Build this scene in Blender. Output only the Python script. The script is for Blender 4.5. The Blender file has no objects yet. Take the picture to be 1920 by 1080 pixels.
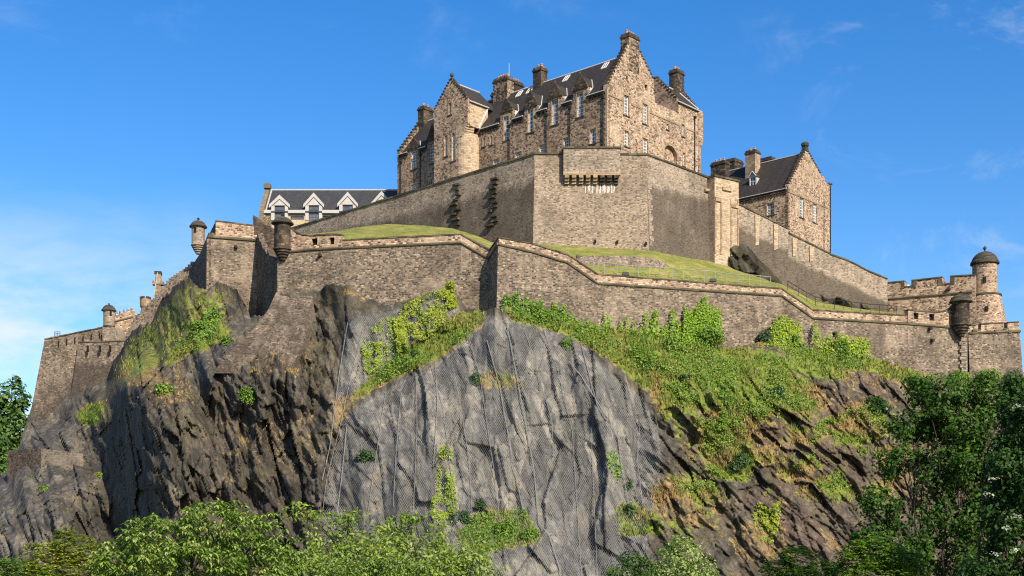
import bpy, math, random
import numpy as np
from mathutils import Vector, Matrix
from mathutils.geometry import tessellate_polygon

random.seed(7)
RNG = np.random.default_rng(7)
SC = bpy.context.scene
COL = SC.collection
R = math.radians

# ------------------------------------------------------------------ camera, sky, sun, exposure
F, HX, HY, CZ = 2400.0, 960.0, 1050.0, 8.0          # focal length in photo pixels, principal point, eye height
cam_d = bpy.data.cameras.new('camera')
cam_d.sensor_width = 36.0
cam_d.lens = 36.0 * F / 1920.0
cam_d.shift_y = (HY - 540.0) / 1920.0
cam_d.clip_start = 0.5
cam_d.clip_end = 6000.0
cam = bpy.data.objects.new('camera', cam_d)
COL.objects.link(cam)
cam.location = (0, 0, CZ)
cam.rotation_euler = (R(90), 0, 0)
SC.camera = cam

SUN_AZ, SUN_EL = 29.0, 35.0                            # degrees to the right behind the viewer, degrees up
sv = Vector((math.sin(R(SUN_AZ)) * math.cos(R(SUN_EL)), -math.cos(R(SUN_AZ)) * math.cos(R(SUN_EL)), math.sin(R(SUN_EL))))
sun_d = bpy.data.lights.new('sun', 'SUN')
sun_d.energy = 5.0
sun_d.angle = R(0.5)
sun_d.color = (1.0, 0.87, 0.69)
sun = bpy.data.objects.new('sun', sun_d)
COL.objects.link(sun)
sun.rotation_euler = sv.to_track_quat('Z', 'Y').to_euler()
sun.location = sv * 400

SC.view_settings.view_transform = 'Standard'
SC.view_settings.look = 'None'
SC.view_settings.gamma = 1.0
SC.view_settings.exposure = 0.72
SC.render.film_transparent = False
try:
    SC.cycles.max_bounces = 6
    SC.cycles.transparent_max_bounces = 12
    SC.cycles.diffuse_bounces = 3
    SC.cycles.use_denoising = False
    SC.cycles.filter_width = 1.15
    SC.cycles.sample_clamp_indirect = 4.0
except Exception:
    pass

world = bpy.data.worlds.new('World')
SC.world = world
world.use_nodes = True
wt = world.node_tree
wt.nodes.clear()
def wn(t, **kw):
    n = wt.nodes.new(t)
    for k, v in kw.items():
        setattr(n, k, v)
    return n
def wmath(op, a, b=None, clamp=False):
    n = wn('ShaderNodeMath', operation=op, use_clamp=clamp)
    for i, q in enumerate((a, b)):
        if q is None:
            continue
        if isinstance(q, (int, float)):
            n.inputs[i].default_value = q
        else:
            wt.links.new(q, n.inputs[i])
    return n.outputs[0]
sky = wn('ShaderNodeTexSky', sky_type='NISHITA')
sky.sun_disc = False
sky.sun_elevation = R(SUN_EL)
sky.sun_rotation = R(180 - SUN_AZ)
sky.altitude = 100
sky.air_density = 1.0
sky.dust_density = 0.9
sky.ozone_density = 2.6
tc = wn('ShaderNodeTexCoord')
sep = wn('ShaderNodeSeparateXYZ')
wt.links.new(tc.outputs['Generated'], sep.inputs[0])
def wnoise(scale, sc3, detail=7, rough=0.6, dist=0.0, loc=(0, 0, 0)):
    mp = wn('ShaderNodeMapping')
    mp.inputs['Scale'].default_value = sc3
    mp.inputs['Location'].default_value = loc
    wt.links.new(tc.outputs['Generated'], mp.inputs[0])
    n = wn('ShaderNodeTexNoise')
    n.inputs['Scale'].default_value = scale
    n.inputs['Detail'].default_value = detail
    n.inputs['Roughness'].default_value = rough
    n.inputs['Distortion'].default_value = dist
    wt.links.new(mp.outputs[0], n.inputs['Vector'])
    return n.outputs['Fac']
def wmap(v, a, b, c=0.0, d=1.0, smooth=True):
    n = wn('ShaderNodeMapRange')
    n.interpolation_type = 'SMOOTHSTEP' if smooth else 'LINEAR'
    wt.links.new(v, n.inputs[0])
    for i, q in enumerate((a, b, c, d)):
        n.inputs[i + 1].default_value = q
    return n.outputs[0]
X_, Z_ = sep.outputs['X'], sep.outputs['Z']
n1 = wnoise(5.5, (1, 1, 3.2), 8, 0.58, 0.25, (0.35, 0, 0.1))
low = wmath('MULTIPLY', wmap(n1, 0.36, 0.66), wmap(Z_, 0.285, 0.14))
low = wmath('MULTIPLY', low, wmap(X_, 0.05, -0.34))
n2 = wnoise(9.0, (1, 1, 1.8), 8, 0.66, 0.5, (3.1, 0, 1.7))
hi = wmath('MULTIPLY', wmap(n2, 0.50, 0.80), wmap(X_, 0.12, 0.30))
hi = wmath('MULTIPLY', hi, 0.42)
n3 = wnoise(7.0, (1, 1, 2.0), 7, 0.62, 0.4, (7.3, 2, 0.6))
mid = wmath('MULTIPLY', wmap(n3, 0.60, 0.88), 0.16)
cl = wmath('ADD', wmath('MULTIPLY', low, 0.95), wmath('ADD', hi, mid), True)
# sky colour, a little deeper and bluer, then thin cloud laid over it
hs = wn('ShaderNodeHueSaturation')
hs.inputs['Saturation'].default_value = 1.40
hs.inputs['Hue'].default_value = 0.507
hs.inputs['Value'].default_value = 1.27
wt.links.new(sky.outputs[0], hs.inputs['Color'])
mix = wn('ShaderNodeMix', data_type='RGBA')
wt.links.new(cl, mix.inputs[0])
wt.links.new(hs.outputs[0], mix.inputs[6])
mix.inputs[7].default_value = (6.0, 6.4, 6.8, 1)
bg = wn('ShaderNodeBackground')
bg.inputs['Strength'].default_value = 0.09
wt.links.new(mix.outputs[2], bg.inputs['Color'])
wo = wn('ShaderNodeOutputWorld')
wt.links.new(bg.outputs[0], wo.inputs[0])

# ------------------------------------------------------------------ from photo measurements to places
def P(px, py, D):
    return Vector(((px - HX) * D / F, D, CZ + (HY - py) * D / F))
def XY(px, D):
    return Vector(((px - HX) * D / F, D))
def zat(py, D):
    return CZ + (HY - py) * D / F

class Plane:
    """an upright wall plane; u runs along it, z is height"""
    def __init__(s, o, d):
        s.o = Vector(o); s.d = Vector(d).normalized()
        n = Vector((s.d.y, -s.d.x))
        if n.dot(-s.o) < 0:
            n = -n
        s.n = n
    @staticmethod
    def by(a, b):
        A, B = XY(*a), XY(*b)
        return Plane(A, B - A)
    def hit(s, px, py):
        r = Vector(((px - HX) / F, 1.0))
        t = s.o.dot(s.n) / r.dot(s.n)
        return ((r * t) - s.o).dot(s.d), CZ + (HY - py) / F * t
    def u(s, px):
        return s.hit(px, 0)[0]
    def rect(s, x0, y0, x1, y1):
        xm, ym = (x0 + x1) / 2, (y0 + y1) / 2
        us = sorted((s.hit(x0, ym)[0], s.hit(x1, ym)[0]))
        return us[0], s.hit(xm, y1)[1], us[1], s.hit(xm, y0)[1]
    def pt(s, u, z, off=0.0):
        q = s.o + s.d * u + s.n * off
        return Vector((q.x, q.y, z))

# ------------------------------------------------------------------ mesh building
ORG = {}
class MB:
    def __init__(s):
        s.v = []; s.f = []; s.uv = []; s.so = []; s.mi = []
    def poly(s, pts, mi=0, soot=0.0, uvs=None, face=None):
        pts = [Vector(p) for p in pts]
        n = Vector((0, 0, 0))
        for i in range(len(pts)):
            a, b = pts[i], pts[(i + 1) % len(pts)]
            n += Vector(((a.y - b.y) * (a.z + b.z), (a.z - b.z) * (a.x + b.x), (a.x - b.x) * (a.y + b.y)))
        if n.length < 1e-9:
            return
        n.normalize()
        sl = list(soot) if isinstance(soot, (list, tuple)) else [soot] * len(pts)
        if face is not None and n.dot(Vector(face)) < 0:
            pts.reverse(); n = -n; sl.reverse()
            if uvs: uvs = list(reversed(uvs))
        if uvs is None:
            if abs(n.z) > 0.95:
                t = Vector((1, 0, 0))
            else:
                t = Vector((-n.y, n.x, 0)).normalized()
            b = n.cross(t)
            uvs = [(p.dot(t), p.dot(b)) for p in pts]
        i0 = len(s.v)
        s.v += [tuple(p) for p in pts]
        s.f.append(tuple(range(i0, i0 + len(pts))))
        s.uv.append(uvs); s.so.append(sl); s.mi.append(mi)
    def hexa(s, b, t, mi=0, soot=0.0, bottom=True):
        """b, t: four bottom and four top points, same order round"""
        c = sum((Vector(p) for p in list(b) + list(t)), Vector()) / 8
        for q in ([t[0], t[1], t[2], t[3]],) + (([b[0], b[1], b[2], b[3]],) if bottom else ()) + \
                tuple([b[i], b[(i + 1) % 4], t[(i + 1) % 4], t[i]] for i in range(4)):
            m = sum((Vector(p) for p in q), Vector()) / 4
            s.poly(q, mi, soot, face=m - c)
    def box(s, c, ax, ay, hz, mi=0, soot=0.0, taper=1.0):
        """c centre of the bottom, ax/ay half vectors in plan, hz height"""
        c = Vector(c); ax = Vector((ax[0], ax[1], 0)); ay = Vector((ay[0], ay[1], 0)); h = Vector((0, 0, hz))
        b = [c - ax - ay, c + ax - ay, c + ax + ay, c - ax + ay]
        t = [c + h + (p - c) * taper for p in b]
        s.hexa(b, t, mi, soot)
    def tube(s, pts, r, n=6, mi=0, caps=True):
        pts = [Vector(p) for p in pts]
        rs = r if isinstance(r, (list, tuple)) else [r] * len(pts)
        rings = []
        up = None
        for i, p in enumerate(pts):
            d = (pts[min(i + 1, len(pts) - 1)] - pts[max(i - 1, 0)])
            if d.length < 1e-9: d = Vector((0, 0, 1))
            d.normalize()
            a = d.cross(Vector((0, 0, 1)) if abs(d.z) < 0.9 else Vector((1, 0, 0))).normalized()
            if up is not None:
                a = (up - d * up.dot(d))
                a = a.normalized() if a.length > 1e-6 else d.orthogonal().normalized()
            up = a
            b = d.cross(a)
            rings.append([p + (a * math.cos(2 * math.pi * k / n) + b * math.sin(2 * math.pi * k / n)) * rs[i] for k in range(n)])
        for i in range(len(rings) - 1):
            for k in range(n):
                q = [rings[i][k], rings[i][(k + 1) % n], rings[i + 1][(k + 1) % n], rings[i + 1][k]]
                s.poly(q, mi, face=sum(q, Vector()) / 4 - (pts[i] + pts[i + 1]) / 2)
        if caps:
            s.poly(rings[0], mi, face=pts[0] - pts[1]); s.poly(rings[-1], mi, face=pts[-1] - pts[-2])
    def lathe(s, c, prof, n=24, mi=0, a0=0.0, a1=2 * math.pi, soot=0.0):
        c = Vector(c)
        for i in range(len(prof) - 1):
            (r0, z0), (r1, z1) = prof[i], prof[i + 1]
            for k in range(n):
                t0, t1 = a0 + (a1 - a0) * k / n, a0 + (a1 - a0) * (k + 1) / n
                q = []; uv = []
                rm = max(r0, r1)
                for (r_, z_, t_) in ((r0, z0, t0), (r0, z0, t1), (r1, z1, t1), (r1, z1, t0)):
                    q.append(c + Vector((r_ * math.cos(t_), r_ * math.sin(t_), z_)))
                    uv.append((t_ * rm, c.z + z_ + abs(r_ - r0) * (0 if r_ == r0 else 1)))
                if r0 < 1e-6: q = [q[0], q[2], q[3]]; uv = [uv[0], uv[2], uv[3]]
                elif r1 < 1e-6: q = q[:3]; uv = uv[:3]
                tm = (t0 + t1) / 2
                dr, dz = r1 - r0, z1 - z0
                nr, nz = dz, -dr
                s.poly(q, mi, soot, uv, face=Vector((math.cos(tm) * nr, math.sin(tm) * nr, nz)))
    def slab(s, pl, outline, holes=(), depth=0.5, off=0.0, mi=0, soot=None, back=True, rmi=None):
        """a wall piece on plane pl with a (u,z) outline and openings, depth metres thick"""
        loops = [list(outline)] + [list(h) for h in holes]
        n3 = Vector((pl.n.x, pl.n.y, 0))
        tri = tessellate_polygon([[Vector((u, z, 0)) for u, z in lp] for lp in loops])
        flat = [q for lp in loops for q in lp]
        sf = soot if soot else (lambda u, z: 0.0)
        for t in tri:
            pts = [pl.pt(*flat[i], off) for i in t]
            s.poly(pts, mi, [sf(*flat[i]) for i in t], face=n3)
            if back:
                s.poly([pl.pt(*flat[i], off - depth) for i in t], mi, face=-n3)
        for li, lp in enumerate(loops):
            ar = sum(lp[i][0] * lp[(i + 1) % len(lp)][1] - lp[(i + 1) % len(lp)][0] * lp[i][1] for i in range(len(lp)))
            for i in range(len(lp)):
                (u0, z0), (u1, z1) = lp[i], lp[(i + 1) % len(lp)]
                nu, nz = (z1 - z0), -(u1 - u0)
                if ar < 0: nu, nz = -nu, -nz
                if li: nu, nz = -nu, -nz
                fc = Vector((pl.d.x * nu, pl.d.y * nu, nz))
                s.poly([pl.pt(u0, z0, off), pl.pt(u1, z1, off), pl.pt(u1, z1, off - depth), pl.pt(u0, z0, off - depth)],
                       (rmi if (rmi is not None and li) else mi), face=fc)
    def build(s, name, mats, parent=None, base=None, smooth=False):
        me = bpy.data.meshes.new(name)
        if parent is not None:
            o = ORG[parent.name]
        else:
            if base is None:
                a = np.array(s.v); base = (a[:, 0].mean(), a[:, 1].mean(), a[:, 2].min())
            o = Vector(base)
        v = [(p[0] - o.x, p[1] - o.y, p[2] - o.z) for p in s.v]
        me.from_pydata(v, [], s.f)
        ul = me.uv_layers.new(name='UVMap')
        ul.data.foreach_set('uv', [c for uv in s.uv for q in uv for c in q])
        at = me.attributes.new('soot', 'FLOAT', 'CORNER')
        at.data.foreach_set('value', [float(c) for q in s.so for c in q])
        for m in (mats if isinstance(mats, (list, tuple)) else [mats]):
            me.materials.append(m)
        me.polygons.foreach_set('material_index', s.mi)
        if smooth:
            me.polygons.foreach_set('use_smooth', [True] * len(s.f))
        me.update()
        ob = bpy.data.objects.new(name, me)
        COL.objects.link(ob)
        if parent is not None:
            ob.parent = parent
        else:
            ob.location = o
        ORG[ob.name] = o
        return ob

def np_mesh(name, verts, faces, mat, parent=None, base=None, attrs=None, smooth=False, uv=None):
    """fast mesh from numpy arrays, all faces with the same number of corners"""
    verts = np.asarray(verts, dtype=np.float64); faces = np.asarray(faces, dtype=np.int32)
    o = ORG[parent.name] if parent is not None else (Vector(base) if base is not None else Vector((verts[:, 0].mean(), verts[:, 1].mean(), verts[:, 2].min())))
    vv = (verts - np.array(o)[None]).astype(np.float32)
    me = bpy.data.meshes.new(name)
    k = faces.shape[1]
    me.vertices.add(len(vv)); me.vertices.foreach_set('co', vv.ravel())
    me.loops.add(faces.size); me.loops.foreach_set('vertex_index', faces.ravel())
    me.polygons.add(len(faces)); me.polygons.foreach_set('loop_start', np.arange(0, faces.size, k, dtype=np.int32))
    if smooth:
        me.polygons.foreach_set('use_smooth', np.ones(len(faces), dtype=bool))
    me.update(calc_edges=True)
    for an, av in (attrs or {}).items():
        a = me.attributes.new(an, 'FLOAT', 'POINT')
        a.data.foreach_set('value', np.asarray(av, dtype=np.float32).ravel())
    me.materials.append(mat)
    ob = bpy.data.objects.new(name, me)
    COL.objects.link(ob)
    if parent is not None: ob.parent = parent
    else: ob.location = o
    ORG[ob.name] = o
    return ob

def tag(o, label, cat, group=None):
    o['label'] = label; o['category'] = cat
    if group: o['group'] = group
    return o
def thing(name, label, cat, base, group=None):
    o = bpy.data.objects.new(name, None)
    COL.objects.link(o)
    o.empty_display_size = 0.5
    o.location = Vector(base)
    ORG[o.name] = Vector(base)
    return tag(o, label, cat, group)
def setting(o, kind='structure'):
    o['kind'] = kind
    return o

# ------------------------------------------------------------------ numpy noise
def _h(ix, iy, seed):
    n = (ix.astype(np.int64) * 374761393 + iy.astype(np.int64) * 668265263 + seed * 974634777) & 0xFFFFFFFF
    n = ((n ^ (n >> 13)) * 1274126177) & 0xFFFFFFFF
    n = ((n ^ (n >> 16)) * 2246822519) & 0xFFFFFFFF
    return ((n ^ (n >> 15)) & 0xFFFFFF) / float(0xFFFFFF)
def vnoise(x, y, seed=0):
    ix, iy = np.floor(x), np.floor(y)
    fx, fy = x - ix, y - iy
    fx = fx * fx * (3 - 2 * fx); fy = fy * fy * (3 - 2 * fy)
    a, b = _h(ix, iy, seed), _h(ix + 1, iy, seed)
    c, d = _h(ix, iy + 1, seed), _h(ix + 1, iy + 1, seed)
    return (a + (b - a) * fx) * (1 - fy) + (c + (d - c) * fx) * fy
def fbm(x, y, seed=0, oct=4, gain=0.5):
    s, a, t = 0.0, 1.0, 0.0
    for i in range(oct):
        s = s + a * vnoise(x * 2 ** i + i * 17.3, y * 2 ** i - i * 9.1, seed + i * 31)
        t += a; a *= gain
    return s / t
def voro(x, y, seed=0, jit=0.85):
    ix, iy = np.floor(x), np.floor(y)
    best = np.full(x.shape, 1e9); sec = np.full(x.shape, 1e9)
    bx = np.zeros(x.shape); by = np.zeros(x.shape); dx_ = np.zeros(x.shape); dy_ = np.zeros(x.shape)
    for i in (-1, 0, 1):
        for j in (-1, 0, 1):
            cx, cy = ix + i, iy + j
            qx = cx + 0.5 + (_h(cx, cy, seed) - 0.5) * jit
            qy = cy + 0.5 + (_h(cx, cy, seed + 1) - 0.5) * jit
            dx, dy = x - qx, y - qy
            d = dx * dx + dy * dy
            m = d < best
            sec = np.where(m, best, np.minimum(sec, d))
            best = np.where(m, d, best)
            bx = np.where(m, cx, bx); by = np.where(m, cy, by)
            dx_ = np.where(m, dx, dx_); dy_ = np.where(m, dy, dy_)
    return bx, by, dx_, dy_, np.sqrt(sec) - np.sqrt(best)
def inpoly(x, y, poly):
    r = np.zeros(np.shape(x), dtype=bool)
    n = len(poly)
    for i in range(n):
        x0, y0 = poly[i]; x1, y1 = poly[(i + 1) % n]
        if y0 == y1: continue
        c = ((y0 > y) != (y1 > y)) & (x < (x1 - x0) * (y - y0) / (y1 - y0) + x0)
        r ^= c
    return r
def blur(a, r, it=2):
    for _ in range(it):
        for ax in (0, 1):
            p = np.pad(a, [(r + 1, r) if k == ax else (0, 0) for k in (0, 1)], mode='edge')
            c = np.cumsum(p, axis=ax)
            n = a.shape[ax]
            hi_ = np.take(c, np.arange(2 * r + 1, 2 * r + 1 + n), axis=ax)
            lo_ = np.take(c, np.arange(0, n), axis=ax)
            a = (hi_ - lo_) / (2 * r + 1)
    return a
# ------------------------------------------------------------------ materials
class NT:
    def __init__(s, name):
        s.m = bpy.data.materials.new(name)
        s.m.use_nodes = True
        s.t = s.m.node_tree
        s.t.nodes.clear()
        s.out = s.n('ShaderNodeOutputMaterial')
        s.p = s.n('ShaderNodeBsdfPrincipled')
        s.l(s.p.outputs[0], s.out.inputs[0])
        s.p.inputs['Specular IOR Level'].default_value = 0.2
    def n(s, t, **kw):
        q = s.t.nodes.new(t)
        for k, v in kw.items(): setattr(q, k, v)
        return q
    def l(s, a, b): s.t.links.new(a, b)
    def put(s, sock, v):
        if hasattr(v, 'is_linked') or hasattr(v, 'links'): s.l(v, sock)
        else: sock.default_value = v
    def math(s, op, a, b=0.0, clamp=False):
        q = s.n('ShaderNodeMath', operation=op, use_clamp=clamp)
        s.put(q.inputs[0], a); s.put(q.inputs[1], b)
        return q.outputs[0]
    def mr(s, v, a, b, c=0.0, d=1.0, smooth=True):
        q = s.n('ShaderNodeMapRange')
        q.interpolation_type = 'SMOOTHSTEP' if smooth else 'LINEAR'
        s.put(q.inputs[0], v)
        for i, k in enumerate((a, b, c, d)): q.inputs[i + 1].default_value = k
        return q.outputs[0]
    def mix(s, f, a, b, mode='MIX'):
        q = s.n('ShaderNodeMix', data_type='RGBA', blend_type=mode)
        s.put(q.inputs[0], f)
        for i, k in ((6, a), (7, b)):
            if isinstance(k, (tuple, list)): q.inputs[i].default_value = (*k[:3], 1)
            else: s.l(k, q.inputs[i])
        return q.outputs[2]
    def ramp(s, v, stops, interp='LINEAR'):
        q = s.n('ShaderNodeValToRGB')
        q.color_ramp.interpolation = interp
        e = q.color_ramp.elements
        while len(e) < len(stops): e.new(0.5)
        for i, (p, c) in enumerate(stops):
            e[i].position = p; e[i].color = (*c, 1)
        s.put(q.inputs[0], v)
        return q.outputs[0]
    def map(s, vec, scale=(1, 1, 1), rot=(0, 0, 0), loc=(0, 0, 0)):
        q = s.n('ShaderNodeMapping')
        q.inputs['Scale'].default_value = scale; q.inputs['Rotation'].default_value = rot; q.inputs['Location'].default_value = loc
        s.l(vec, q.inputs[0])
        return q.outputs[0]
    def noise(s, vec, scale, detail=5, rough=0.6, dist=0.0, col=False):
        q = s.n('ShaderNodeTexNoise')
        q.inputs['Scale'].default_value = scale; q.inputs['Detail'].default_value = detail
        q.inputs['Roughness'].default_value = rough; q.inputs['Distortion'].default_value = dist
        s.l(vec, q.inputs['Vector'])
        return q.outputs['Color' if col else 'Fac']
    def uv(s): return s.n('ShaderNodeUVMap', uv_map='UVMap').outputs[0]
    def obj(s): return s.n('ShaderNodeTexCoord').outputs['Object']
    def pos(s): return s.n('ShaderNodeNewGeometry').outputs['Position']
    def attr(s, name): return s.n('ShaderNodeAttribute', attribute_name=name).outputs['Fac']
    def vadd(s, a, b, k):
        q = s.n('ShaderNodeVectorMath', operation='MULTIPLY_ADD')
        s.l(b, q.inputs[0]); q.inputs[1].default_value = (k, k, k); s.l(a, q.inputs[2])
        return q.outputs[0]
    def bump(s, h, strength=0.5, dist=0.1):
        q = s.n('ShaderNodeBump')
        q.inputs['Strength'].default_value = strength; q.inputs['Distance'].default_value = dist
        s.l(h, q.inputs['Height']); s.l(q.outputs[0], s.p.inputs['Normal'])
        return q
    def base(s, c, rough=0.9):
        if isinstance(c, (tuple, list)): s.p.inputs['Base Color'].default_value = (*c, 1)
        else: s.l(c, s.p.inputs['Base Color'])
        s.p.inputs['Roughness'].default_value = rough
        return s.m

def masonry(name, stops, bw=0.7, bh=0.34, mortar=(0.3, 0.27, 0.22), msize=0.035, warp=0.12, streak=0.5, patch=0.5,
            dark=(0.05, 0.042, 0.035), tint=None, lich=0.0, mort_mix=0.8, blackspots=0.0):
    t = NT(name)
    uv = t.uv()
    nz = t.noise(uv, 1.3, 3, 0.6, col=True)
    q = t.n('ShaderNodeVectorMath', operation='SUBTRACT'); t.l(nz, q.inputs[0]); q.inputs[1].default_value = (0.5, 0.5, 0.5)
    w = t.vadd(uv, q.outputs[0], warp * 2.0)
    br = t.n('ShaderNodeTexBrick', offset=0.45, offset_frequency=2, squash=0.72, squash_frequency=3)
    br.inputs['Color1'].default_value = (0, 0, 0, 1); br.inputs['Color2'].default_value = (1, 1, 1, 1)
    br.inputs['Mortar'].default_value = (0.5, 0.5, 0.5, 1)
    br.inputs['Scale'].default_value = 1.0
    br.inputs['Mortar Size'].default_value = msize; br.inputs['Mortar Smooth'].default_value = 0.5
    br.inputs['Brick Width'].default_value = bw; br.inputs['Row Height'].default_value = bh
    t.l(w, br.inputs['Vector'])
    rnd = t.math('ADD', t.math('MULTIPLY', br.outputs['Color'], 0.95), t.math('MULTIPLY', t.math('SUBTRACT', t.noise(uv, 0.9, 4, 0.7), 0.45), 0.55))
    c = t.ramp(rnd, stops)
    if blackspots:
        bs = t.mr(t.noise(uv, 1.9, 3, 0.75), 0.62, 0.70)
        c = t.mix(t.math('MULTIPLY', bs, blackspots), c, dark)
    c = t.mix(t.math('MULTIPLY', br.outputs['Fac'], mort_mix), c, mortar)
    # mottling inside each stone
    f1 = t.noise(uv, 7.0, 4, 0.7)
    c = t.mix(0.75, c, t.ramp(f1, [(0.25, (0.62, 0.62, 0.62)), (0.75, (1.3, 1.3, 1.3))]), 'MULTIPLY')
    # weathering: broad patches, rain streaks
    lp_ = t.mr(t.noise(t.map(uv, loc=(7, 3, 0)), 0.22, 5, 0.6, 0.6), 0.52, 0.66)
    c = t.mix(t.math('MULTIPLY', lp_, 0.45), c, tuple(k * 0.95 for k in stops[-1][1]))
    pa = t.mr(t.noise(uv, 0.16, 6, 0.62, 0.4), 0.42, 0.70)
    c = t.mix(t.math('MULTIPLY', pa, patch), c, dark)
    st = t.mr(t.noise(t.map(uv, (1.1, 0.10, 1)), 1.0, 5, 0.65), 0.50, 0.74)
    c = t.mix(t.math('MULTIPLY', st, streak), c, dark)
    so = t.attr('soot')  # darkening mask: stained wall feet, plus painted shade on the crenellated wall
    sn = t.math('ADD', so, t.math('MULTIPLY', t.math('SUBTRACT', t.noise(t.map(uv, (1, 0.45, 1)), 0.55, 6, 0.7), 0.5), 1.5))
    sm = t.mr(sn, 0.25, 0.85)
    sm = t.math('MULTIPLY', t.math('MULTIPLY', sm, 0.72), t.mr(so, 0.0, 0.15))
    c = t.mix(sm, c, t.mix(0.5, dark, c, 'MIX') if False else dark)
    if lich:
        lm = t.mr(t.noise(uv, 0.8, 5, 0.7), 0.6, 0.7)
        c = t.mix(t.math('MULTIPLY', lm, lich), c, (0.11, 0.10, 0.035))
    if tint: c = t.mix(1.0, c, tint, 'MULTIPLY')
    hgt = t.math('ADD', t.math('MULTIPLY', t.math('SUBTRACT', 1.0, br.outputs['Fac']), 0.6),
                 t.math('ADD', t.math('MULTIPLY', f1, 0.35), t.math('MULTIPLY', br.outputs['Color'], 0.4)))
    t.bump(hgt, 0.75, 0.09)
    return t.base(c, 0.92)

TAN = [(0.0, (0.030, 0.026, 0.023)), (0.20, (0.10, 0.072, 0.05)), (0.40, (0.27, 0.185, 0.12)), (0.55, (0.335, 0.235, 0.165)), (0.70, (0.33, 0.215, 0.17)), (0.84, (0.42, 0.32, 0.22)), (1.0, (0.50, 0.40, 0.29))]
BRN = [(0.0, (0.032, 0.029, 0.026)), (0.26, (0.085, 0.069, 0.053)), (0.50, (0.155, 0.123, 0.092)), (0.70, (0.19, 0.137, 0.105)), (0.86, (0.245, 0.197, 0.148)), (1.0, (0.34, 0.275, 0.205))]
GRY = [(0.0, (0.075, 0.066, 0.055)), (0.30, (0.16, 0.135, 0.105)), (0.60, (0.24, 0.20, 0.155)), (1.0, (0.34, 0.28, 0.215))]
LGT = [(0.0, (0.09, 0.075, 0.06)), (0.25, (0.22, 0.18, 0.135)), (0.6, (0.36, 0.285, 0.205)), (1.0, (0.46, 0.37, 0.27))]

TAN, BRN, GRY, LGT = [[(p, (min(.62, c[0] * f * 1.0), min(.6, c[1] * f), min(.6, c[2] * f * (1.06 if f == .88 else 1.0)))) for p, c in q] for q, f in ((TAN, 1.12), (BRN, 1.1), (GRY, 0.95), (LGT, 0.88))]
M = {}
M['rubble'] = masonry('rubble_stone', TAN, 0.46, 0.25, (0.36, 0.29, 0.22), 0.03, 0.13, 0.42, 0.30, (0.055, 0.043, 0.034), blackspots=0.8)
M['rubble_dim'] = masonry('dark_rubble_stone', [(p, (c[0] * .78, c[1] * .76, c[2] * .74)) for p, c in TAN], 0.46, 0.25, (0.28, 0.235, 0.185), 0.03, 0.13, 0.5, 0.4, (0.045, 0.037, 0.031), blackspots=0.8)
M['rampart'] = masonry('rampart_stone', BRN, 0.44, 0.24, (0.25, 0.21, 0.16), 0.032, 0.17, 0.45, 0.55, (0.038, 0.031, 0.025), lich=0.25, blackspots=0.5)
M['rampart_hi'] = masonry('upper_rampart_stone', LGT, 0.44, 0.23, (0.32, 0.28, 0.22), 0.035, 0.13, 0.50, 0.45, (0.046, 0.038, 0.03), blackspots=0.65)
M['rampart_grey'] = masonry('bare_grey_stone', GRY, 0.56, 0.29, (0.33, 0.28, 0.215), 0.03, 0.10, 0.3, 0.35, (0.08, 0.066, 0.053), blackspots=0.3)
M['dark_wall'] = masonry('dark_stone', [(p, (c[0] * .62, c[1] * .6, c[2] * .58)) for p, c in BRN], 0.52, 0.28, (0.14, 0.115, 0.09), 0.03, 0.12, 0.5, 0.55, (0.035, 0.03, 0.026), lich=0.3)  # darker rampart stone; on the flanks, shade is put into its colour
M['parapet'] = masonry('parapet_stone', TAN, 0.5, 0.26, (0.33, 0.27, 0.2), 0.035, 0.13, 0.45, 0.35, (0.06, 0.05, 0.042), blackspots=0.6)
M['ashlar'] = masonry('dressed_stone', [(0.0, (0.20, 0.145, 0.095)), (0.5, (0.32, 0.235, 0.155)), (1.0, (0.42, 0.32, 0.22))], 1.1, 0.5, (0.26, 0.2, 0.14), 0.02, 0.03, 0.5, 0.45, (0.075, 0.058, 0.045))
M['ashlar_pale'] = masonry('pale_dressed_stone', [(0.0, (0.24, 0.18, 0.125)), (0.3, (0.38, 0.29, 0.20)), (1.0, (0.52, 0.41, 0.29))], 0.62, 0.3, (0.36, 0.29, 0.21), 0.02, 0.05, 0.35, 0.25, (0.12, 0.09, 0.065), blackspots=0.25)
M['chimney'] = masonry('sooty_chimney_stone', [(0.0, (0.025, 0.022, 0.02)), (0.4, (0.07, 0.055, 0.042)), (0.6, (0.20, 0.15, 0.10)), (1.0, (0.36, 0.27, 0.19))], 0.5, 0.3, (0.12, 0.095, 0.07), 0.02, 0.05, 0.5, 0.5, (0.03, 0.026, 0.023), blackspots=0.6)
M['ashlar_dark'] = masonry('sooty_dressed_stone', [(0.0, (0.022, 0.019, 0.017)), (0.6, (0.048, 0.039, 0.031)), (0.85, (0.09, 0.07, 0.05)), (1.0, (0.19, 0.14, 0.095))], 0.6, 0.32, (0.05, 0.04, 0.033), 0.02, 0.04, 0.6, 0.6, (0.03, 0.026, 0.023))
M['coping'] = masonry('mossy_coping_stone', [(0.0, (0.045, 0.04, 0.03)), (0.6, (0.085, 0.075, 0.05)), (1.0, (0.15, 0.13, 0.085))], 1.4, 0.8, (0.05, 0.045, 0.035), 0.02, 0.05, 0.4, 0.5, (0.03, 0.027, 0.022), lich=0.6)
M['string'] = masonry('string_course_stone', [(0.0, (0.06, 0.052, 0.036)), (0.6, (0.11, 0.095, 0.06)), (1.0, (0.17, 0.14, 0.09))], 1.6, 0.8, (0.06, 0.05, 0.04), 0.02, 0.04, 0.4, 0.4, (0.04, 0.034, 0.026), lich=0.5)
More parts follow.
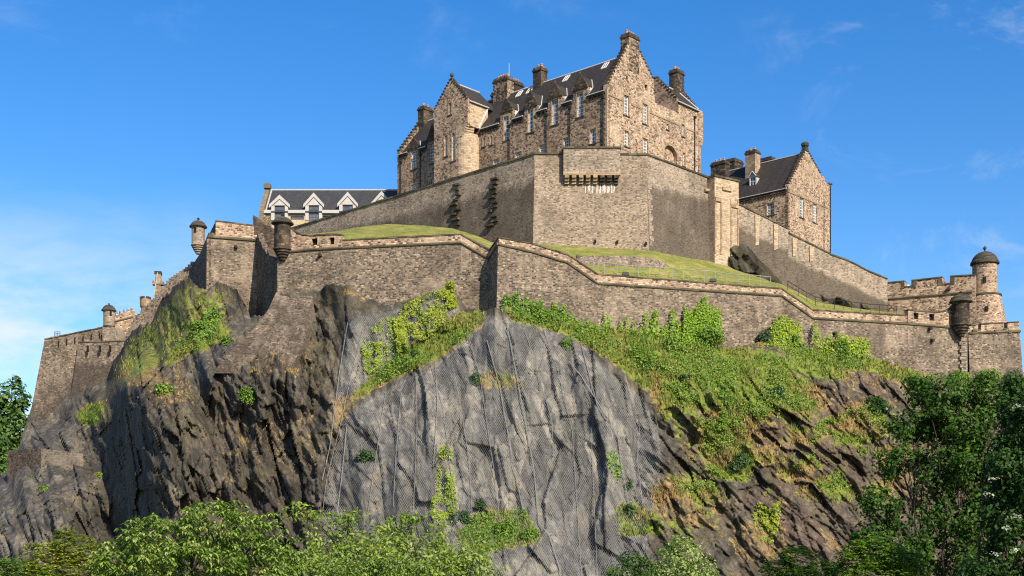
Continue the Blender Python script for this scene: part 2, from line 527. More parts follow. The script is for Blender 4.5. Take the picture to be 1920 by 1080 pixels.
M['dome'] = masonry('dark_dome_stone', [(0.0, (0.035, 0.032, 0.027)), (0.6, (0.06, 0.055, 0.042)), (1.0, (0.11, 0.10, 0.065))], 0.9, 0.35, (0.04, 0.035, 0.03), 0.02, 0.05, 0.4, 0.4, (0.028, 0.026, 0.022), lich=0.5)
M['cream'] = masonry('cream_sandstone', [(0.0, (0.34, 0.275, 0.19)), (1.0, (0.44, 0.36, 0.25))], 1.0, 0.4, (0.4, 0.31, 0.2), 0.015, 0.02, 0.2, 0.15, (0.2, 0.16, 0.11))
M['skew'] = masonry('weathered_skew_stone', [(0.0, (0.13, 0.105, 0.075)), (1.0, (0.22, 0.175, 0.12))], 1.0, 0.4, (0.12, 0.1, 0.07), 0.015, 0.02, 0.3, 0.3, (0.07, 0.06, 0.045))

def slate(name, base, seed):
    t = NT(name)
    uv = t.uv()
    br = t.n('ShaderNodeTexBrick', offset=0.5)
    br.inputs['Color1'].default_value = (0.7, 0.7, 0.7, 1); br.inputs['Color2'].default_value = (1.35, 1.3, 1.25, 1)
    br.inputs['Mortar'].default_value = (0.45, 0.45, 0.45, 1)
    br.inputs['Scale'].default_value = 1.0; br.inputs['Mortar Size'].default_value = 0.02
    br.inputs['Brick Width'].default_value = 0.34; br.inputs['Row Height'].default_value = 0.26
    t.l(uv, br.inputs['Vector'])
    n = t.noise(t.map(uv, (1, 0.3, 1), loc=(seed, 0, 0)), 0.5, 6, 0.65)
    c = t.ramp(n, [(0.3, tuple(k * 0.75 for k in base)), (0.6, base), (0.8, (base[0] * 1.5, base[1] * 1.4, base[2] * 1.15))])
    c = t.mix(0.8, c, br.outputs['Color'], 'MULTIPLY')
    t.bump(br.outputs['Fac'], 0.4, -0.03)
    t.p.inputs['Specular IOR Level'].default_value = 0.35
    return t.base(c, 0.62)
M['slate'] = slate('roof_slate', (0.036, 0.030, 0.023), 0.0)
M['slate_blue'] = slate('new_roof_slate', (0.040, 0.042, 0.046), 5.0)

def plain(name, c, rough=0.7, metal=0.0, var=0.15, scale=2.0):
    t = NT(name)
    n = t.noise(t.pos(), scale, 5, 0.65)
    col = t.ramp(n, [(0.25, tuple(k * (1 - var * 1.6) for k in c)), (0.75, tuple(k * (1 + var) for k in c))])
    t.p.inputs['Metallic'].default_value = metal
    return t.base(col, rough)
M['white'] = plain('white_paint', (0.62, 0.61, 0.58), 0.5, var=0.1)
M['lead'] = plain('lead_flashing', (0.46, 0.46, 0.46), 0.55, var=0.2)
M['whiteboard'] = plain('pale_metal_cladding', (0.37, 0.37, 0.37), 0.5, var=0.08)
M['pot'] = plain('clay_pot', (0.42, 0.22, 0.12), 0.8)
M['iron'] = plain('black_iron', (0.018, 0.018, 0.02), 0.5)
M['void'] = plain('unlit_interior', (0.012, 0.011, 0.010), 0.9)
M['rail'] = plain('galvanised_rail', (0.25, 0.245, 0.22), 0.5)
M['timber'] = plain('brown_window_timber', (0.12, 0.06, 0.035), 0.6)
M['wire'] = plain('galvanised_cable', (0.20, 0.20, 0.195), 0.55)
M['lime'] = plain('white_lime_run', (0.46, 0.43, 0.40), 0.9, var=0.12)
M['pole'] = plain('verdigris_pole', (0.30, 0.42, 0.36), 0.6)
M['skin'] = plain('skin', (0.45, 0.26, 0.18), 0.6)
M['hair'] = plain('dark_hair', (0.03, 0.02, 0.015), 0.6)
M['red_cloth'] = plain('red_cloth', (0.55, 0.05, 0.04), 0.85)
M['white_cloth'] = plain('white_cloth', (0.72, 0.72, 0.72), 0.85)
def glassm():
    t = NT('window_glass')
    n = t.noise(t.pos(), 0.7, 2, 0.5)
    t.p.inputs['Specular IOR Level'].default_value = 0.8
    return t.base(t.ramp(n, [(0.3, (0.03, 0.04, 0.055)), (0.7, (0.10, 0.125, 0.16))]), 0.08)
M['glass'] = glassm()

def leafm(name, dark, mid, light, transl=0.25, gloss=0.35):
    t = NT(name)
    g = t.n('ShaderNodeNewGeometry')
    rn = g.outputs['Random Per Island']
    big = t.noise(g.outputs['Position'], 0.55, 3, 0.6)
    v = t.math('ADD', t.math('MULTIPLY', rn, 0.65), t.math('MULTIPLY', t.mr(big, 0.3, 0.7), 0.35))
    c = t.ramp(v, [(0.0, dark), (0.5, mid), (1.0, light)])
    t.l(c, t.p.inputs['Base Color'])
    t.p.inputs['Roughness'].default_value = 0.5
    t.p.inputs['Specular IOR Level'].default_value = gloss
    tr = t.n('ShaderNodeBsdfTranslucent')
    t.l(t.mix(1.0, c, (1.5, 1.7, 0.7), 'MULTIPLY'), tr.inputs[0])
    mx = t.n('ShaderNodeMixShader'); mx.inputs[0].default_value = transl
    t.l(t.p.outputs[0], mx.inputs[1]); t.l(tr.outputs[0], mx.inputs[2]); t.l(mx.outputs[0], t.out.inputs[0])
    return t.m
M['lf_maple'] = leafm('maple_leaves', (0.09, 0.14, 0.018), (0.20, 0.245, 0.03), (0.42, 0.42, 0.06), 0.25)
M['lf_horse'] = leafm('drooping_leaves', (0.06, 0.125, 0.016), (0.15, 0.23, 0.036), (0.38, 0.42, 0.15), 0.25, 0.5)
M['lf_birch'] = leafm('small_light_leaves', (0.07, 0.13, 0.018), (0.16, 0.235, 0.032), (0.30, 0.35, 0.07), 0.3)
M['lf_dark'] = leafm('dark_leaves', (0.016, 0.042, 0.007), (0.036, 0.084, 0.012), (0.10, 0.18, 0.028), 0.28, 0.14)
M['lf_deep'] = leafm('deep_green_leaves', (0.011, 0.032, 0.007), (0.024, 0.06, 0.011), (0.055, 0.11, 0.022), 0.22, 0.14)
M['lf_far'] = leafm('far_leaves', (0.0234, 0.0585, 0.013), (0.052, 0.1105, 0.0195), (0.104, 0.182, 0.0325), 0.2)
M['lf_bush'] = leafm('bush_leaves', (0.05, 0.115, 0.014), (0.115, 0.21, 0.025), (0.22, 0.31, 0.04), 0.25)
M['lf_dbush'] = leafm('dark_bush_leaves', (0.0168, 0.0456, 0.0144), (0.0336, 0.078, 0.0216), (0.06, 0.12, 0.0312), 0.2)
M['lf_ivy'] = leafm('bright_ivy_leaves', (0.09, 0.15, 0.011), (0.20, 0.29, 0.018), (0.34, 0.41, 0.035), 0.25)
M['lf_creeper'] = leafm('climbing_leaves', (0.09, 0.18, 0.012), (0.17, 0.29, 0.018), (0.28, 0.40, 0.03), 0.3)
M['lf_yellow'] = leafm('yellow_ivy_leaves', (0.08, 0.135, 0.010), (0.20, 0.26, 0.016), (0.36, 0.38, 0.03), 0.25)
M['flower'] = leafm('cream_blossom', (0.34, 0.34, 0.27), (0.42, 0.42, 0.35), (0.5, 0.5, 0.43), 0.15)
M['bark'] = plain('grey_bark', (0.05, 0.041, 0.032), 0.9, var=0.35, scale=6)

def grassblade(name):
    t = NT(name)
    d = t.attr('dry')
    g = t.n('ShaderNodeNewGeometry')
    rn = g.outputs['Random Per Island']
    gr = t.ramp(rn, [(0.0, (0.05, 0.10, 0.014)), (0.6, (0.115, 0.18, 0.026)), (1.0, (0.21, 0.25, 0.05))])
    dr = t.ramp(rn, [(0.0, (0.16, 0.095, 0.04)), (0.6, (0.30, 0.185, 0.08)), (1.0, (0.42, 0.29, 0.14))])
    return t.base(t.mix(d, gr, dr), 0.8)
M['blade'] = grassblade('grass_blades')

def lawn():
    t = NT('lawn_grass')
    p = t.pos()
    n = t.noise(p, 0.33, 7, 0.72, 0.4); n2 = t.noise(p, 2.2, 5, 0.75)
    c = t.ramp(n, [(0.30, (0.085, 0.125, 0.022)), (0.46, (0.15, 0.17, 0.04)), (0.58, (0.22, 0.205, 0.062)), (0.70, (0.30, 0.255, 0.10))])
    c = t.mix(0.85, c, t.ramp(n2, [(0.28, (0.5, 0.5, 0.45)), (0.7, (1.35, 1.35, 1.3))]), 'MULTIPLY')
    t.bump(t.noise(p, 3.0, 4, 0.7), 0.8, 0.2)
    return t.base(c, 0.95)
M['lawn'] = lawn()
def ground_m():
    t = NT('park_ground')
    n = t.noise(t.pos(), 0.2, 6, 0.7)
    return t.base(t.ramp(n, [(0.3, (0.03, 0.045, 0.012)), (0.7, (0.07, 0.09, 0.025))]), 0.95)
M['ground'] = ground_m()

def rock_m(name='cliff_rock', dark=1.0):
    t = NT(name)
    p = t.pos()
    # strata lean: stretched noise along the dip
    def strata(ang, sc, det=6):
        return t.noise(t.map(t.map(p, (1, 1, 1), (0, R(ang), 0)), (1.0, 1.0, 0.22)), sc, det, 0.68, 0.3)
    dip = t.attr('dip')                                    # 0 near-vertical joints, 1 joints dipping
    sa = strata(8, 0.9); sb = strata(-38, 0.9)
    s1 = t.math('ADD', t.math('MULTIPLY', sa, t.math('SUBTRACT', 1.0, dip)), t.math('MULTIPLY', sb, dip))
    big = t.noise(p, 0.11, 5, 0.6, 0.5)
    c = t.ramp(s1, [(0.22, (0.016, 0.015, 0.014)), (0.40, (0.038, 0.036, 0.033)), (0.56, (0.066, 0.061, 0.052)), (0.72, (0.115, 0.103, 0.083)), (0.9, (0.21, 0.185, 0.145))])
    def cells(ang, sc, st):
        v = t.n('ShaderNodeTexVoronoi', feature='F1')
        v.inputs['Scale'].default_value = sc
        v.inputs['Randomness'].default_value = 0.95
        q = t.vadd(t.map(t.map(p, (1, 1, 1), (0, R(ang), 0)), (1.0, 0.6, st)), t.noise(p, 0.6, 3, 0.6, col=True), 0.5)
        t.l(q, v.inputs['Vector'])
        sp = t.n('ShaderNodeSeparateColor'); t.l(v.outputs['Color'], sp.inputs[0])
        return sp.outputs[0]
    def two(a, b): return t.math('ADD', t.math('MULTIPLY', a, t.math('SUBTRACT', 1.0, dip)), t.math('MULTIPLY', b, dip))
    k1 = two(cells(8, 0.42, 0.28), cells(-40, 0.5, 0.25)); k2 = two(cells(14, 1.1, 0.4), cells(-36, 1.3, 0.35))
    kk = t.math('ADD', t.math('MULTIPLY', k1, 0.6), t.math('MULTIPLY', k2, 0.4))
    tone = t.ramp(kk, [(0.15, (0.42, 0.42, 0.43)), (0.5, (0.95, 0.95, 0.93)), (0.85, (1.75, 1.68, 1.52))])
    c = t.mix(0.8, c, tone, 'MULTIPLY')
    # olive lichen areas, rusty areas, blue-grey areas
    c = t.mix(t.math('MULTIPLY', t.mr(big, 0.44, 0.66), 0.55), c, t.ramp(s1, [(0.2, (0.026, 0.023, 0.013)), (0.5, (0.090, 0.078, 0.044)), (0.8, (0.20, 0.175, 0.10))]))
    b2 = t.noise(t.map(p, loc=(31, 7, 3)), 0.16, 5, 0.62, 0.4)
    pink = t.math('MULTIPLY', t.attr('pink'), t.mr(b2, 0.36, 0.60))
    c = t.mix(pink, c, t.ramp(s1, [(0.2, (0.032, 0.023, 0.018)), (0.5, (0.115, 0.079, 0.060)), (0.8, (0.25, 0.175, 0.135))]))
    net = t.attr('net')  # greys the netted rock; also paints the low end of the crag sunlit
    c = t.mix(t.math('MULTIPLY', net, 0.62), c, t.ramp(s1, [(0.2, (0.048, 0.050, 0.052)), (0.5, (0.125, 0.127, 0.126)), (0.8, (0.215, 0.215, 0.207))]))
    dk = t.mr(t.noise(t.map(p, (1, 1, 0.11), loc=(3, 0, 9)), 0.42, 6, 0.68), 0.50, 0.66)
    c = t.mix(t.math('MULTIPLY', dk, 0.42), c, (0.030, 0.028, 0.025))
    ol = t.mr(t.noise(t.map(p, (1, 1, 0.3), loc=(13, 0, 5)), 0.35, 6, 0.7), 0.54, 0.70)
    c = t.mix(t.math('MULTIPLY', ol, 0.5), c, (0.105, 0.092, 0.045))
    c = t.mix(t.math('MULTIPLY', net, 0.8), c, tone, 'MULTIPLY')
    # cracks
    vo = t.n('ShaderNodeTexVoronoi', feature='DISTANCE_TO_EDGE')
    vo.inputs['Scale'].default_value = 0.30
    wp = t.vadd(t.map(t.map(p, (1, 1, 1), (0, R(-18), 0)), (1.0, 1.0, 0.22)), t.noise(p, 0.5, 4, 0.65, col=True), 2.6)
    t.l(wp, vo.inputs['Vector'])
    cr = t.mr(vo.outputs['Distance'], 0.0, 0.035)
    c = t.mix(t.math('MULTIPLY', t.math('SUBTRACT', 1.0, cr), 0.35), c, (0.025, 0.023, 0.020))
    f = t.noise(p, 2.6, 6, 0.75)
    c = t.mix(0.8, c, t.ramp(f, [(0.25, (0.55, 0.55, 0.55)), (0.72, (1.4, 1.4, 1.4))]), 'MULTIPLY')
    # pale seepage stains
    c = t.mix(t.math('MULTIPLY', t.mr(t.noise(t.map(p, (1, 1, 0.14), loc=(5, 0, 0)), 0.9, 5, 0.7), 0.66, 0.76), 0.35), c, (0.34, 0.29, 0.235))
    # turf where soil has gathered
    veg = t.attr('veg'); dry = t.attr('dry')
    gn = t.noise(p, 1.1, 6, 0.75); gn2 = t.noise(p, 0.35, 4, 0.6)
    vm = t.mr(t.math('ADD', veg, t.math('MULTIPLY', t.math('SUBTRACT', gn, 0.5), 1.3)), 0.40, 0.62)
    dm = t.mr(t.math('ADD', dry, t.math('MULTIPLY', t.math('SUBTRACT', gn2, 0.5), 1.6)), 0.35, 0.65)
    green = t.ramp(gn, [(0.25, (0.05, 0.085, 0.012)), (0.5, (0.125, 0.165, 0.024)), (0.75, (0.22, 0.235, 0.05))])
    straw = t.ramp(gn, [(0.25, (0.10, 0.068, 0.03)), (0.5, (0.20, 0.14, 0.062)), (0.75, (0.31, 0.225, 0.11))])
    c = t.mix(vm, c, t.mix(dm, green, straw))
    hgt = t.math('ADD', t.math('ADD', t.math('MULTIPLY', s1, 1.0), t.math('MULTIPLY', f, 0.5)), t.math('MULTIPLY', cr, 0.3))
    hgt = t.math('ADD', hgt, t.math('ADD', t.math('MULTIPLY', k1, 1.6), t.math('MULTIPLY', k2, 1.3)))
    t.bump(hgt, 0.9, 0.22)
    if dark != 1.0: c = t.mix(1.0, c, (dark, dark, dark * 0.9), 'MULTIPLY')
    return t.base(c, 0.88)
M['rock'] = rock_m()
M['rock_dark'] = rock_m('dark_outcrop_rock', 0.7)

def net_m():
    t = NT('wire_netting')
    p = t.pos()
    s = t.n('ShaderNodeSeparateXYZ'); t.l(p, s.inputs[0])
    k = 3.6
    a = t.math('FRACT', t.math('MULTIPLY', t.math('ADD', s.outputs[0], t.math('MULTIPLY', s.outputs[2], 0.6)), k))
    b = t.math('FRACT', t.math('MULTIPLY', t.math('SUBTRACT', s.outputs[0], t.math('MULTIPLY', s.outputs[2], 0.6)), k))
    m = t.math('MAXIMUM', t.math('LESS_THAN', a, 0.045), t.math('LESS_THAN', b, 0.045))
    t.base((0.30, 0.305, 0.31), 0.6)
    tr = t.n('ShaderNodeBsdfTransparent')
    mx = t.n('ShaderNodeMixShader')
    t.l(m, mx.inputs[0]); t.l(tr.outputs[0], mx.inputs[1]); t.l(t.p.outputs[0], mx.inputs[2]); t.l(mx.outputs[0], t.out.inputs[0])
    return t.m
M['net'] = net_m()
# ------------------------------------------------------------------ the rock, the terraces, the ground
RIM = [(-520, 930, 262), (-200, 905, 240), (0, 893, 238), (22, 878, 238), (45, 806, 247), (58, 766, 248.5), (82, 788, 248.2), (100, 774, 247.5), (136, 722, 246.5), (170, 718, 245.5),
       (199, 714, 243.5), (212, 676, 235), (234, 638, 226), (262, 612, 220), (283, 597, 216), (303, 562, 212), (325, 535, 208), (347, 523, 204), (384, 535, 202.6),
       (420, 530, 202.6), (445, 545, 202.4), (470, 590, 200), (495, 592, 195), (515, 552, 189.4), (560, 549, 188.4), (598, 546, 187.6), (612, 534, 185.5), (655, 534, 185.3), (678, 556, 186), (730, 572, 186),
       (770, 560, 185.2), (810, 548, 184.6), (850, 545, 184.2), (875, 575, 183.6), (905, 585, 182.6), (929, 577, 178.4), (955, 574, 179), (1000, 590, 179.8), (1064, 603, 181),
       (1121, 612, 182.2), (1200, 622, 184.4), (1300, 642, 187.2), (1370, 652, 189), (1420, 642, 190.4), (1466, 640, 191.6), (1525, 650, 193), (1580, 664, 194.6), (1640, 672, 196.4), (1700, 690, 198),
       (1760, 706, 199.8), (1812, 714, 201.2), (1915, 706, 204), (2000, 704, 210), (2150, 712, 218), (2300, 760, 226), (2480, 800, 236)]
CTRL = [(0, 1000, 206), (60, 930, 210), (140, 960, 199), (160, 900, 208), (77, 889, 218.5), (130, 884, 216), (30, 884, 223), (77, 838, 227), (120, 835, 226), (110, 800, 240), (170, 770, 234), (130, 1000, 196), (-150, 1000, 214),
        (205, 800, 217), (205, 900, 212), (195, 985, 206), (150, 860, 226), (236, 720, 197), (252, 800, 187), (268, 900, 180), (300, 1000, 174),
        (340, 715, 190), (400, 800, 181.5), (400, 950, 173), (500, 900, 174), (430, 640, 189), (470, 640, 188.6), (400, 700, 183.6), (470, 702, 180.6), (545, 700, 179.2), (430, 735, 181.6), (500, 740, 179.4), (510, 620, 188), (300, 660, 207), (350, 590, 202), (260, 670, 213),
        (540, 660, 184), (590, 800, 178), (590, 950, 171), (640, 600, 184.5), (635, 700, 181), (660, 610, 182.5), (750, 640, 181.5), (850, 600, 182), (880, 592, 181.4),
        (700, 705, 180.2), (700, 722, 177.0), (800, 655, 180.6), (800, 690, 176.4), (905, 606, 177.6), (760, 730, 174.5), (640, 782, 175.5), (650, 800, 173), (720, 800, 171.5), (900, 720, 171.5),
        (900, 850, 166), (880, 1000, 160.5), (960, 1006, 160), (980, 1024, 156.5), (1000, 1070, 154.5), (1040, 1060, 155.2), (940, 1030, 156.6), (700, 950, 165.5), (615, 900, 172), (628, 905, 169.5), (1050, 700, 172.4), (1050, 850, 166.5), (1050, 1000, 160), (1200, 780, 173),
        (1200, 900, 167), (1200, 1050, 159), (1000, 625, 177), (1100, 650, 177.4), (1250, 690, 178.5), (1350, 710, 179), (1350, 850, 172.5), (1350, 1000, 165.5),
        (1450, 710, 182), (1450, 850, 175.5), (1450, 1000, 168), (1600, 730, 187), (1600, 850, 181), (1600, 1000, 173), (1750, 770, 194), (1750, 900, 187),
        (1900, 800, 198), (1900, 1000, 189), (2120, 800, 208), (2120, 1000, 199),
        (-480, 1000, 240), (-480, 1190, 224), (2450, 950, 222), (2450, 1190, 206), (-150, 1190, 200), (150, 1190, 190), (300, 1190, 166), (600, 1190, 157), (900, 1190, 152), (1200, 1190, 151), (1500, 1190, 158), (1800, 1190, 172), (2120, 1190, 186)]
def tps(pts, qx, qy):
    p = np.array(pts, dtype=float); p[:, :2] /= 400.0
    d = np.hypot(p[:, None, 0] - p[None, :, 0], p[:, None, 1] - p[None, :, 1])
    K = np.where(d > 0, d * d * np.log(d + 1e-12), 0) + np.eye(len(p)) * 2e-3
    A = np.zeros((len(p) + 3, len(p) + 3)); A[:-3, :-3] = K; A[:-3, -3] = 1; A[:-3, -2:] = p[:, :2]; A[-3, :-3] = 1; A[-2:, :-3] = p[:, :2].T
    w = np.linalg.solve(A, np.concatenate([p[:, 2], np.zeros(3)]))
    qx = qx / 400.0; qy = qy / 400.0
    r = w[-3] + w[-2] * qx + w[-1] * qy
    for i in range(len(p)):
        dd = (qx - p[i, 0]) ** 2 + (qy - p[i, 1]) ** 2
        r = r + w[i] * 0.5 * dd * np.log(dd + 1e-12)
    return r
def sst(x, a, b):
    t = np.clip((x - a) / (b - a), 0, 1)
    return t * t * (3 - 2 * t)

NX, NY = 1500, 320
PX0, PX1 = -520.0, 2480.0
YB = 1190.0
gx = np.linspace(PX0, PX1, NX)
rx = np.array([r[0] for r in RIM]); ry = np.array([r[1] for r in RIM]); rd = np.array([r[2] for r in RIM])
ytop = np.interp(gx, rx, ry) + (fbm(gx * 0.11, gx * 0 + 3.3, 5, 3) - 0.5) * 9 + (fbm(gx * 0.45, gx * 0, 8, 2) - 0.5) * 5
ytop = ytop + ((fbm(gx * 0.07, gx * 0 + 8.1, 15, 3) - 0.45) * 26 + (_h(np.floor(gx / 7), gx * 0, 3) - .5) * 5) * sst(gx, 200, 240) * (1 - sst(gx, 395, 440))
rimD = np.interp(gx, rx, rd)
vv = np.linspace(0, 1, NY)
PX = np.repeat(gx[None, :], NY, 0)
PY = ytop[None, :] + (YB - ytop[None, :]) * vv[:, None]
VV = np.repeat(vv[:, None], NX, 1)
DB = tps([r for r in RIM ] + CTRL, PX, PY)
DB = DB + (rimD[None, :] - DB[0:1, :]) * np.exp(-VV / 0.12)

LX = (PX - 960) * 0.0745; LZ = (1050 - PY) * 0.0745     # rough metres along and up the face
WX = LX + (fbm(LX * 0.09, LZ * 0.09, 11, 2) - 0.5) * 2.4
WZ = LZ + (fbm(LX * 0.09 + 9, LZ * 0.09, 12, 2) - 0.5) * 2.4
def facets(alpha, L, W, seed, amp, tilt=1.0, crack=0.35):
    ca, sa = math.cos(R(alpha)), math.sin(R(alpha))
    s_ = (WX * ca - WZ * sa) / L
    t_ = (WX * sa + WZ * ca) / W
    bx, by, dx, dy, e = voro(s_, t_, seed)
    h = _h(bx, by, seed + 50) - 0.5
    g1 = _h(bx, by, seed + 51) - 0.5
    g2 = _h(bx, by, seed + 52) - 0.5
    return amp * (h * 1.7 + g1 * dy * 2.4 * tilt + g2 * dx * 1.3 * tilt - crack * (1 - sst(e, 0.0, 0.10)))
def blocks(alpha, L, W, seed, amp, c=1.5, g=1.3, n=1):
    """angular blocks: each cell a tilted pyramid, the highest face shows"""
    ca, sa = math.cos(R(alpha)), math.sin(R(alpha))
    x = (WX * ca - WZ * sa) / L
    y = (WX * sa + WZ * ca) / W
    ix, iy = np.floor(x), np.floor(y)
    best = np.full(x.shape, -1e9)
    for i in range(-n, n + 1):
        for j in range(-n, n + 1):
            cx, cy = ix + i, iy + j
            dx = x - (cx + .5 + (_h(cx, cy, seed) - .5) * .9); dy = y - (cy + .5 + (_h(cx, cy, seed + 1) - .5) * .9)
            a = (_h(cx, cy, seed + 2) - .5) * 1.1
            u = dx * np.cos(a) - dy * np.sin(a); v = dx * np.sin(a) + dy * np.cos(a)
            h = (_h(cx, cy, seed + 3) - .5) * 1.2 + (_h(cx, cy, seed + 4) - .5) * 1.1 * g * dx + (_h(cx, cy, seed + 5) - .5) * 1.7 * g * dy
            best = np.maximum(best, h - c * np.maximum(np.abs(u) * .9, np.abs(v) * 1.3))
    return amp * (best + .25)
nzL = (fbm(LX * 0.05, LZ * 0.05, 3, 3) - 0.5) * 140
wL = 1 - sst(PX + nzL * 0.5, 590, 680)
wR = sst(PX + (PY - 750) * 0.25 + nzL * 0.4, 1190, 1330)
wM = np.clip(1 - wL - wR, 0, 1)
def ridges(alpha, L, W, seed, amp):
    """long sharp-edged ribs running with the joints"""
    ca, sa = math.cos(R(alpha)), math.sin(R(alpha))
    s_ = (WX * ca - WZ * sa) / L
    t_ = (WX * sa + WZ * ca) / W
    n = fbm(s_, t_, seed, 4, 0.55)
    return amp * (np.abs(2 * n - 1) * -2.2 + 0.55)
def steps(alpha, W, seed, amp, wob=1.0):
    """overlapping slabs: a saw-tooth across the joints, each tooth wandering"""
    ca, sa = math.cos(R(alpha)), math.sin(R(alpha))
    s_ = (WX * ca - WZ * sa); t_ = (WX * sa + WZ * ca)
    q = t_ / W + (fbm(s_ * 0.09, t_ * 0.22, seed, 4) - 0.5) * 3.2 * wob
    fr = q - np.floor(q)
    k = _h(np.floor(q), np.floor(s_ / (W * 3.2) + _h(np.floor(q), q * 0, seed + 3) * 7), seed + 9)
    return amp * ((fr - 0.5) * 1.2 * (0.4 + k) + (k - 0.5) * 0.9)
left = (blocks(80, 12, 5.0, 101, 3.2, n=2) + facets(79, 11, 3.8, 111, 1.7, 1.1, 0) + blocks(74, 6.0, 2.4, 131, 1.9, n=2) + facets(77, 4.6, 1.5, 141, 1.15, 1.3, .0) + blocks(62, 2.6, 1.25, 151, .9) + facets(70, 1.9, .7, 155, .5, 1.3, 0)
        + blocks(70, 1.1, .55, 161, .36)) * (1 - .45 * (1 - sst(PX, 440, 520)) * (1 - sst(PY, 620, 720)))
midd = (blocks(84, 20, 7.5, 201, 1.9, n=2) + facets(82, 16, 5.0, 211, .9, 1.1, 0) + blocks(79, 9.0, 3.4, 231, 1.0, n=2) + facets(80, 8.0, 2.8, 241, .6, 1.3, 0) + blocks(70, 3.4, 1.7, 261, .36) + facets(82, 2.8, 1.1, 265, .2, 1.3, 0)
        + blocks(74, 1.3, .6, 271, .10))
rght = (blocks(50, 13, 4.2, 301, 2.3, n=2) + facets(49, 11, 2.8, 311, .9, 1.1, 0) + blocks(47, 6.0, 2.0, 331, 1.5, n=2) + facets(49, 5.0, 1.3, 341, .85, 1.3, 0) + blocks(42, 2.5, 1.15, 351, .7) + facets(51, 2.0, .6, 355, .35, 1.3, 0)
        + blocks(50, 1.0, .5, 361, .28))
disp = left * wL + midd * wM + rght * wR

POLY_GREEN = [
    ([(912, 584), (862, 588), (765, 648), (655, 742), (640, 765), (662, 752), (735, 712), (830, 668), (905, 610)], 1.0, 0.05),
    ([(945, 555), (1100, 595), (1200, 612), (1300, 632), (1372, 650), (1352, 690), (1272, 700), (1236, 742), (1210, 730), (1150, 680), (1060, 625), (955, 602)], 1.0, 0.0),
    ([(1230, 640), (1420, 650), (1560, 690), (1560, 720), (1480, 700), (1560, 770), (1470, 790), (1380, 765), (1300, 730), (1240, 760), (1210, 720)], 0.66, 0.3),
    ([(1210, 730), (1300, 700), (1420, 770), (1480, 800), (1390, 850), (1330, 780), (1245, 800)], 0.58, 0.6),
    ([(1290, 790), (1380, 790), (1420, 860), (1410, 905), (1330, 900)], 0.76, 0.4),
    ([(1400, 690), (1500, 690), (1580, 760), (1500, 810), (1420, 770)], 0.56, 0.45),
    ([(1250, 790), (1300, 770), (1330, 850), (1290, 880)], 0.5, 0.6),
    ([(1225, 890), (1330, 870), (1370, 940), (1345, 985), (1260, 1010), (1210, 960)], 0.52, 0.85),
    ([(1150, 940), (1215, 945), (1250, 1000), (1160, 1010)], 0.7, 0.35),
    ([(1440, 645), (1640, 668), (1720, 690), (1660, 700), (1560, 690), (1500, 680)], 0.95, 0.1),
    ([(1640, 660), (1760, 700), (1740, 740), (1660, 710)], 0.7, 0.4),
    ([(236, 640), (283, 600), (347, 525), (385, 540), (432, 540), (430, 600), (400, 625), (330, 660), (270, 705), (212, 720), (215, 690)], 0.52, 0.35),
    ([(330, 640), (415, 600), (440, 625), (380, 660), (300, 690)], 0.85, 0.1),
    ([(138, 780), (165, 755), (196, 752), (194, 795), (160, 800)], 0.95, 0.1),
    ([(20, 880), (130, 862), (160, 890), (60, 930), (30, 915)], 0.28, 0.5),
    ([(50, 930), (150, 920), (170, 960), (70, 985)], 0.34, 0.7),
    ([(900, 955), (985, 955), (1020, 1015), (900, 1040), (850, 1010)], 0.95, 0.1),
    ([(610, 930), (700, 800), (900, 760), (1180, 800), (1200, 940), (1000, 900), (800, 920)], 0.24, 0.75),
    ([(880, 700), (940, 690), (990, 710), (975, 735), (900, 735)], 0.6, 0.6),
    ([(585, 545), (680, 530), (760, 548), (830, 540), (780, 562), (700, 568)], 0.62, 0.5),
    ([(620, 740), (690, 740), (640, 800), (615, 850), (605, 820)], 0.6, 0.6),
    ([(440, 650), (590, 620), (600, 700), (470, 715)], 0.40, 0.8),
    ([(400, 760), (600, 760), (600, 880), (420, 870)], 0.40, 0.85),
    ([(1360, 985), (1470, 960), (1500, 1050), (1380, 1060)], 0.5, 0.85),
    ([(1500, 720), (1640, 760), (1700, 850), (1600, 830)], 0.40, 0.85),
]
VEG = np.full(PX.shape, 0.10) + wR * (0.30 - .2 * sst(PY, 840, 1000)) - wM * .04; DRY = np.full(PX.shape, 0.8)
DRY = DRY - wR * .3 * fbm(PX * .012, PY * .012, 61, 3)
for poly, amt, dr in POLY_GREEN:
    m = blur(inpoly(PX, PY, poly).astype(float), 4, 2)
    VEG = np.maximum(VEG, 0.1 + (amt - 0.1) * m)
    DRY = DRY * (1 - m) + dr * m
VEG = VEG + wR * .34 * sst(fbm(PX * .016, PY * .026, 71, 4), .50, .60) * (1 - sst(PY, 900, 1010)) * (1 - sst(PX, 1650, 1750))
DRY = DRY - wR * .45 * sst(fbm(PX * .012 + 5, PY * .02, 72, 3), .45, .6)
NETA = [(908, 586), (1000, 605), (1085, 640), (1150, 700), (1215, 752), (1238, 820), (1240, 900), (1215, 1000), (1205, 1130), (900, 1130), (598, 1130), (604, 960), (622, 860), (640, 792), (664, 762), (735, 722), (830, 676)]
NETB = [(652, 602), (690, 586), (745, 580), (800, 556), (850, 546), (858, 586), (800, 628), (735, 680), (668, 738), (640, 765), (622, 830), (604, 850), (632, 720)]
netA = inpoly(PX, PY, NETA); netB = inpoly(PX, PY, NETB)
NET = blur((netA | netB).astype(float), 3, 2)
disp = disp * (1 + 0.15 * NET) * (1 - .22 * wR) * (1 - 0.45 * np.clip((VEG - 0.6) * 3, 0, 1))
edge = sst(VV, 0.0, 0.13)
D = DB - disp * (0.12 + 0.88 * edge)
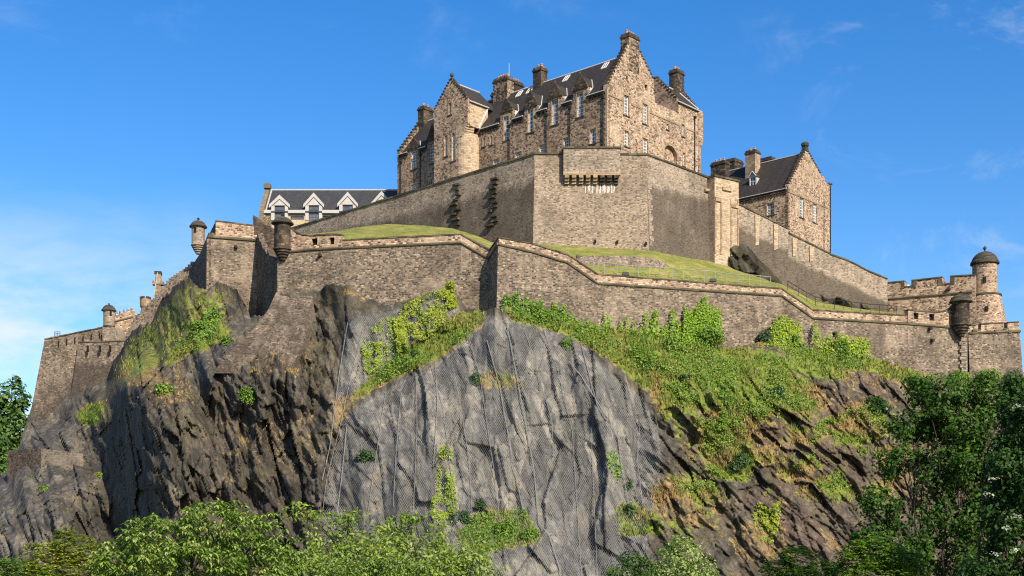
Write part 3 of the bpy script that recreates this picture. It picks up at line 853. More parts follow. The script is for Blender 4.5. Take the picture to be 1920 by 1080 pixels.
# soil gathers on ledges: where the blurred face leans back
Zw = CZ + (HY - PY) * D / F
Db = blur(D, 3, 2)
dpy = (PY[1:2, :] - PY[0:1, :])
slope = np.zeros(D.shape)
slope[1:-1] = (Db[:-2] - Db[2:]) / np.maximum(1e-3, (Zw[:-2] - Zw[2:]))      # metres back per metre up
ledge = sst(slope, 1.1, 2.3) * (1 - 0.45 * NET) * (.45 + .55 * sst(PX, 150, 260))
VEG = np.clip(np.maximum(VEG, VEG * 0.6 + ledge * 0.52 * (0.35 + DRY * .65)), 0, 1.2)
VEG = VEG - 0.25 * sst(-slope, -0.2, 0.5)
PINK = sst(PX, 1330, 1480) * (0.4 + 0.6 * sst(PY, 640, 760)) * 0.62 + 0.08
DIP = wR

def place(px, py, off=0.0):
    """the point of the rock face seen at a photo position"""
    i = int(np.clip(round((px - PX0) / (PX1 - PX0) * (NX - 1)), 0, NX - 1))
    v = (py - ytop[i]) / (YB - ytop[i])
    j = int(np.clip(round(v * (NY - 1)), 0, NY - 1))
    return P(px, py, D[j, i] - off)
def place_np(px, py):
    i = np.clip(np.rint((px - PX0) / (PX1 - PX0) * (NX - 1)), 0, NX - 1).astype(int)
    v = (py - ytop[i]) / (YB - ytop[i])
    j = np.clip(np.rint(v * (NY - 1)), 0, NY - 1).astype(int)
    d = D[j, i]
    return np.stack([(px - HX) * d / F, d, CZ + (HY - py) * d / F], 1), v, (j, i)

GX = (PX - HX) * D / F; GZ = CZ + (HY - PY) * D / F
# the top of the rock runs back level under the castle
rows = [(1.2, -0.15), (5.0, -0.8), (20.0, -1.5)]
bx_, by_, bz_ = [], [], []
for dd, dz in rows:
    bx_.append(GX[0] * (1 + dd / 220)); by_.append(D[0] + dd); bz_.append(GZ[0] + dz)
back = np.full(NX, 420.0)
bx_.append(GX[0] * 1.75); by_.append(back); bz_.append(GZ[0] * 0 + 18.0)
X4 = np.vstack(bx_[::-1] + [GX]); Y4 = np.vstack(by_[::-1] + [D]); Z4 = np.vstack(bz_[::-1] + [GZ])
nb = len(bx_)
def padtop(a, val): return np.vstack([np.full((nb, NX), val), a])
V4 = np.stack([X4.ravel(), Y4.ravel(), Z4.ravel()], 1)
nr = X4.shape[0]
ii = np.arange(nr * NX).reshape(nr, NX)
Fq = np.stack([ii[:-1, :-1].ravel(), ii[1:, :-1].ravel(), ii[1:, 1:].ravel(), ii[:-1, 1:].ravel()], 1)
rock = np_mesh('castle_cliff', V4, Fq, M['rock'], base=(0, 180, 0),
               attrs={'veg': padtop(VEG, 0.6), 'dry': padtop(DRY, 0.3), 'pink': padtop(PINK, 0.1), 'net': padtop(np.maximum(NET, .55 * (1 - sst(PX + nzL * .3, 130, 210)) + .4 * inpoly(PX, PY, [(380, 640), (500, 560), (520, 620), (420, 720), (300, 700)])), 0.0), 'dip': padtop(DIP, 0.0)})  # net is also raised on the low end rock, painting its sunlit paleness
setting(rock)

# ground sheet to the horizon
g = MB()
S_ = 3500
N_ = 12
for i in range(N_):
    for j in range(N_):
        x0, x1 = -S_ + 2 * S_ * i / N_, -S_ + 2 * S_ * (i + 1) / N_
        y0, y1 = -500 + 4000 * j / N_, -500 + 4000 * (j + 1) / N_
        g.poly([(x0, y0, 0), (x1, y0, 0), (x1, y1, 0), (x0, y1, 0)], face=(0, 0, 1))
setting(g.build('ground', M['ground'], base=(0, 0, 0)))

# grass terraces between the two ramparts
LAWN = [
    (545, [(455, 190.6), (450, 193), (446, 197), (443, 202), (440, 240)]),
    (620, [(447, 189.2), (440, 192), (437, 197), (435, 202), (438, 228)]),
    (680, [(448, 188.2), (438, 192), (430, 198), (424, 204), (430, 224)]),
    (740, [(446, 187.6), (437, 192), (429, 198), (421, 205), (428, 220)]),
    (800, [(444, 187), (436, 191), (430, 198), (424, 205), (431, 217)]),
    (850, [(444, 186.5), (438, 190), (434, 197), (428, 203), (434, 212)]),
    (900, [(460, 186), (455, 190), (452, 195), (445, 199), (448, 207)]),
    (925, [(474, 185.8), (466, 189), (462, 193), (456, 198), (454, 204)]),
    (940, [(462, 182.2), (462, 186), (460, 190), (457, 196), (455, 202)]),
    (1000, [(464, 182.6), (463, 186), (463, 190), (461, 195), (456, 200.8)]),
    (1064, [(484, 183.4), (478, 186), (476, 189.4), (470, 194), (458, 200.8)]),
    (1090, [(502, 184), (497, 187), (496, 189.6), (483, 190.0), (460, 200.8)]),
    (1121, [(519, 184.5), (508, 187), (497, 189.8), (482, 190.4), (461, 200.8)]),
    (1180, [(523, 186), (514, 188.5), (498, 191), (482, 191.7), (464, 200.9)]),
    (1225, [(527, 187.3), (517, 190), (500, 192), (488, 193), (467, 201.2)]),
    (1260, [(529, 188.3), (520, 191), (505, 193.5), (497, 194.5), (476, 204)]),
    (1320, [(534, 190), (525, 192.5), (514, 195), (508, 197), (487, 209)]),
    (1365, [(537, 191.2), (529, 193.5), (520, 197), (514, 200), (497, 212)]),
    (1430, [(542, 193), (536, 195.5), (530, 200), (524, 205), (521, 216)]),
    (1466, [(545, 194), (540, 196.5), (536, 201), (533, 206), (540, 217)]),
    (1525, [(584, 195.6), (578, 198), (570, 203), (563, 209), (562, 219)]),
    (1600, [(590, 197.6), (586, 200), (582, 206), (578, 212), (578, 221)]),
    (1660, [(593, 199), (590, 202), (588, 208), (586, 214), (586, 223)]),
    (1800, [(604, 203), (600, 207), (597, 212), (594, 218), (592, 226)])]
lp = np.array([l[0] for l in LAWN], float)
cols = np.arange(545, 1801, 4.0)
rowsY = [np.interp(cols, lp, [l[1][k][0] for l in LAWN]) for k in range(5)]
rowsD = [np.interp(cols, lp, [l[1][k][1] for l in LAWN]) for k in range(5)]
LY, LD = [], []
SUB = 8
for k in range(4):
    for q in range(SUB + (1 if k == 3 else 0)):
        f = q / SUB
        LY.append(rowsY[k] * (1 - f) + rowsY[k + 1] * f); LD.append(rowsD[k] * (1 - f) + rowsD[k + 1] * f)
LY, LD = np.array(LY), np.array(LD)
LXw = (cols[None, :] - HX) * LD / F; LZw = CZ + (HY - LY) * LD / F
LZw = LZw + (fbm(LXw * 0.3, LD * 0.3, 77, 4) - 0.5) * 0.35
LZw[0] -= 0.3
n0, n1_ = LXw.shape
ii = np.arange(n0 * n1_).reshape(n0, n1_)
Lq = np.stack([ii[:-1, :-1].ravel(), ii[:-1, 1:].ravel(), ii[1:, 1:].ravel(), ii[1:, :-1].ravel()], 1)
lawn_o = np_mesh('terrace_lawn', np.stack([LXw.ravel(), LD.ravel(), LZw.ravel()], 1), Lq, M['lawn'], base=(0, 195, 50), smooth=True)
setting(lawn_o)
def lawn_at(px, f):
    """point on the lawn: f 0 at the lower rampart, 1 at the upper one"""
    i = int(np.clip(round((px - 545) / 4), 0, n1_ - 1)); j = int(np.clip(round(f * (n0 - 1)), 0, n0 - 1))
    return Vector((LXw[j, i], LD[j, i], LZw[j, i]))
# filled ward inside the upper rampart
w = MB()
outl = [(560, 243), (1002, 203), (1213, 203), (1327, 213), (1385, 216), (1480, 221), (1545, 225)]
top = [P(px, 0, d) for px, d in outl]
zt = [68, 67, 67, 67, 64, 60, 57]
far = [Vector((80, 300, 57)), Vector((-60, 300, 68))]
pts = [Vector((p.x, p.y, z)) for p, z in zip(top, zt)] + far
cen = Vector((10, 235, 66))
for i in range(len(pts)):
    w.poly([pts[i], pts[(i + 1) % len(pts)], cen], face=(0, 0, 1))
setting(w.build('ward_ground', M['lawn'], base=(0, 240, 66)))
# ------------------------------------------------------------------ castle builders
def crow(u0, z0, u1, z1, n):
    """stair profile from (u0,z0) to (u1,z1)"""
    r = []
    for i in range(n):
        f0, f1 = i / n, (i + 1) / n
        ua, ub = u0 + (u1 - u0) * f0, u0 + (u1 - u0) * f1
        z = z0 + (z1 - z0) * (f1 if z1 > z0 else f0)
        r += [(ua, z), (ub, z)]
    return r

def stepcaps(par, pl, outline, depth, mat='ashlar_dark', zmin=-1e9):
    """a weathered cap stone on every crow step"""
    m = MB(); rg = random.Random(len(outline))
    for (u0, z0), (u1, z1) in zip(outline, outline[1:] + outline[:1]):
        if abs(z1 - z0) < 1e-4 and .15 < abs(u1 - u0) < 1.1 and z0 > zmin:
            a, b = min(u0, u1) - .06, max(u0, u1) + .06
            h = .26 + rg.uniform(-.05, .05)
            m.slab(pl, [(a, z0 + .004), (b, z0 + .004), (b, z0 + h), (a, z0 + h)], (), depth + .16, .08)
    if m.f: m.build('crow_step_caps', M[mat], par)

class Wall:
    def __init__(s, pl): s.pl = pl; s.holes = []; s.w = []
    def win(s, x0, y0, x1, y1, nx=3, ny=4, arch=False, void=False, sur=True, smat='ashlar', fmat='white', uz=None, sw=0.26):
        u0, z0, u1, z1 = uz if uz else s.pl.rect(x0, y0, x1, y1)
        if arch:
            r = (u1 - u0) / 2; c = (u0 + u1) / 2; zs = max(z0 + 0.05, z1 - r)
            h = [(u0, z0), (u1, z0)] + [(c + r * math.cos(t), zs + (z1 - zs) * math.sin(t)) for t in [math.pi * k / 8 for k in range(9)]]
        else:
            h = [(u0, z0), (u1, z0), (u1, z1), (u0, z1)]
        s.holes.append(h)
        s.w.append((u0, z0, u1, z1, nx, ny, arch, void, sur, smat, fmat, sw, h))
    def finish(s, name, par, outline, mats, depth=0.6, recess=0.22, soot=None):
        m = MB(); m.slab(s.pl, outline, s.holes, depth, soot=soot)
        ob = m.build(name, mats, par)
        for q in s.w: s.fit(par, recess, *q)
        return ob
    def fit(s, par, recess, u0, z0, u1, z1, nx, ny, arch, void, sur, smat, fmat, sw, h):
        pl = s.pl
        if void:
            b = MB(); b.slab(pl, h, (), 0.1, -0.55)
            b.build('opening', M['void'], par)
            return
        f = MB(); t = 0.11
        def bar(a, b_, c, d, off):
            f.slab(pl, [(a, b_), (c, b_), (c, d), (a, d)], (), 0.08, off)
        bar(u0, z0, u0 + t, z1 - (0.2 if arch else 0), -recess); bar(u1 - t, z0, u1, z1 - (0.2 if arch else 0), -recess)
        bar(u0 + t, z0, u1 - t, z0 + t * 1.3, -recess); bar(u0 + t, z1 - t, u1 - t, z1, -recess)
        mt = 0.075
        for i in range(1, nx):
            uu = u0 + (u1 - u0) * i / nx
            bar(uu - mt / 2, z0 + t * 1.3, uu + mt / 2, z1 - t, -recess - 0.015)
        for j in range(1, ny):
            zz = z0 + (z1 - z0) * j / ny
            k = 0.13 if j == ny // 2 and ny > 3 else mt
            bar(u0 + t, zz - k / 2, u1 - t, zz + k / 2, -recess - 0.01)
        wo = f.build('window', M[fmat], par)
        g = MB(); g.slab(pl, h, (), 0.04, -recess - 0.06, back=False)
        g.build('pane', M['glass'], wo)
        if sur:
            k = MB(); e = 0.002
            def blk(a, b_, c, d, o): k.slab(pl, [(a, b_), (c, b_), (c, d), (a, d)], (), 0.12, o)
            hz = (z1 - z0); nq = max(2, round(hz / 0.5))
            for side in (-1, 1):
                for q in range(nq):
                    ex = sw * (1.35 if (q + (side > 0)) % 2 else 0.8)
                    za, zb = z0 + hz * q / nq, z0 + hz * (q + 1) / nq - 0.012
                    if side < 0: blk(u0 - ex, za, u0 - e, zb, 0.045)
                    else: blk(u1 + e, za, u1 + ex, zb, 0.045)
            if not arch: blk(u0 - sw * 1.1, z1 + e, u1 + sw * 1.1, z1 + 0.36, 0.05)
            k.build('surround', M[smat], wo)
            sl = MB()
            sl.slab(pl, [(u0 - sw, z0 - 0.2), (u1 + sw, z0 - 0.2), (u1 + sw, z0 - e), (u0 - sw, z0 - e)], (), 0.3, 0.12)
            sl.build('sill', M['ashlar_dark'], wo)

def chimney(par, c, ax, ay, z0, z1, pots=3, mat='ashlar_dark', along='x'):
    c = Vector(c); A = Vector((ax[0], ax[1])); B = Vector((ay[0], ay[1]))
    m = MB(); h = z1 - z0
    m.box((c.x, c.y, z0), A, B, h - 0.75)
    o = m.build('chimney', M[mat], par); m = MB()
    m.box((c.x, c.y, z1 - 0.745), A * 1.0 + A.normalized() * 0.14, B + B.normalized() * 0.14, 0.30)
    m.box((c.x, c.y, z1 - 0.44), A + A.normalized() * 0.05, B + B.normalized() * 0.05, 0.44, taper=0.9)
    m.build('cap', M['ashlar_dark'], o)
    L = A if A.length > B.length else B
    for i in range(pots):
        f = (i + 0.5) / pots * 2 - 1
        q = Vector((c.x, c.y)) + L * f * 0.82
        p = MB(); p.lathe((q.x, q.y, z1 - 0.01), [(0.0, 0.0), (0.24, 0.0), (0.19, 0.5), (0.26, 0.54), (0.23, 0.66), (0.14, 0.66), (0.14, 0.4), (0.0, 0.4)], 8)
        p.build('chimney_pot', M['pot'], o)
    return o

def pipe(par, pl, px, y0, y1, off=0.16, r=0.09):
    u, z1 = pl.hit(px, y0); _, z0 = pl.hit(px, y1)
    m = MB(); m.tube([pl.pt(u, z0, off), pl.pt(u, z1, off)], r, 6)
    m.hexa([pl.pt(u - .2, z1 - .1, 0.02), pl.pt(u + .2, z1 - .1, 0.02), pl.pt(u + .2, z1 - .1, 0.34), pl.pt(u - .2, z1 - .1, 0.34)],
           [pl.pt(u - .26, z1 + .35, 0.02), pl.pt(u + .26, z1 + .35, 0.02), pl.pt(u + .26, z1 + .35, 0.4), pl.pt(u - .26, z1 + .35, 0.4)])
    m.build('downpipe', M['iron'], par)

def roofquad(m, pts, th=0.16):
    m.poly(pts, face=(0, 0, 1))
    pts = [Vector(p) for p in pts]
    low = [p - Vector((0, 0, th)) for p in pts]
    m.poly(low, face=(0, 0, -1))
    c = sum(pts, Vector()) / len(pts)
    for i in range(len(pts)):
        q = [pts[i], pts[(i + 1) % len(pts)], low[(i + 1) % len(pts)], low[i]]
        m.poly(q, face=sum(q, Vector()) / 4 - c)

# ------------------------------------------------------------------ the great gabled block on the summit
Cc = XY(1138, 210)
A_ = Vector((-1.10, 1.0)).normalized()
B_ = Vector((A_.y, -A_.x))
def H(s, w, z):
    q = Cc + A_ * s + B_ * w
    return Vector((q.x, q.y, z))
plL = Plane(Cc, A_); plG = Plane(Cc, B_)
ZB, ZE, ZR, WR = 68.0, 85.25, 92.7, 6.2
hall = thing('gabled_castle_block', 'great stone block crowning the rock with crow-stepped gables and a row of dormers', 'castle building', H(20, 5, ZB))
# long wall
W = Wall(plL)
dorm = [((944.7, 218, 954.4, 262.8), 189, 207, 12.4), ((989.8, 203.5, 999.8, 248), 172.7, 198.6, 12.6), ((1034.6, 187.2, 1046.6, 233.6), 158, 181, 14), ((1081.6, 172.7, 1093.6, 219), 142, 164.6, 14.6),
        ((771, 282, 780.6, 317), 262, 277, 10.5), ((805.6, 270, 814.7, 306.6), 240, 261, 10)]
ds = []
for rc, ya, yb, hw in dorm:
    W.win(*rc, nx=3, ny=6)
    cx = (rc[0] + rc[2]) / 2
    ua, ub = sorted((plL.u(cx - hw * 0.92), plL.u(cx + hw * 0.92)))
    za = plL.hit(cx, ya)[1]; zb = plL.hit(cx, yb)[1]
    ds.append((ua, ub, zb, za))
for rc in ((925, 298.5, 935.6, 310.5), (966, 285, 978, 297.5), (1011, 271.6, 1021.6, 287), (1056, 257.6, 1067.7, 279.7), (1106, 242, 1117, 269), (771, 346, 780.6, 357), (809, 334, 818, 345)):
    W.win(*rc, nx=3, ny=4)
W.win(905.5, 258.6, 909.7, 275, nx=2, ny=3, arch=True, sw=0.2); W.win(919, 254.7, 923, 271.6, nx=2, ny=3, arch=True, sw=0.2)
S1 = 50.0
out = [(0.0, ZB), (S1, ZB), (S1, ZE)]
for ua, ub, zb, za in sorted(ds, key=lambda d: -d[0]):
    out += [(ub, ZE), (ub, zb), ((ua + ub) / 2, za), (ua, zb), (ua, ZE)]
out += [(0.0, ZE)]
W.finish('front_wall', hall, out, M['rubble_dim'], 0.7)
k = (ZR - ZE) / WR
# dormers: carved gablet, cheeks and little roof
for ua, ub, zb, za in ds:
    m = MB(); um = (ua + ub) / 2
    e = 0.18
    m.slab(plL, [(ua - e, zb), (ub + e, zb), (um, za + 0.45)], (), 0.35, 0.16, mi=0)
    m.slab(plL, [(ua - e, zb - 0.28), (ub + e, zb - 0.28), (ub + e, zb - 0.003), (ua - e, zb - 0.003)], (), 0.3, 0.2, mi=0)
    m.tube([plL.pt(um, za + 0.3, -0.02), plL.pt(um, za + 0.85, -0.02)], [0.16, 0.05], 5, 0)
    def back_pt(u, z): return plL.pt(u, z, -max(0.0, (z - ZE) / k) - 0.02)
    for uu in (ua + 0.02, ub - 0.02):
        m.poly([plL.pt(uu, ZE, -0.03), plL.pt(uu, zb, -0.03), back_pt(uu, zb)], 1, face=Vector((plL.d.x, plL.d.y, 0)) * (1 if uu > um else -1))
    for uu in (ua - 0.1, ub + 0.1):
        m.poly([plL.pt(uu, zb, -0.2), plL.pt(um, za + 0.1, -0.2), back_pt(um, za + 0.1), back_pt(uu, zb)], 2, face=(0, 0, 1))
        m.tube([back_pt(uu, zb) + Vector((0, 0, .05)), back_pt(um, za + 0.1) + Vector((0, 0, .05))], 0.10, 4, 1)
        m.tube([plL.pt(uu, ZE, -0.1), back_pt(uu, zb)], 0.09, 4, 1)
    m.build('dormer', [M['ashlar_dark'], M['lead'], M['slate']], hall)
# corbel course under the eaves, gutter and eaves line
segs = []
cuts = sorted([(a - 0.1, b + 0.1) for a, b, _, _ in ds])
p0 = 0.3
for a, b in cuts + [(28.7, 37.5)]: pass
cuts = sorted(cuts + [(28.6, 37.5)])
for a, b in cuts + [(S1, S1)]:
    if a > p0 + 0.3: segs.append((p0, a))
    p0 = max(p0, b)
for a, b in segs:
    m = MB()
    m.slab(plL, [(a, ZE - 0.62), (b, ZE - 0.62), (b, ZE - 0.12), (a, ZE - 0.12)], (), 0.25, 0.24)
    n = max(1, int((b - a) / 0.62))
    for i in range(n):
        u = a + (i + 0.5) * (b - a) / n
        m.slab(plL, [(u - 0.15, ZE - 1.0), (u + 0.15, ZE - 1.0), (u + 0.15, ZE - 0.625), (u - 0.15, ZE - 0.625)], (), 0.2, 0.18)
    m.build('corbel_course', M['ashlar_dark'], hall)
for a, b in segs:
    g = MB(); g.tube([plL.pt(a, ZE - .2, 0.36), plL.pt(b, ZE - .2, 0.36)], 0.1, 5); g.build('gutter', M['lead'], hall)
for px, y0, y1 in ((956, 239, 306), (1025.5, 218, 290), (1069.6, 205, 284), (1131.5, 184, 284), (897.5, 257, 320), (789, 292, 352), (752.5, 306, 366)):
    pipe(hall, plL, px, y0, y1)
# main roof
m = MB()
roofquad(m, [H(0.55, 0.45, ZE + k * .45), H(S1 - 0.5, 0.45, ZE + k * .45), H(S1 - 0.5, WR, ZR), H(0.55, WR, ZR)])
for a, b in segs: roofquad(m, [H(max(a, .55), -0.3, ZE - k * .3 + .12), H(min(b, S1 - .5), -0.3, ZE - k * .3 + .12), H(min(b, S1 - .5), .46, ZE + k * .46), H(max(a, .55), .46, ZE + k * .46)])
roofquad(m, [H(0.55, 12.7, ZE), H(S1 - 0.5, 12.7, ZE), H(S1 - 0.5, WR, ZR), H(0.55, WR, ZR)])
ro = m.build('roof', M['slate'], hall)
m = MB(); m.tube([H(1.9, WR, ZR + 0.1), H(S1 - 0.5, WR, ZR + 0.1)], 0.15, 6)
m.build('ridge_flashing', M['lead'], ro)
for px, py in ((1133.5, 120), (1060, 144), (972, 173), (992, 166)):
    # skylights lie in the roof slope
    best = None
    for s_ in np.arange(0.5, 45, 0.1):
        for w_ in (3.6, 4.3, 5.0, 5.5):
            q = H(s_, w_, ZE + k * w_)
            e = (HX + F * q.x / q.y - px) ** 2 + (HY - F * (q.z - CZ) / q.y - py) ** 2
            if best is None or e < best[0]: best = (e, s_, w_)
    _, s_, w_ = best
    m = MB()
    for (sa, sb, wa, wb) in ((-.55, .55, -.5, -.4), (-.55, .55, .4, .5), (-.55, -.45, -.4, .4), (.45, .55, -.4, .4), (-.05, .05, -.4, .4)):
        b4 = [H(s_ + sa, w_ + wa, ZE + k * (w_ + wa) + 0.02), H(s_ + sb, w_ + wa, ZE + k * (w_ + wa) + 0.02), H(s_ + sb, w_ + wb, ZE + k * (w_ + wb) + 0.02), H(s_ + sa, w_ + wb, ZE + k * (w_ + wb) + 0.02)]
        m.hexa(b4, [p + Vector((0, 0, 0.14)) for p in b4])
    so = m.build('skylight', M['white'], ro)
    m = MB(); b4 = [H(s_ + a, w_ + c, ZE + k * (w_ + c) + 0.06) for a, c in ((-.5, -.45), (.5, -.45), (.5, .45), (-.5, .45))]
    m.poly(b4, face=(0, 0, 1)); m.build('pane', M['glass'], so)
# main gable
W = Wall(plG)
for rc in ((1169.8, 179, 1179, 216.5), (1205.5, 195, 1214, 232.7)): W.win(*rc, nx=3, ny=6)
for rc in ((1170.8, 245.6, 1179.5, 274.8), (1205.8, 260, 1214.6, 288.8)): W.win(*rc, nx=3, ny=5)
W.win(1174, 143.5, 1177, 152.6, void=True); W.win(1209, 159.4, 1213.6, 169.4, void=True)
W.win(1249.6, 232.7, 1253.5, 243, nx=1, ny=2, sw=0.2); W.win(1278.6, 233.6, 1283, 256, nx=2, ny=4, sw=0.2); W.win(1280.2, 286.8, 1284.6, 311.5, nx=2, ny=4, sw=0.2)
hu = plG.rect(1243.7, 273, 1269.7, 305)
zt_ = lambda px, py: plG.hit(px, py)
uC, zC = zt_(1178.5, 84); uD, zD = zt_(1199, 98); uE, zE_ = zt_(1224, 151.6)
U1, U2 = 19.8, 27.2
ZM = 86.6; ZQ = 88.6
ah = hu
r = (ah[2] - ah[0]) / 2; cu = (ah[0] + ah[2]) / 2
niche = [(ah[0], ah[1] - 1.2), (ah[2], ah[1] - 1.2)] + [(cu + r * math.cos(t), ah[3] - r + r * math.sin(t)) for t in [math.pi * q / 12 for q in range(13)]]
W.holes.append(niche)
out = [(0, ZB), (U2, ZB), (U2, ZQ), (U1, ZQ), (U1, ZM), (13.4, ZM), (13.4, zE_ - 0.5)]
st = crow(0.0, 85.6, uC, zC, 14)
st2 = crow(uD, zD, 13.4, zE_ - 0.5, 9)
out = [(0, ZB), (U2, ZB), (U2, ZQ), (U1 + 0.01, ZQ), (U1, ZM), (13.4, ZM)] + st2[::-1][1:] + [(uD, zC + .1), (uC, zC + .1)] + st[::-1]
cl_ = []
for q in out:
    if not cl_ or (abs(q[0] - cl_[-1][0]) + abs(q[1] - cl_[-1][1])) > 1e-4: cl_.append(q)
W.finish('gable_wall', hall, cl_, M['rubble'], 0.75); stepcaps(hall, plG, cl_, .75, zmin=85)
# niche back and its dressed arch
m = MB(); m.slab(plG, niche, (), 0.1, -0.62); m.build('arched_recess', M['rubble'], hall)
m = MB()
for q in range(11):
    t0, t1 = math.pi * q / 11, math.pi * (q + 0.94) / 11
    m.slab(plG, [(cu + r * math.cos(t0), ah[3] - r + r * math.sin(t0)), (cu + (r + .45) * math.cos(t0), ah[3] - r + (r + .45) * math.sin(t0)),
                 (cu + (r + .45) * math.cos(t1), ah[3] - r + (r + .45) * math.sin(t1)), (cu + r * math.cos(t1), ah[3] - r + r * math.sin(t1))], (), 0.3, 0.07)
m.build('arch_ring', M['ashlar'], hall)
# string courses and corner stones on the gable
zs_ = plG.hit(1141, 176.5)[1]
for (xa, xb) in ((1141, 1166), (1183, 1202), (1218, 1275), (1286, 1303)):
    ua, ub, z = plG.u(xa), plG.u(xb), zs_
    m = MB(); m.slab(plG, [(ua, z - 0.16), (ub, z - 0.16), (ub, z + 0.16), (ua, z + 0.16)], (), 0.3, 0.1); m.build('string_course', M['ashlar'], hall)
m = MB()
zz = ZB; i = 0
while zz < 85.0:
    h = 0.42
    e = 0.55 if i % 2 else 0.32
    m.slab(plG, [(-0.04, zz), (e, zz), (e, zz + h - .02), (-0.04, zz + h - .02)], (), 0.3, 0.045)
    m.slab(plL, [(-0.04, zz), (0.87 - e, zz), (0.87 - e, zz + h - .02), (-0.04, zz + h - .02)], (), 0.3, 0.045)
    zz += h; i += 1
m.build('corner_stones', M['ashlar'], hall)
# gable top chimney
um = (uC + uD) / 2
cp = H(0.86, um, 0)
chimney(hall, cp, A_ * 0.88, B_ * ((uD - uC) / 2 - .1), 91.5 - 1.5, 96.5, 4, 'chimney')
c2 = H(28.8, WR, 0); chimney(hall, c2, A_ * 1.75, B_ * 0.9, 89.5, 96.0, 5, 'chimney')
c2 = H(28.0, WR + 2.4, 0); chimney(hall, c2, A_ * 0.9, B_ * 1.2, 89.5, 95.7, 3)
c2 = H(20.1, WR + 0.2, 0); chimney(hall, c2, A_ * 0.95, B_ * 0.85, 91, 95.7, 2)
c2 = H(S1 - 0.6, WR + 0.1, 0); chimney(hall, c2, A_ * 0.8, B_ * 1.3, 90, 95.6, 2)
# far end crow-stepped gable
plE = Plane(Cc + A_ * S1, B_)
m = MB()
o_ = crow(0, ZE, WR, ZR + 0.4, 11) + crow(WR, ZR + 0.4, 12.9, ZE, 11)
o_ = [(12.9, ZB), (0, ZB)] + o_
cl_ = []
for q in o_:
    if not cl_ or (abs(q[0] - cl_[-1][0]) + abs(q[1] - cl_[-1][1])) > 1e-4: cl_.append(q)
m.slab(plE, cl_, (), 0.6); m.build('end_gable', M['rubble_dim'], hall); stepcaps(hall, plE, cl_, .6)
# rear range behind the gable wall's far part
m = MB()
roofquad(m, [H(-0.25, U1 + 0.3, ZQ - 0.15), H(-0.25, U2 - 0.2, ZQ - 0.15), H(4.75, U2 - 0.2, 93.2), H(4.75, U1 + 0.3, 93.2)])
roofquad(m, [H(9.6, U1 + 0.3, ZQ), H(9.6, U2 - 0.2, ZQ), H(4.75, U2 - 0.2, 93.2), H(4.75, U1 + 0.3, 93.2)])
rr = m.build('rear_roof', M['slate'], hall)
for fa, fb_, fr in ((H(4.75, U1 + .3, 93.3), H(4.75, U2 - .3, 93.3), .13), (H(-0.28, U1 + .2, ZQ - .1), H(-0.28, U2 + .1, ZQ - .1), .11), (H(-0.1, U2 - .7, ZQ + .2), H(4.7, U2 - .7, 93.35), .12)):
    m = MB(); m.tube([fa, fb_], fr, 5); m.build('flashing', M['lead'], rr)
for uu, nm in ((U1, 'inner'), (U2, 'outer')):
    plx = Plane(Cc + B_ * uu, A_)
    o_ = [(9.6, ZB), (0.76, ZB), (0.76, ZM - 0.05)] + ([(0.0, ZM - 0.05)] if uu == U1 else []) + crow(0.0 if uu == U1 else 0.76, ZQ + 0.1, 4.75, 93.7, 9) + crow(4.75, 93.7, 9.6, ZQ + 0.1, 9)
    cl_ = []
    for q in o_:
        if not cl_ or (abs(q[0] - cl_[-1][0]) + abs(q[1] - cl_[-1][1])) > 1e-4: cl_.append(q)
    m = MB(); m.slab(plx, cl_, (), 0.55, 0.0 if uu == U1 else -0.0)
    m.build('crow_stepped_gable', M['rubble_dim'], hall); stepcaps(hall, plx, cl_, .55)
cq = H(4.75, U2 - 0.6, 0); chimney(hall, cq, A_ * 0.85, B_ * 1.15, 91.5, 97.0, 2)
m = MB()
m.box(H(4.7, U2 - 0.35, ZB), A_ * 4.85, B_ * 0.3, ZQ - ZB); m.box(H(10.0, 20, ZB), A_ * 0.3, B_ * 7, ZQ - ZB - .1)
m.box(H(25, 12.4, ZB), A_ * 24.9, B_ * 0.3, ZE - ZB)
m.build('back_wall', M['rubble_dim'], hall)
m = MB(); m.box(H(5.4, 16.6, ZM - 0.4), A_ * 4.6, B_ * 3.1, 0.3); m.build('flat_roof', M['lead'], hall)
# corbelled corner at the far end of the gable
m = MB(); q = H(0.2, U2 - 0.2, 0)
m.lathe((q.x, q.y, 0), [(0.1, 81.2), (0.35, 81.7), (0.4, 82.1), (0.6, 82.4), (0.65, 82.8), (0.78, 83.1), (0.78, 88.3), (0.5, 88.6), (0, 88.7)], 14)
m.build('corner_turret', M['rubble'], hall)
pipe(hall, plG, 1301.5, 222, 322)

# projecting wing with the round stair
PW = 3.0
plW = Plane(Cc - B_ * PW, A_)
ur, ul = plW.u(877), plW.u(814)
zl = 89.6; za = plW.hit(845, 150)[1]; ua_ = plW.u(845)
RT = 2.35
W = Wall(plW)
W.win(841.3, 193, 846.2, 215, nx=1, ny=4, arch=False, sw=0.28)
W.win(833.3, 253.7, 839, 293, nx=2, ny=7, arch=True); W.win(847.2, 249, 853.8, 301.7, nx=2, ny=9, arch=True); W.win(832, 331, 838, 339, nx=2, ny=2)
ZT = 85.6
st = crow(ul, zl, ua_, za, 11); st2 = crow(ua_, za, ur, zl, 11)
o_ = [(ur, ZT), (ur + RT, ZT - 2.4), (ur + RT, ZB), (ul, ZB)] + st + st2[1:]
cl_ = []
for q in o_:
    if not cl_ or (abs(q[0] - cl_[-1][0]) + abs(q[1] - cl_[-1][1])) > 1e-4: cl_.append(q)
W.finish('wing_gable', hall, cl_, M['rubble'], 0.6); stepcaps(hall, plW, cl_, .6)
plS = Plane(Cc + A_ * ur, B_)
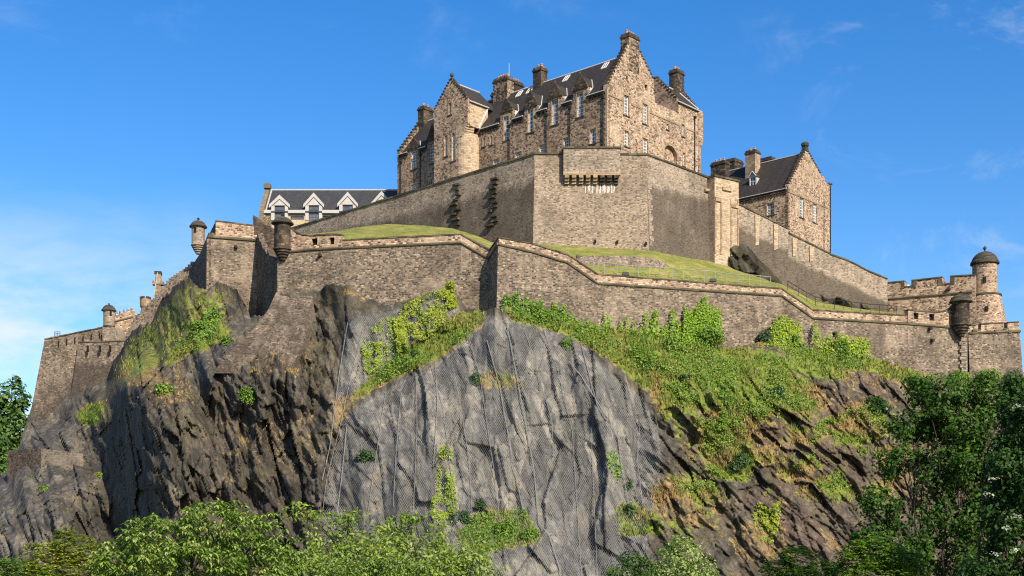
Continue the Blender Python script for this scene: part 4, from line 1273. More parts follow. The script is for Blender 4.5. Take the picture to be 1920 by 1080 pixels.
m = MB(); m.slab(plS, [(-PW + 0.61, ZT - 0.3), (2.2, ZT - 0.3), (2.2, zl), (-PW + 0.61, zl)], (), 0.55); m.slab(Plane(Cc + A_ * ul, B_), [(-PW + .61, ZB), (2, ZB), (2, zl), (-PW + .61, zl)], (), -0.5)
m.build('wing_side_wall', M['ashlar_pale'], hall)
m = MB(); q = H(ur + RT, -PW + RT, 0)
m.lathe((q.x, q.y, 0), [(RT, ZB), (RT, ZT - 2.6), (RT + 0.02, ZT - 1.5)], 28)
m.build('round_stair_turret', M['ashlar_pale'], hall)
m = MB()   # corbelling that squares the round corner
for i in range(5):
    f = i / 5
    z0_ = ZT - 2.0 + i * 0.4
    e = RT * (0.72 - 0.72 * f) * 0.9
    a1, b1 = H(ur + e, -PW - 0.02 - 0 * f, z0_), None
    m.hexa([H(ur + e, -PW - .03, z0_), H(ur + RT + .6, -PW - .03, z0_), H(ur + RT + .6, -PW + RT + .5, z0_), H(ur + e * .35, -PW + RT * .8, z0_)][::1],
           [H(ur + e * .8, -PW - .03, z0_ + .4), H(ur + RT + .6, -PW - .03, z0_ + .4), H(ur + RT + .6, -PW + RT + .5, z0_ + .4), H(ur + e * .3, -PW + RT * .8, z0_ + .4)])
m.build('corbelling', M['ashlar_pale'], hall)
m = MB()
ke = (za - zl) / (ua_ - ur)
roofquad(m, [H(ur - 0.2, -PW + .55, zl - .1), H(ur - 0.2, 4.5, zl - .1), H(ua_, 4.5, za - .35), H(ua_, -PW + .55, za - .35)])
roofquad(m, [H(ul + 0.2, -PW + .55, zl - .1), H(ul + 0.2, 4.5, zl - .1), H(ua_, 4.5, za - .35), H(ua_, -PW + .55, za - .35)])
wr = m.build('wing_roof', M['slate'], hall)
for fa, fb_, fr in ((H(ua_, -PW + .6, za - .25), H(ua_, 4.5, za - .25), .12), (H(ur - .25, -PW + .3, zl - .05), H(ur - .25, 2.2, zl - .05), .12), (H(ur - 0.05, 2.2, zl), H(ur - 0.05, -0.2, ZE + .05), .14)):
    m = MB(); m.tube([fa, fb_], fr, 5); m.build('flashing', M['lead'], wr)
m = MB(); q = plW.pt(ua_, za, -0.3)
m.lathe((q.x, q.y, za), [(0.32, 0), (0.28, .35), (.14, .45), (.12, .6), (.3, .75), (.36, 1.0), (.28, 1.25), (.1, 1.4), (0, 1.45)], 10); m.build('finial', M['dome'], hall, smooth=True)
cq = H(33.5, 10.5, 0); chimney(hall, cq, A_ * 1.6, B_ * 0.9, 88, 95.9, 4)
m = MB(); q = H(27.4, WR, 0); m.tube([(q.x, q.y, 96.1), (q.x, q.y, 98.4)], 0.06, 5); m.build('lightning_rod', M['pole'], hall)

# ------------------------------------------------------------------ second gabled building further along the summit
C2 = XY(1478, 245)
def H2(s, w, z):
    q = C2 + A_ * s + B_ * w
    return Vector((q.x, q.y, z))
p2L = Plane(C2, A_); p2G = Plane(C2, B_)
ZB2, ZE2, ZR2, W2 = 60.0, 79.3, 87.6, 7.0
hosp = thing('gabled_house', 'stone house with one crow-stepped gable and a lone roof dormer, behind the sloping wall', 'castle building', H2(9, 7, ZB2))
W = Wall(p2L); W.win(1438, 380, 1451, 403, nx=3, ny=4)
W.finish('front_wall', hosp, [(0, ZB2), (24, ZB2), (24, ZE2), (0, ZE2)], M['rubble'], 0.6)
W = Wall(p2G); W.win(1499.3, 371, 1506.8, 408, nx=3, ny=7); W.win(1524.3, 382, 1531.7, 417.5, nx=3, ny=7)
ue, zee = p2G.hit(1541, 335); uf, zf = p2G.hit(1557, 346)
o_ = [(0, ZB2), (uf, ZB2), (uf, zf), (ue + 1.2, zf), (ue + 1.2, zf + 1.0), (ue, zf + 1.0), (ue, zf + 0.7)]
o_ += crow(W2 + .3, ZR2 + 0.3, ue, zf + 0.7, 11)[::-1][1:] + [(W2 - .3, ZR2 + .3)] + crow(0, ZE2 + .2, W2 - .3, ZR2 + .3, 15)[::-1]
cl_ = []
for q in o_:
    if not cl_ or (abs(q[0] - cl_[-1][0]) + abs(q[1] - cl_[-1][1])) > 1e-4: cl_.append(q)
W.finish('gable_wall', hosp, cl_, M['rubble'], 0.7); stepcaps(hosp, p2G, cl_, .7)
m = MB()
u_, z_ = p2G.hit(1490, 362)
m.slab(p2G, [(0, z_ - .35), (uf, z_ - .35), (uf, z_ - .05), (0, z_ - .05)], (), .3, .09); m.build('string_course', M['ashlar'], hosp)
m = MB(); k2 = (ZR2 - ZE2) / W2
roofquad(m, [H2(.5, -.3, ZE2 - .2), H2(24, -.3, ZE2 - .2), H2(24, W2, ZR2), H2(.5, W2, ZR2)])
roofquad(m, [H2(.5, 14, ZE2), H2(24, 14, ZE2), H2(24, W2, ZR2), H2(.5, W2, ZR2)])
r2 = m.build('roof', M['slate'], hosp)
m = MB(); m.tube([H2(.6, W2, ZR2 + .1), H2(24, W2, ZR2 + .1)], 0.14, 5); m.tube([H2(.2, -.32, ZE2 - .15), H2(24, -.32, ZE2 - .15)], .1, 5); m.build('ridge_flashing', M['lead'], r2)
m = MB()
m.slab(p2L, [(0.3, ZE2 - .75), (24, ZE2 - .75), (24, ZE2 - .3), (0.3, ZE2 - .3)], (), .25, .22)
for i in range(34): m.slab(p2L, [(.4 + i * .7, ZE2 - 1.15), (.7 + i * .7, ZE2 - 1.15), (.7 + i * .7, ZE2 - .755), (.4 + i * .7, ZE2 - .755)], (), .2, .17)
m.build('corbel_course', M['ashlar_dark'], hosp)
m = MB(); q = p2G.pt(W2, ZR2 + .3, -.35)
m.box((q.x, q.y, ZR2 + .3), A_ * .45, B_ * .55, .8); m.lathe((q.x, q.y, ZR2 + 1.1), [(.45, 0), (.75, .3), (.8, .7), (.5, 1.0), (.0, 1.1)], 10); m.build('finial', M['dome'], hosp)
# dormer: white timber with a slate hood
def roof_hit(px, py, Hf, ze, kk):
    best = None
    for s_ in np.arange(0.2, 24, 0.1):
        for w_ in np.arange(0.2, 6.5, 0.1):
            q = Hf(s_, w_, ze + kk * w_)
            e = (HX + F * q.x / q.y - px) ** 2 + (HY - F * (q.z - CZ) / q.y - py) ** 2
            if best is None or e < best[0]: best = (e, s_, w_)
    return best[1:]
s_, w_ = roof_hit(1411.5, 348, H2, ZE2, k2)
zd = ZE2 + k2 * w_
plD = Plane(C2 + B_ * w_, A_)
hw = 0.62
m = MB(); m.slab(plD, [(s_ - hw - .15, zd - .2), (s_ + hw + .15, zd - .2), (s_ + hw + .15, zd + 1.75), (s_, zd + 2.7), (s_ - hw - .15, zd + 1.75)], [[(s_ - hw, zd + .1), (s_ + hw, zd + .1), (s_ + hw, zd + 1.6), (s_ - hw, zd + 1.6)]], .15)
for uu in (s_ - hw - .15, s_ + hw + .15): m.poly([plD.pt(uu, zd, -.01), plD.pt(uu, zd + 1.75, -.01), plD.pt(uu, zd + 1.75, -1.75 / k2)], 0, face=Vector((A_.x, A_.y, 0)) * (1 if uu > s_ else -1))
for uu in (s_ - hw - .3, s_ + hw + .3):
    m.poly([plD.pt(uu, zd + 1.7, .2), plD.pt(s_, zd + 2.8, .2), plD.pt(s_, zd + 2.8, -2.8 / k2), plD.pt(uu, zd + 1.7, -1.7 / k2)], 1, face=(0, 0, 1))
    m.tube([plD.pt(uu, zd + 1.7, .22), plD.pt(s_, zd + 2.85, .22)], .09, 4)
do = m.build('dormer', [M['whiteboard'], M['slate']], hosp)
m = MB()
for a in (-1, 0, 1): m.slab(plD, [(s_ + a * (hw - .06) - .05, zd + .1), (s_ + a * (hw - .06) + .05, zd + .1), (s_ + a * (hw - .06) + .05, zd + 1.6), (s_ + a * (hw - .06) - .05, zd + 1.6)], (), .06, -.05)
m.slab(plD, [(s_ - hw, zd + .8), (s_ + hw, zd + .8), (s_ + hw, zd + .9), (s_ - hw, zd + .9)], (), .05, -.045)
m.build('sash', M['white'], do)
m = MB(); m.slab(plD, [(s_ - hw, zd + .1), (s_ + hw, zd + .1), (s_ + hw, zd + 1.6), (s_ - hw, zd + 1.6)], (), .03, -.12); m.build('pane', M['glass'], do)
def ch2(px, w_, hs, hw_, ytop_, z0, pots, mat='ashlar_dark'):
    u = None
    for s_ in np.arange(-2, 32, .05):
        q = H2(s_, w_, 80)
        if abs(HX + F * q.x / q.y - px) < .4: u = s_; break
    q = H2(u, w_, 0)
    chimney(hosp, q, A_ * hs, B_ * hw_, z0, zat(ytop_, q.y), pots, mat)
ch2(1411, 5.2, 1.15, .95, 283, 83, 2, 'ashlar'); ch2(1350, 5, 1.7, .9, 304, 78, 3); ch2(1374, 9.5, 1.5, 1.6, 301, 78, 0, 'ashlar_dark'); ch2(1437, 10.5, 1.7, .8, 297, 80, 0, 'ashlar_dark')
m = MB(); q0 = p2G.pt(uf, zf, -.3); m.box((q0.x, q0.y, zf), A_ * .45, B_ * .6, .3); m.build('skew_stone', M['coping'], hosp)
m = MB(); m.box(H2(12, 14, ZB2), A_ * 12, B_ * .3, ZE2 - ZB2); m.box(H2(24, 7, ZB2), A_ * .3, B_ * 6.8, ZE2 - ZB2); m.build('back_wall', M['rubble_dim'], hosp)
m = MB(); m.tube([p2G.pt(uf - .15, 62, .1), p2G.pt(uf - .15, zf - .3, .1)], .1, 6); m.build('downpipe', M['iron'], hosp)

# ------------------------------------------------------------------ modern long building with white gabled dormers
plM = Plane.by((490, 250), (800, 250.01))
um0, um1 = plM.u(495), plM.u(820)
ZM0, ZME = 66.0, zat(396, 250)
ZMR = zat(357, 256)
mus = thing('dormered_building', 'long slate-roofed building with big white gabled dormers behind the curving rampart', 'building', plM.pt(0, ZM0))
W = Wall(plM)
W.win(494.7, 405.6, 512.8, 413, nx=3, ny=1, sur=False, fmat='timber'); W.win(544.7, 405.6, 569.7, 412, nx=3, ny=1, sur=False, fmat='timber'); W.win(604, 404, 620, 411, nx=3, ny=1, sur=False, fmat='timber')
dd_ = [(524.5, 371, 386, 416), (588.5, 367, 385.5, 417), (652, 365.5, 384.5, 414), (715.5, 364, 383, 412)]
dz = []
for cx, ya, yt, yb in dd_:
    W.win(cx - 9.6, yt, cx + 9.6, yb, nx=3, ny=3, sur=False, fmat='timber')
    dz.append((plM.u(cx - 16), plM.u(cx), plM.u(cx + 16), plM.hit(cx, ya)[1], plM.hit(cx, yt - 1)[1]))
o_ = [(um0, ZM0), (um1, ZM0), (um1, ZME)]
for ua, uc, ub, za2, zt2 in dz[::-1]: o_ += [(ub, ZME), (ub, zt2), (uc, za2), (ua, zt2), (ua, ZME)]
o_ += [(um0, ZME)]
W.finish('front_wall', mus, o_, M['cream'], .5, recess=.12)
m = MB()
km = (ZMR - ZME) / 6.0
def back(u, z): return plM.pt(u, z, -max(0, (z - ZME) / km))
for ua, uc, ub, za2, zt2 in dz:
    m = MB(); hwid = (ub - ua) / 2
    for sg in (-1, 1):
        e0 = uc + sg * (hwid + .35)
        # barge boards, cheeks and jambs
        m.slab(plM, [(e0, zt2 - .55), (e0, zt2 + .1), (uc, za2 + .55), (uc, za2 - .25)], (), .35, .3)
        m.slab(plM, [(uc + sg * 1.0, zat(413, 250)), (uc + sg * hwid, zat(413, 250)), (uc + sg * hwid, zt2 - .1), (uc + sg * 1.0, zt2 - .1)], (), .3, .12)
        m.poly([plM.pt(e0, zt2, .3), plM.pt(uc, za2 + .5, .3), back(uc, za2 + .5), back(e0, zt2)], face=(0, 0, 1))
        m.poly([plM.pt(uc + sg * hwid, ZME, 0), plM.pt(uc + sg * hwid, zt2, 0), back(uc + sg * hwid, zt2)], face=(sg, 0, 0))
    m.slab(plM, [(uc - 1.2, zt2 - .05), (uc + 1.2, zt2 - .05), (uc, za2 - .35)], (), .2, .16)
    m.build('dormer', M['whiteboard'], mus)
prev = um0
for ua, uc, ub, za2, zt2 in dz + [(um1, 0, 0, 0, 0)]:
    m = MB(); m.slab(plM, [(prev, ZME - .45), (ua, ZME - .45), (ua, ZME + .15), (prev, ZME + .15)], (), .4, .38); prev = ub
    m.build('eaves_board', M['whiteboard'], mus)
prev = um0 + .3
for ua, uc, ub, za2, zt2 in dz:
    m = MB(); m.slab(plM, [(prev, zat(405, 250)), (ua, zat(405, 250)), (ua, ZME - .5), (prev, ZME - .5)], (), .2, .06); prev = ub
    m.build('dark_fascia', M['slate_blue'], mus)
m = MB()
roofquad(m, [plM.pt(um0 + .3, ZME - .1, .25), plM.pt(um1, ZME - .1, .25), plM.pt(um1, ZMR, -6), plM.pt(um0 + .3, ZMR, -6)])
roofquad(m, [plM.pt(um0 + .3, ZME - .1, -12.2), plM.pt(um1, ZME - .1, -12.2), plM.pt(um1, ZMR, -6), plM.pt(um0 + .3, ZMR, -6)])
mr_ = m.build('roof', M['slate_blue'], mus)
m = MB(); m.tube([plM.pt(um0 + .2, ZMR + .08, -6), plM.pt(um1, ZMR + .08, -6)], .17, 5); m.tube([plM.pt(um0 + .35, ZME, .1), plM.pt(um0 + .35, ZMR + .05, -6)], .15, 5); m.build('ridge_flashing', M['whiteboard'], mr_)
pe = Plane(plM.o + plM.d * um0, plM.n)
m = MB()
c_ = [plM.pt(um0, ZM0, .25), plM.pt(um0, ZME + .1, .25), plM.pt(um0, ZMR + .5, -6), plM.pt(um0, ZME + .1, -12.2), plM.pt(um0, ZM0, -12.2)]
c2_ = [p - Vector((plM.d.x, plM.d.y, 0)) * .9 for p in c_]
m.poly(c_, face=(1, 0, 0)); m.poly(c2_, face=(-1, 0, 0))
for i in range(5):
    q = [c_[i], c_[(i + 1) % 5], c2_[(i + 1) % 5], c2_[i]]
    m.poly(q, face=sum(q, Vector()) / 4 - sum(c_, Vector()) / 5)
q = plM.pt(um0 - .45, ZMR + .3, -6); m.box((q.x, q.y, q.z), plM.d * .65, plM.n * .9, .9)
m.build('end_gable', M['skew'], mus)
m = MB(); m.box(plM.pt((um0 + um1) / 2, ZM0, -12), plM.d * (um1 - um0) / 2, plM.n * .2, ZME - ZM0 - .2); m.build('back_wall', M['cream'], mus)
# ------------------------------------------------------------------ ramparts
def normals(pts, closed=False):
    n = []
    for i in range(len(pts)):
        ds_ = []
        if i > 0: ds_.append((pts[i] - pts[i - 1]).normalized())
        if i < len(pts) - 1: ds_.append((pts[i + 1] - pts[i]).normalized())
        ns = [Vector((d.y, -d.x)) for d in ds_]
        if len(ns) == 1: n.append(ns[0])
        else:
            s_ = ns[0] + ns[1]
            s_ = s_ / max(0.35, s_.dot(ns[0])) if s_.length > 0.2 else ns[0]
            n.append(s_)
    return n
def strip(m, pts, nn, z0, z1, o0, o1, s0=0.0, s1=0.0, mi=0, sub=1):
    """upright band from row (z0,o0) below to (z1,o1) above along the wall line"""
    for i in range(len(pts) - 1):
        def q(k, f, top):
            p = pts[k] + nn[k] * ((o1 if top else o0))
            return Vector((p.x, p.y, (z1 if top else z0)[k]))
        a, b, c, d = q(i, 0, False), q(i + 1, 0, False), q(i + 1, 0, True), q(i, 0, True)
        nrm = (nn[i] + nn[i + 1]); nrm = Vector((nrm.x, nrm.y, 0.0))
        for j in range(sub):
            f0, f1 = j / sub, (j + 1) / sub
            m.poly([a.lerp(b, f0), a.lerp(b, f1), d.lerp(c, f1), d.lerp(c, f0)], mi, [s0, s0, s1, s1], face=nrm)
def flat(m, pts, nn, z, o0, o1, mi=0, up=1):
    for i in range(len(pts) - 1):
        a, b = pts[i] + nn[i] * o0, pts[i + 1] + nn[i + 1] * o0
        c, d = pts[i + 1] + nn[i + 1] * o1, pts[i] + nn[i] * o1
        m.poly([(a.x, a.y, z[i]), (b.x, b.y, z[i + 1]), (c.x, c.y, z[i + 1]), (d.x, d.y, z[i])], mi, face=(0, 0, up))
def coping_blocks(m, pts, nn, z, o0, o1, h=0.22, L=1.3, jit=0.03, seed=1):
    rg = random.Random(seed)
    for i in range(len(pts) - 1):
        n = max(1, round((pts[i + 1] - pts[i]).length / L))
        for j in range(n):
            f0, f1 = j / n, (j + 0.985) / n
            def q(f, o, dz):
                p = (pts[i] + nn[i] * o).lerp(pts[i + 1] + nn[i + 1] * o, f)
                return Vector((p.x, p.y, z[i] + (z[i + 1] - z[i]) * f + dz))
            hh = h + rg.uniform(-jit, jit); oo = o1 + rg.uniform(-jit, jit)
            m.hexa([q(f0, o0, 0.003), q(f1, o0, 0.003), q(f1, oo, 0.003), q(f0, oo, 0.003)], [q(f0, o0, hh), q(f1, o0, hh), q(f1, oo, hh), q(f0, oo, hh)])
def roll(m, pts, nn, z, o, r=0.22):
    for i in range(len(pts) - 1):
        a = pts[i] + nn[i] * o; b = pts[i + 1] + nn[i + 1] * o
        m.tube([(a.x, a.y, z[i]), (b.x, b.y, z[i + 1])], r, 8)
def wall_line(vs):
    """vs: list of (px, D) left to right"""
    p = [XY(a, b) for a, b in vs]
    return p, normals(p)

# ---- lower rampart: two faces meeting at the sharp re-entrant nose
LV = [(520, 190.4), (582, 189.2), (642, 188), (864, 185.4), (917, 184.8), (934, 180), (997, 181.2), (1064, 182.4), (1121, 183.5), (1466, 193), (1525, 194.6), (1660, 198.2), (1702, 199.4), (1790, 201.9), (1811, 202.5)]
ST = [475, 468, 465, 455, 485, 457.5, 472, 492, 531.5, 554.5, 596.5, 604.5, 607, 614, 615.5]
TP = [446, 442, 451, 440, 469.6, 446, 457, 478, 515, 542, 582, 590, 592.5, 596, 596]
lowr = thing('lower_rampart', 'long brown rampart above the cliff with pale parapet, zigzag coping and a sharp nose', 'rampart', P(930, 580, 182))
p_, n_ = wall_line(LV)
zs = [zat(y, v[1]) for y, v in zip(ST, LV)]; zt2_ = [zat(y, v[1]) for y, v in zip(TP, LV)]
zb_ = [z - 16 for z in zs]
m = MB(); strip(m, p_, n_, zb_, zs, 0.55, 0.0, 0.25, 0.10, 0, 3)
m.build('wall', M['rampart'], lowr)
i9 = 9
m2 = MB()
# parapet pieces, straight runs
m = MB()
runs = [(2, 12)]
pp, nnp = p_[2:13], n_[2:13]
strip(m, pp, nnp, zs[2:13], zt2_[2:13], -0.12, -0.12); strip(m, pp, [-q for q in nnp], zs[2:13], zt2_[2:13], 0.95, 0.95)
flat(m, pp, nnp, zt2_[2:13], -0.12, -0.95)
m.build('parapet', M['parapet'], lowr)
m = MB(); coping_blocks(m, pp, nnp, zt2_[2:13], -1.0, -0.02, 0.2, 1.4, 0.025, 3); m.build('coping', M['coping'], lowr)
m = MB(); roll(m, p_, n_, zs, 0.02, 0.21); m.build('string_course', M['string'], lowr)
# embrasured ends of the parapet
def emb_parapet(par, a, b, tops, strings, holes, mat='parapet'):
    pl = Plane.by(a, b)
    W = Wall(pl)
    for h in holes: W.win(*h, void=True)
    o_ = [(pl.u(a[0]), zat(strings[0], a[1])), (pl.u(b[0]), zat(strings[1], b[1]))]
    o_ += [pl.hit(x, y) for x, y in tops]
    W.finish('parapet', par, o_, M[mat], 0.95)
    cpts = [pl.hit(x, y) for x, y in tops][::-1]
    m = MB()
    for (u0, z0), (u1, z1) in zip(cpts[:-1], cpts[1:]):
        if abs(u1 - u0) < 0.05: continue
        m.hexa([pl.pt(u0, z0 + .003, .1), pl.pt(u1, z1 + .003, .1), pl.pt(u1, z1 + .003, -1.0), pl.pt(u0, z0 + .003, -1.0)],
               [pl.pt(u0, z0 + .2, .1), pl.pt(u1, z1 + .2, .1), pl.pt(u1, z1 + .2, -1.0), pl.pt(u0, z0 + .2, -1.0)])
    m.build('coping', M['coping'], par)
    return pl
emb_parapet(lowr, (540, 190.0), (642, 188.0), [(641, 441.5), (625, 440.5), (600, 441.5), (582, 443), (566, 441), (556, 437), (546, 428), (540, 424)], (474, 465), [(584.5, 447, 595, 459.5), (618, 445, 626.5, 458)])
emb_parapet(lowr, (1702, 199.4), (1800, 202.2), [(1800, 560), (1792, 571), (1785, 578), (1770, 585), (1757, 586.5), (1725, 584), (1703, 582)], (607, 614.6), [(1713.5, 586.5, 1722, 598.5), (1742.5, 588.5, 1751.8, 601)])
# quoins at the two ends and the nose
def quoins(m, px, D, y0, y1, n, wpx, pl, off=0.05):
    for i in range(n):
        ya, yb = y0 + (y1 - y0) * i / n, y0 + (y1 - y0) * (i + .94) / n
        w_ = wpx * (0.9 if i % 2 else 0.7)
        u0, z0 = pl.hit(px, yb); u1, z1 = pl.hit(px + w_, ya)
        o = off + 0.55 * (1 - (z0 - zb_[0]) / 16.0) * .9
        m.slab(pl, [(u0, z0), (u1, z0), (u1, z1), (u0, z1)], (), 0.5, max(off, o))
m = MB(); quoins(m, 521.5, 0, 490, 548, 9, 14, Plane.by((520, 190.4), (582, 189.2))); m.build('quoins', M['rampart_grey'], lowr)
m = MB(); quoins(m, 1809.5, 0, 634, 712, 11, -15, Plane.by((1790, 201.9), (1811, 202.5)), 0.08)
m.build('quoins', M['rampart_grey'], lowr)
# drain spouts
for px, py, i in ((601, 479, 1), (1741.6, 616.5, 12), (1746, 638, 12), (1563, 625, 10)):
    a = Plane.by(LV[i], LV[i + 1]); u, z = a.hit(px, py)
    m = MB(); m.tube([a.pt(u, z, -.1), a.pt(u, z - .05, .7)], [.3, .24], 7); m.build('drain_spout', M['ashlar_dark'], lowr)
# return walls at both ends: the saw-toothed flank and the far corner
plT = Plane.by((482, 205.2), (520, 190.6))
W = MB()
u0, u1 = plT.u(482), plT.u(519.9)
zsaw = [(482, 436), (482.5, 436), (488, 456), (488.3, 451), (494, 470), (494.3, 463), (501, 480), (501.3, 466), (508.5, 490), (508.8, 482), (519.9, 489)]
o_ = [(plT.u(482), 36), (plT.u(519.9), 36)] + [plT.hit(x, y) for x, y in zsaw[::-1]]
W.slab(plT, o_, (), 0.9); W.build('stepped_flank', M['dark_wall'], lowr)  # stone toned down where the flank lies in shade
plR = Plane.by((1811, 202.5), (1817, 207))
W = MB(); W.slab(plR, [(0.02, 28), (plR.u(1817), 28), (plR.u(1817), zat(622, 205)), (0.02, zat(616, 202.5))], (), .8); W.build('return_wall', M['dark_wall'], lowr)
# battered apron of masonry running down the rock
m = MB()
tl, tr = P(517, 549, 189.0), P(587, 549, 187.9)
rowsA = [(548, 518, 587, 189.7, 188.9), (580, 503, 585, 187.2, 185.9), (610, 482, 580, 185.8, 184.2), (640, 452, 570, 184.6, 182.4), (665, 425, 561, 184.2, 181.4), (700, 398, 548, 184.6, 181.2)]
for (ya, a0, a1, d0, d1), (yb, b0, b1, e0, e1) in zip(rowsA[:-1], rowsA[1:]):
    for q in range(5):
        f0, f1 = q / 5, (q + 1) / 5
        def pt(y, l, r_, dl, dr, f): return P(l + (r_ - l) * f, y, dl + (dr - dl) * f)
        # each band sets back as a rough ledge
        lo = [pt(yb, b0, b1, e0, e1, f0), pt(yb, b0, b1, e0, e1, f1)]
        up = [pt(ya, a0, a1, d0, d1, f1), pt(ya, a0, a1, d0, d1, f0)]
        m.poly(lo + up, 0, [0.7, 0.7, 0.5, 0.5], face=(0, -1, .3))
    sd = [pt(yb, b0, b1, e0, e1, 1), pt(ya, a0, a1, d0, d1, 1)]
    m.poly(sd + [sd[1] + Vector((0, 6, 0)), sd[0] + Vector((0, 6, 0))], 1, face=(1, -.2, 0))
    sd = [pt(yb, b0, b1, e0, e1, 0), pt(ya, a0, a1, d0, d1, 0)]
    m.poly(sd + [sd[1] + Vector((0, 6, 0)), sd[0] + Vector((0, 6, 0))], 0, face=(-1, -.2, 0))
m.build('masonry_apron', [M['rampart'], M['rampart_grey']], lowr)

# ---- upper rampart round the summit
UV_ = [(546, 241), (1002, 200), (1213, 200), (1330, 210.3)]
UT = [430, 289.5, 291, 335]
upr = thing('upper_rampart', 'tall angled rampart under the great gabled block, dark at its foot with a boxed-out battlement', 'rampart', P(1100, 465, 200))
p_, n_ = wall_line(UV_)
zt_u = [zat(y, v[1]) for y, v in zip(UT, UV_)]
zm_u = [67.6, 67.2, 67.0, 67.2]
zb_u = [50.0] * 4
M['rampart_mid'] = masonry('middle_rampart_stone', [(p, (min(.6, c[0] * 1.0), c[1] * .98, c[2] * .96)) for p, c in LGT], 0.42, 0.22, (0.30, 0.25, 0.185), 0.032, 0.12, 0.30, 0.45, (0.075, 0.062, 0.048), blackspots=0.5)
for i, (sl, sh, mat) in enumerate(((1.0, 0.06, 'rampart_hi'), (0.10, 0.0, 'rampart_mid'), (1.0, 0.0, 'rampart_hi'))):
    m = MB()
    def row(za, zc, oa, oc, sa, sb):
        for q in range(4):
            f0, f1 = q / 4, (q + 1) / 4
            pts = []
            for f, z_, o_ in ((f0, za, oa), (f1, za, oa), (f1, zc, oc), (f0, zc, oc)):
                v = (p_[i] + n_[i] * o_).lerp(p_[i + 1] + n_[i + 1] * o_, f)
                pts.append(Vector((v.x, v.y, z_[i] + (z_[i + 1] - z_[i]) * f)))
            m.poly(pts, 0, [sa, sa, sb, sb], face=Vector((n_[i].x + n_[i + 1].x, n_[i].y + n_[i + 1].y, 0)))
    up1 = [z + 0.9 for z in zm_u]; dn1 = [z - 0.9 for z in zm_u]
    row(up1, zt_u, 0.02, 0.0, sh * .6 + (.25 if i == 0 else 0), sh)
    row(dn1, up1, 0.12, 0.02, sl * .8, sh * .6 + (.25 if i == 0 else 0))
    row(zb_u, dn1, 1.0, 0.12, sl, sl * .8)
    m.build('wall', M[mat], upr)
m = MB(); strip(m, p_, [-q for q in n_], [z - 6 for z in zt_u], zt_u, 1.0, 1.0); flat(m, p_, n_, zt_u, 0, -1.0); m.build('wall_back', M['rampart_mid'], upr)
m = MB(); coping_blocks(m, p_, n_, zt_u, -1.05, 0.16, 0.28, 1.6, 0.03, 5); m.build('coping', M['coping'], upr)
# quoin stones at the two angles
for px, i, w_ in ((1002, 1, 14), (1213, 1, -14), (1213, 2, 16)):
    pl = Plane(p_[i], p_[i + 1] - p_[i]); m = MB()
    for q in range(16):
        z0 = 57 + q * .82
        u0 = pl.u(px); u1 = u0 + (1 if w_ > 0 else -1) * (1.0 if q % 2 else .6) * pl.d.dot(Vector((1, 0))) / abs(pl.d.dot(Vector((1, 0))))
        m.slab(pl, [(u0, z0), (u1, z0), (u1, z0 + .78), (u0, z0 + .78)], (), .6, .06 + (zm_u[0] - min(z0, zm_u[0])) * .052)
    m.build('quoins', M['rampart_mid'], upr)
# boxed-out battlement on corbels
plB = Plane.by((1002, 200), (1213, 200.001))
ub0, zb0 = plB.hit(1056, 332); ub1, zb1 = plB.hit(1161.5, 283)
m = MB()
m.slab(plB, [(ub0, zb0), (ub1, zb0), (ub1, zb1), (ub0, zb1)], (), 2.3, 1.15)
bo = m.build('boxed_battlement', M['rampart_hi'], upr)
m = MB(); m.slab(plB, [(ub0 - .15, zb1 + .003), (ub1 + .15, zb1 + .003), (ub1 + .15, zb1 + .3), (ub0 - .15, zb1 + .3)], (), 2.5, 1.3); m.build('coping', M['coping'], bo)
m = MB(); m.slab(plB, [(ub0 - .03, zb0 - .02), (ub1 + .03, zb0 - .02), (ub1 + .03, zb0 + .5), (ub0 - .03, zb0 + .5)], (), .3, 1.19); m.build('string_course', M['ashlar'], bo)
for i in range(8):
    uc = ub0 + .55 + i * (ub1 - ub0 - 1.1) / 7
    m = MB()
    for k_, (zz, oo) in enumerate(((zb0 - .42, 1.17), (zb0 - .82, .85), (zb0 - 1.2, .5))):
        m.slab(plB, [(uc - .34, zz), (uc + .34, zz), (uc + .34, zz + .39), (uc - .34, zz + .39)], (), oo + .2, oo)
    m.build('corbel', M['ashlar_dark' if i > 4 else 'ashlar'], bo)
# white lime runs below the corbels
rg = random.Random(4)
for px, yl in ((1098.5, 382), (1102, 374), (1105.5, 366), (1111, 371), (1118.5, 386), (1121.5, 379), (1126, 372), (1130, 368), (1133.8, 374), (1138.5, 377), (1142, 366), (1147, 374), (1150, 364)):
    m = MB(); u, z1 = plB.hit(px, 345.5); z0 = plB.hit(px, yl)[1]
    ln = z1 - z0; w_ = rg.uniform(.05, .15); pts_ = []; uu = u
    for k_ in range(10):
        f = k_ / 9
        uu += rg.uniform(-.05, .05)
        pts_.append((uu, z1 - ln * f, w_ * (.55 + .45 * math.sin(f * 3.0)) * (1 - f ** 3) * rg.uniform(.5, 1.25) + .012))
    for (ua, za_, wa), (ub_, zb__, wb) in zip(pts_[:-1], pts_[1:]):
        m.slab(plB, [(ub_ - wb, zb__), (ub_ + wb, zb__), (ua + wa, za_), (ua - wa, za_)], (), .4, .17)
    m.build('lime_run', M['lime'], upr)
# square weep holes
for px, py in ((1115.5, 455), (1156.5, 456), (1210, 459)):
    u, z = plB.hit(px, py); m = MB(); m.slab(plB, [(u - .16, z - .25), (u + .16, z - .25), (u + .16, z + .2), (u - .16, z + .2)], (), .2, .96); m.build('weep_hole', M['void'], upr)
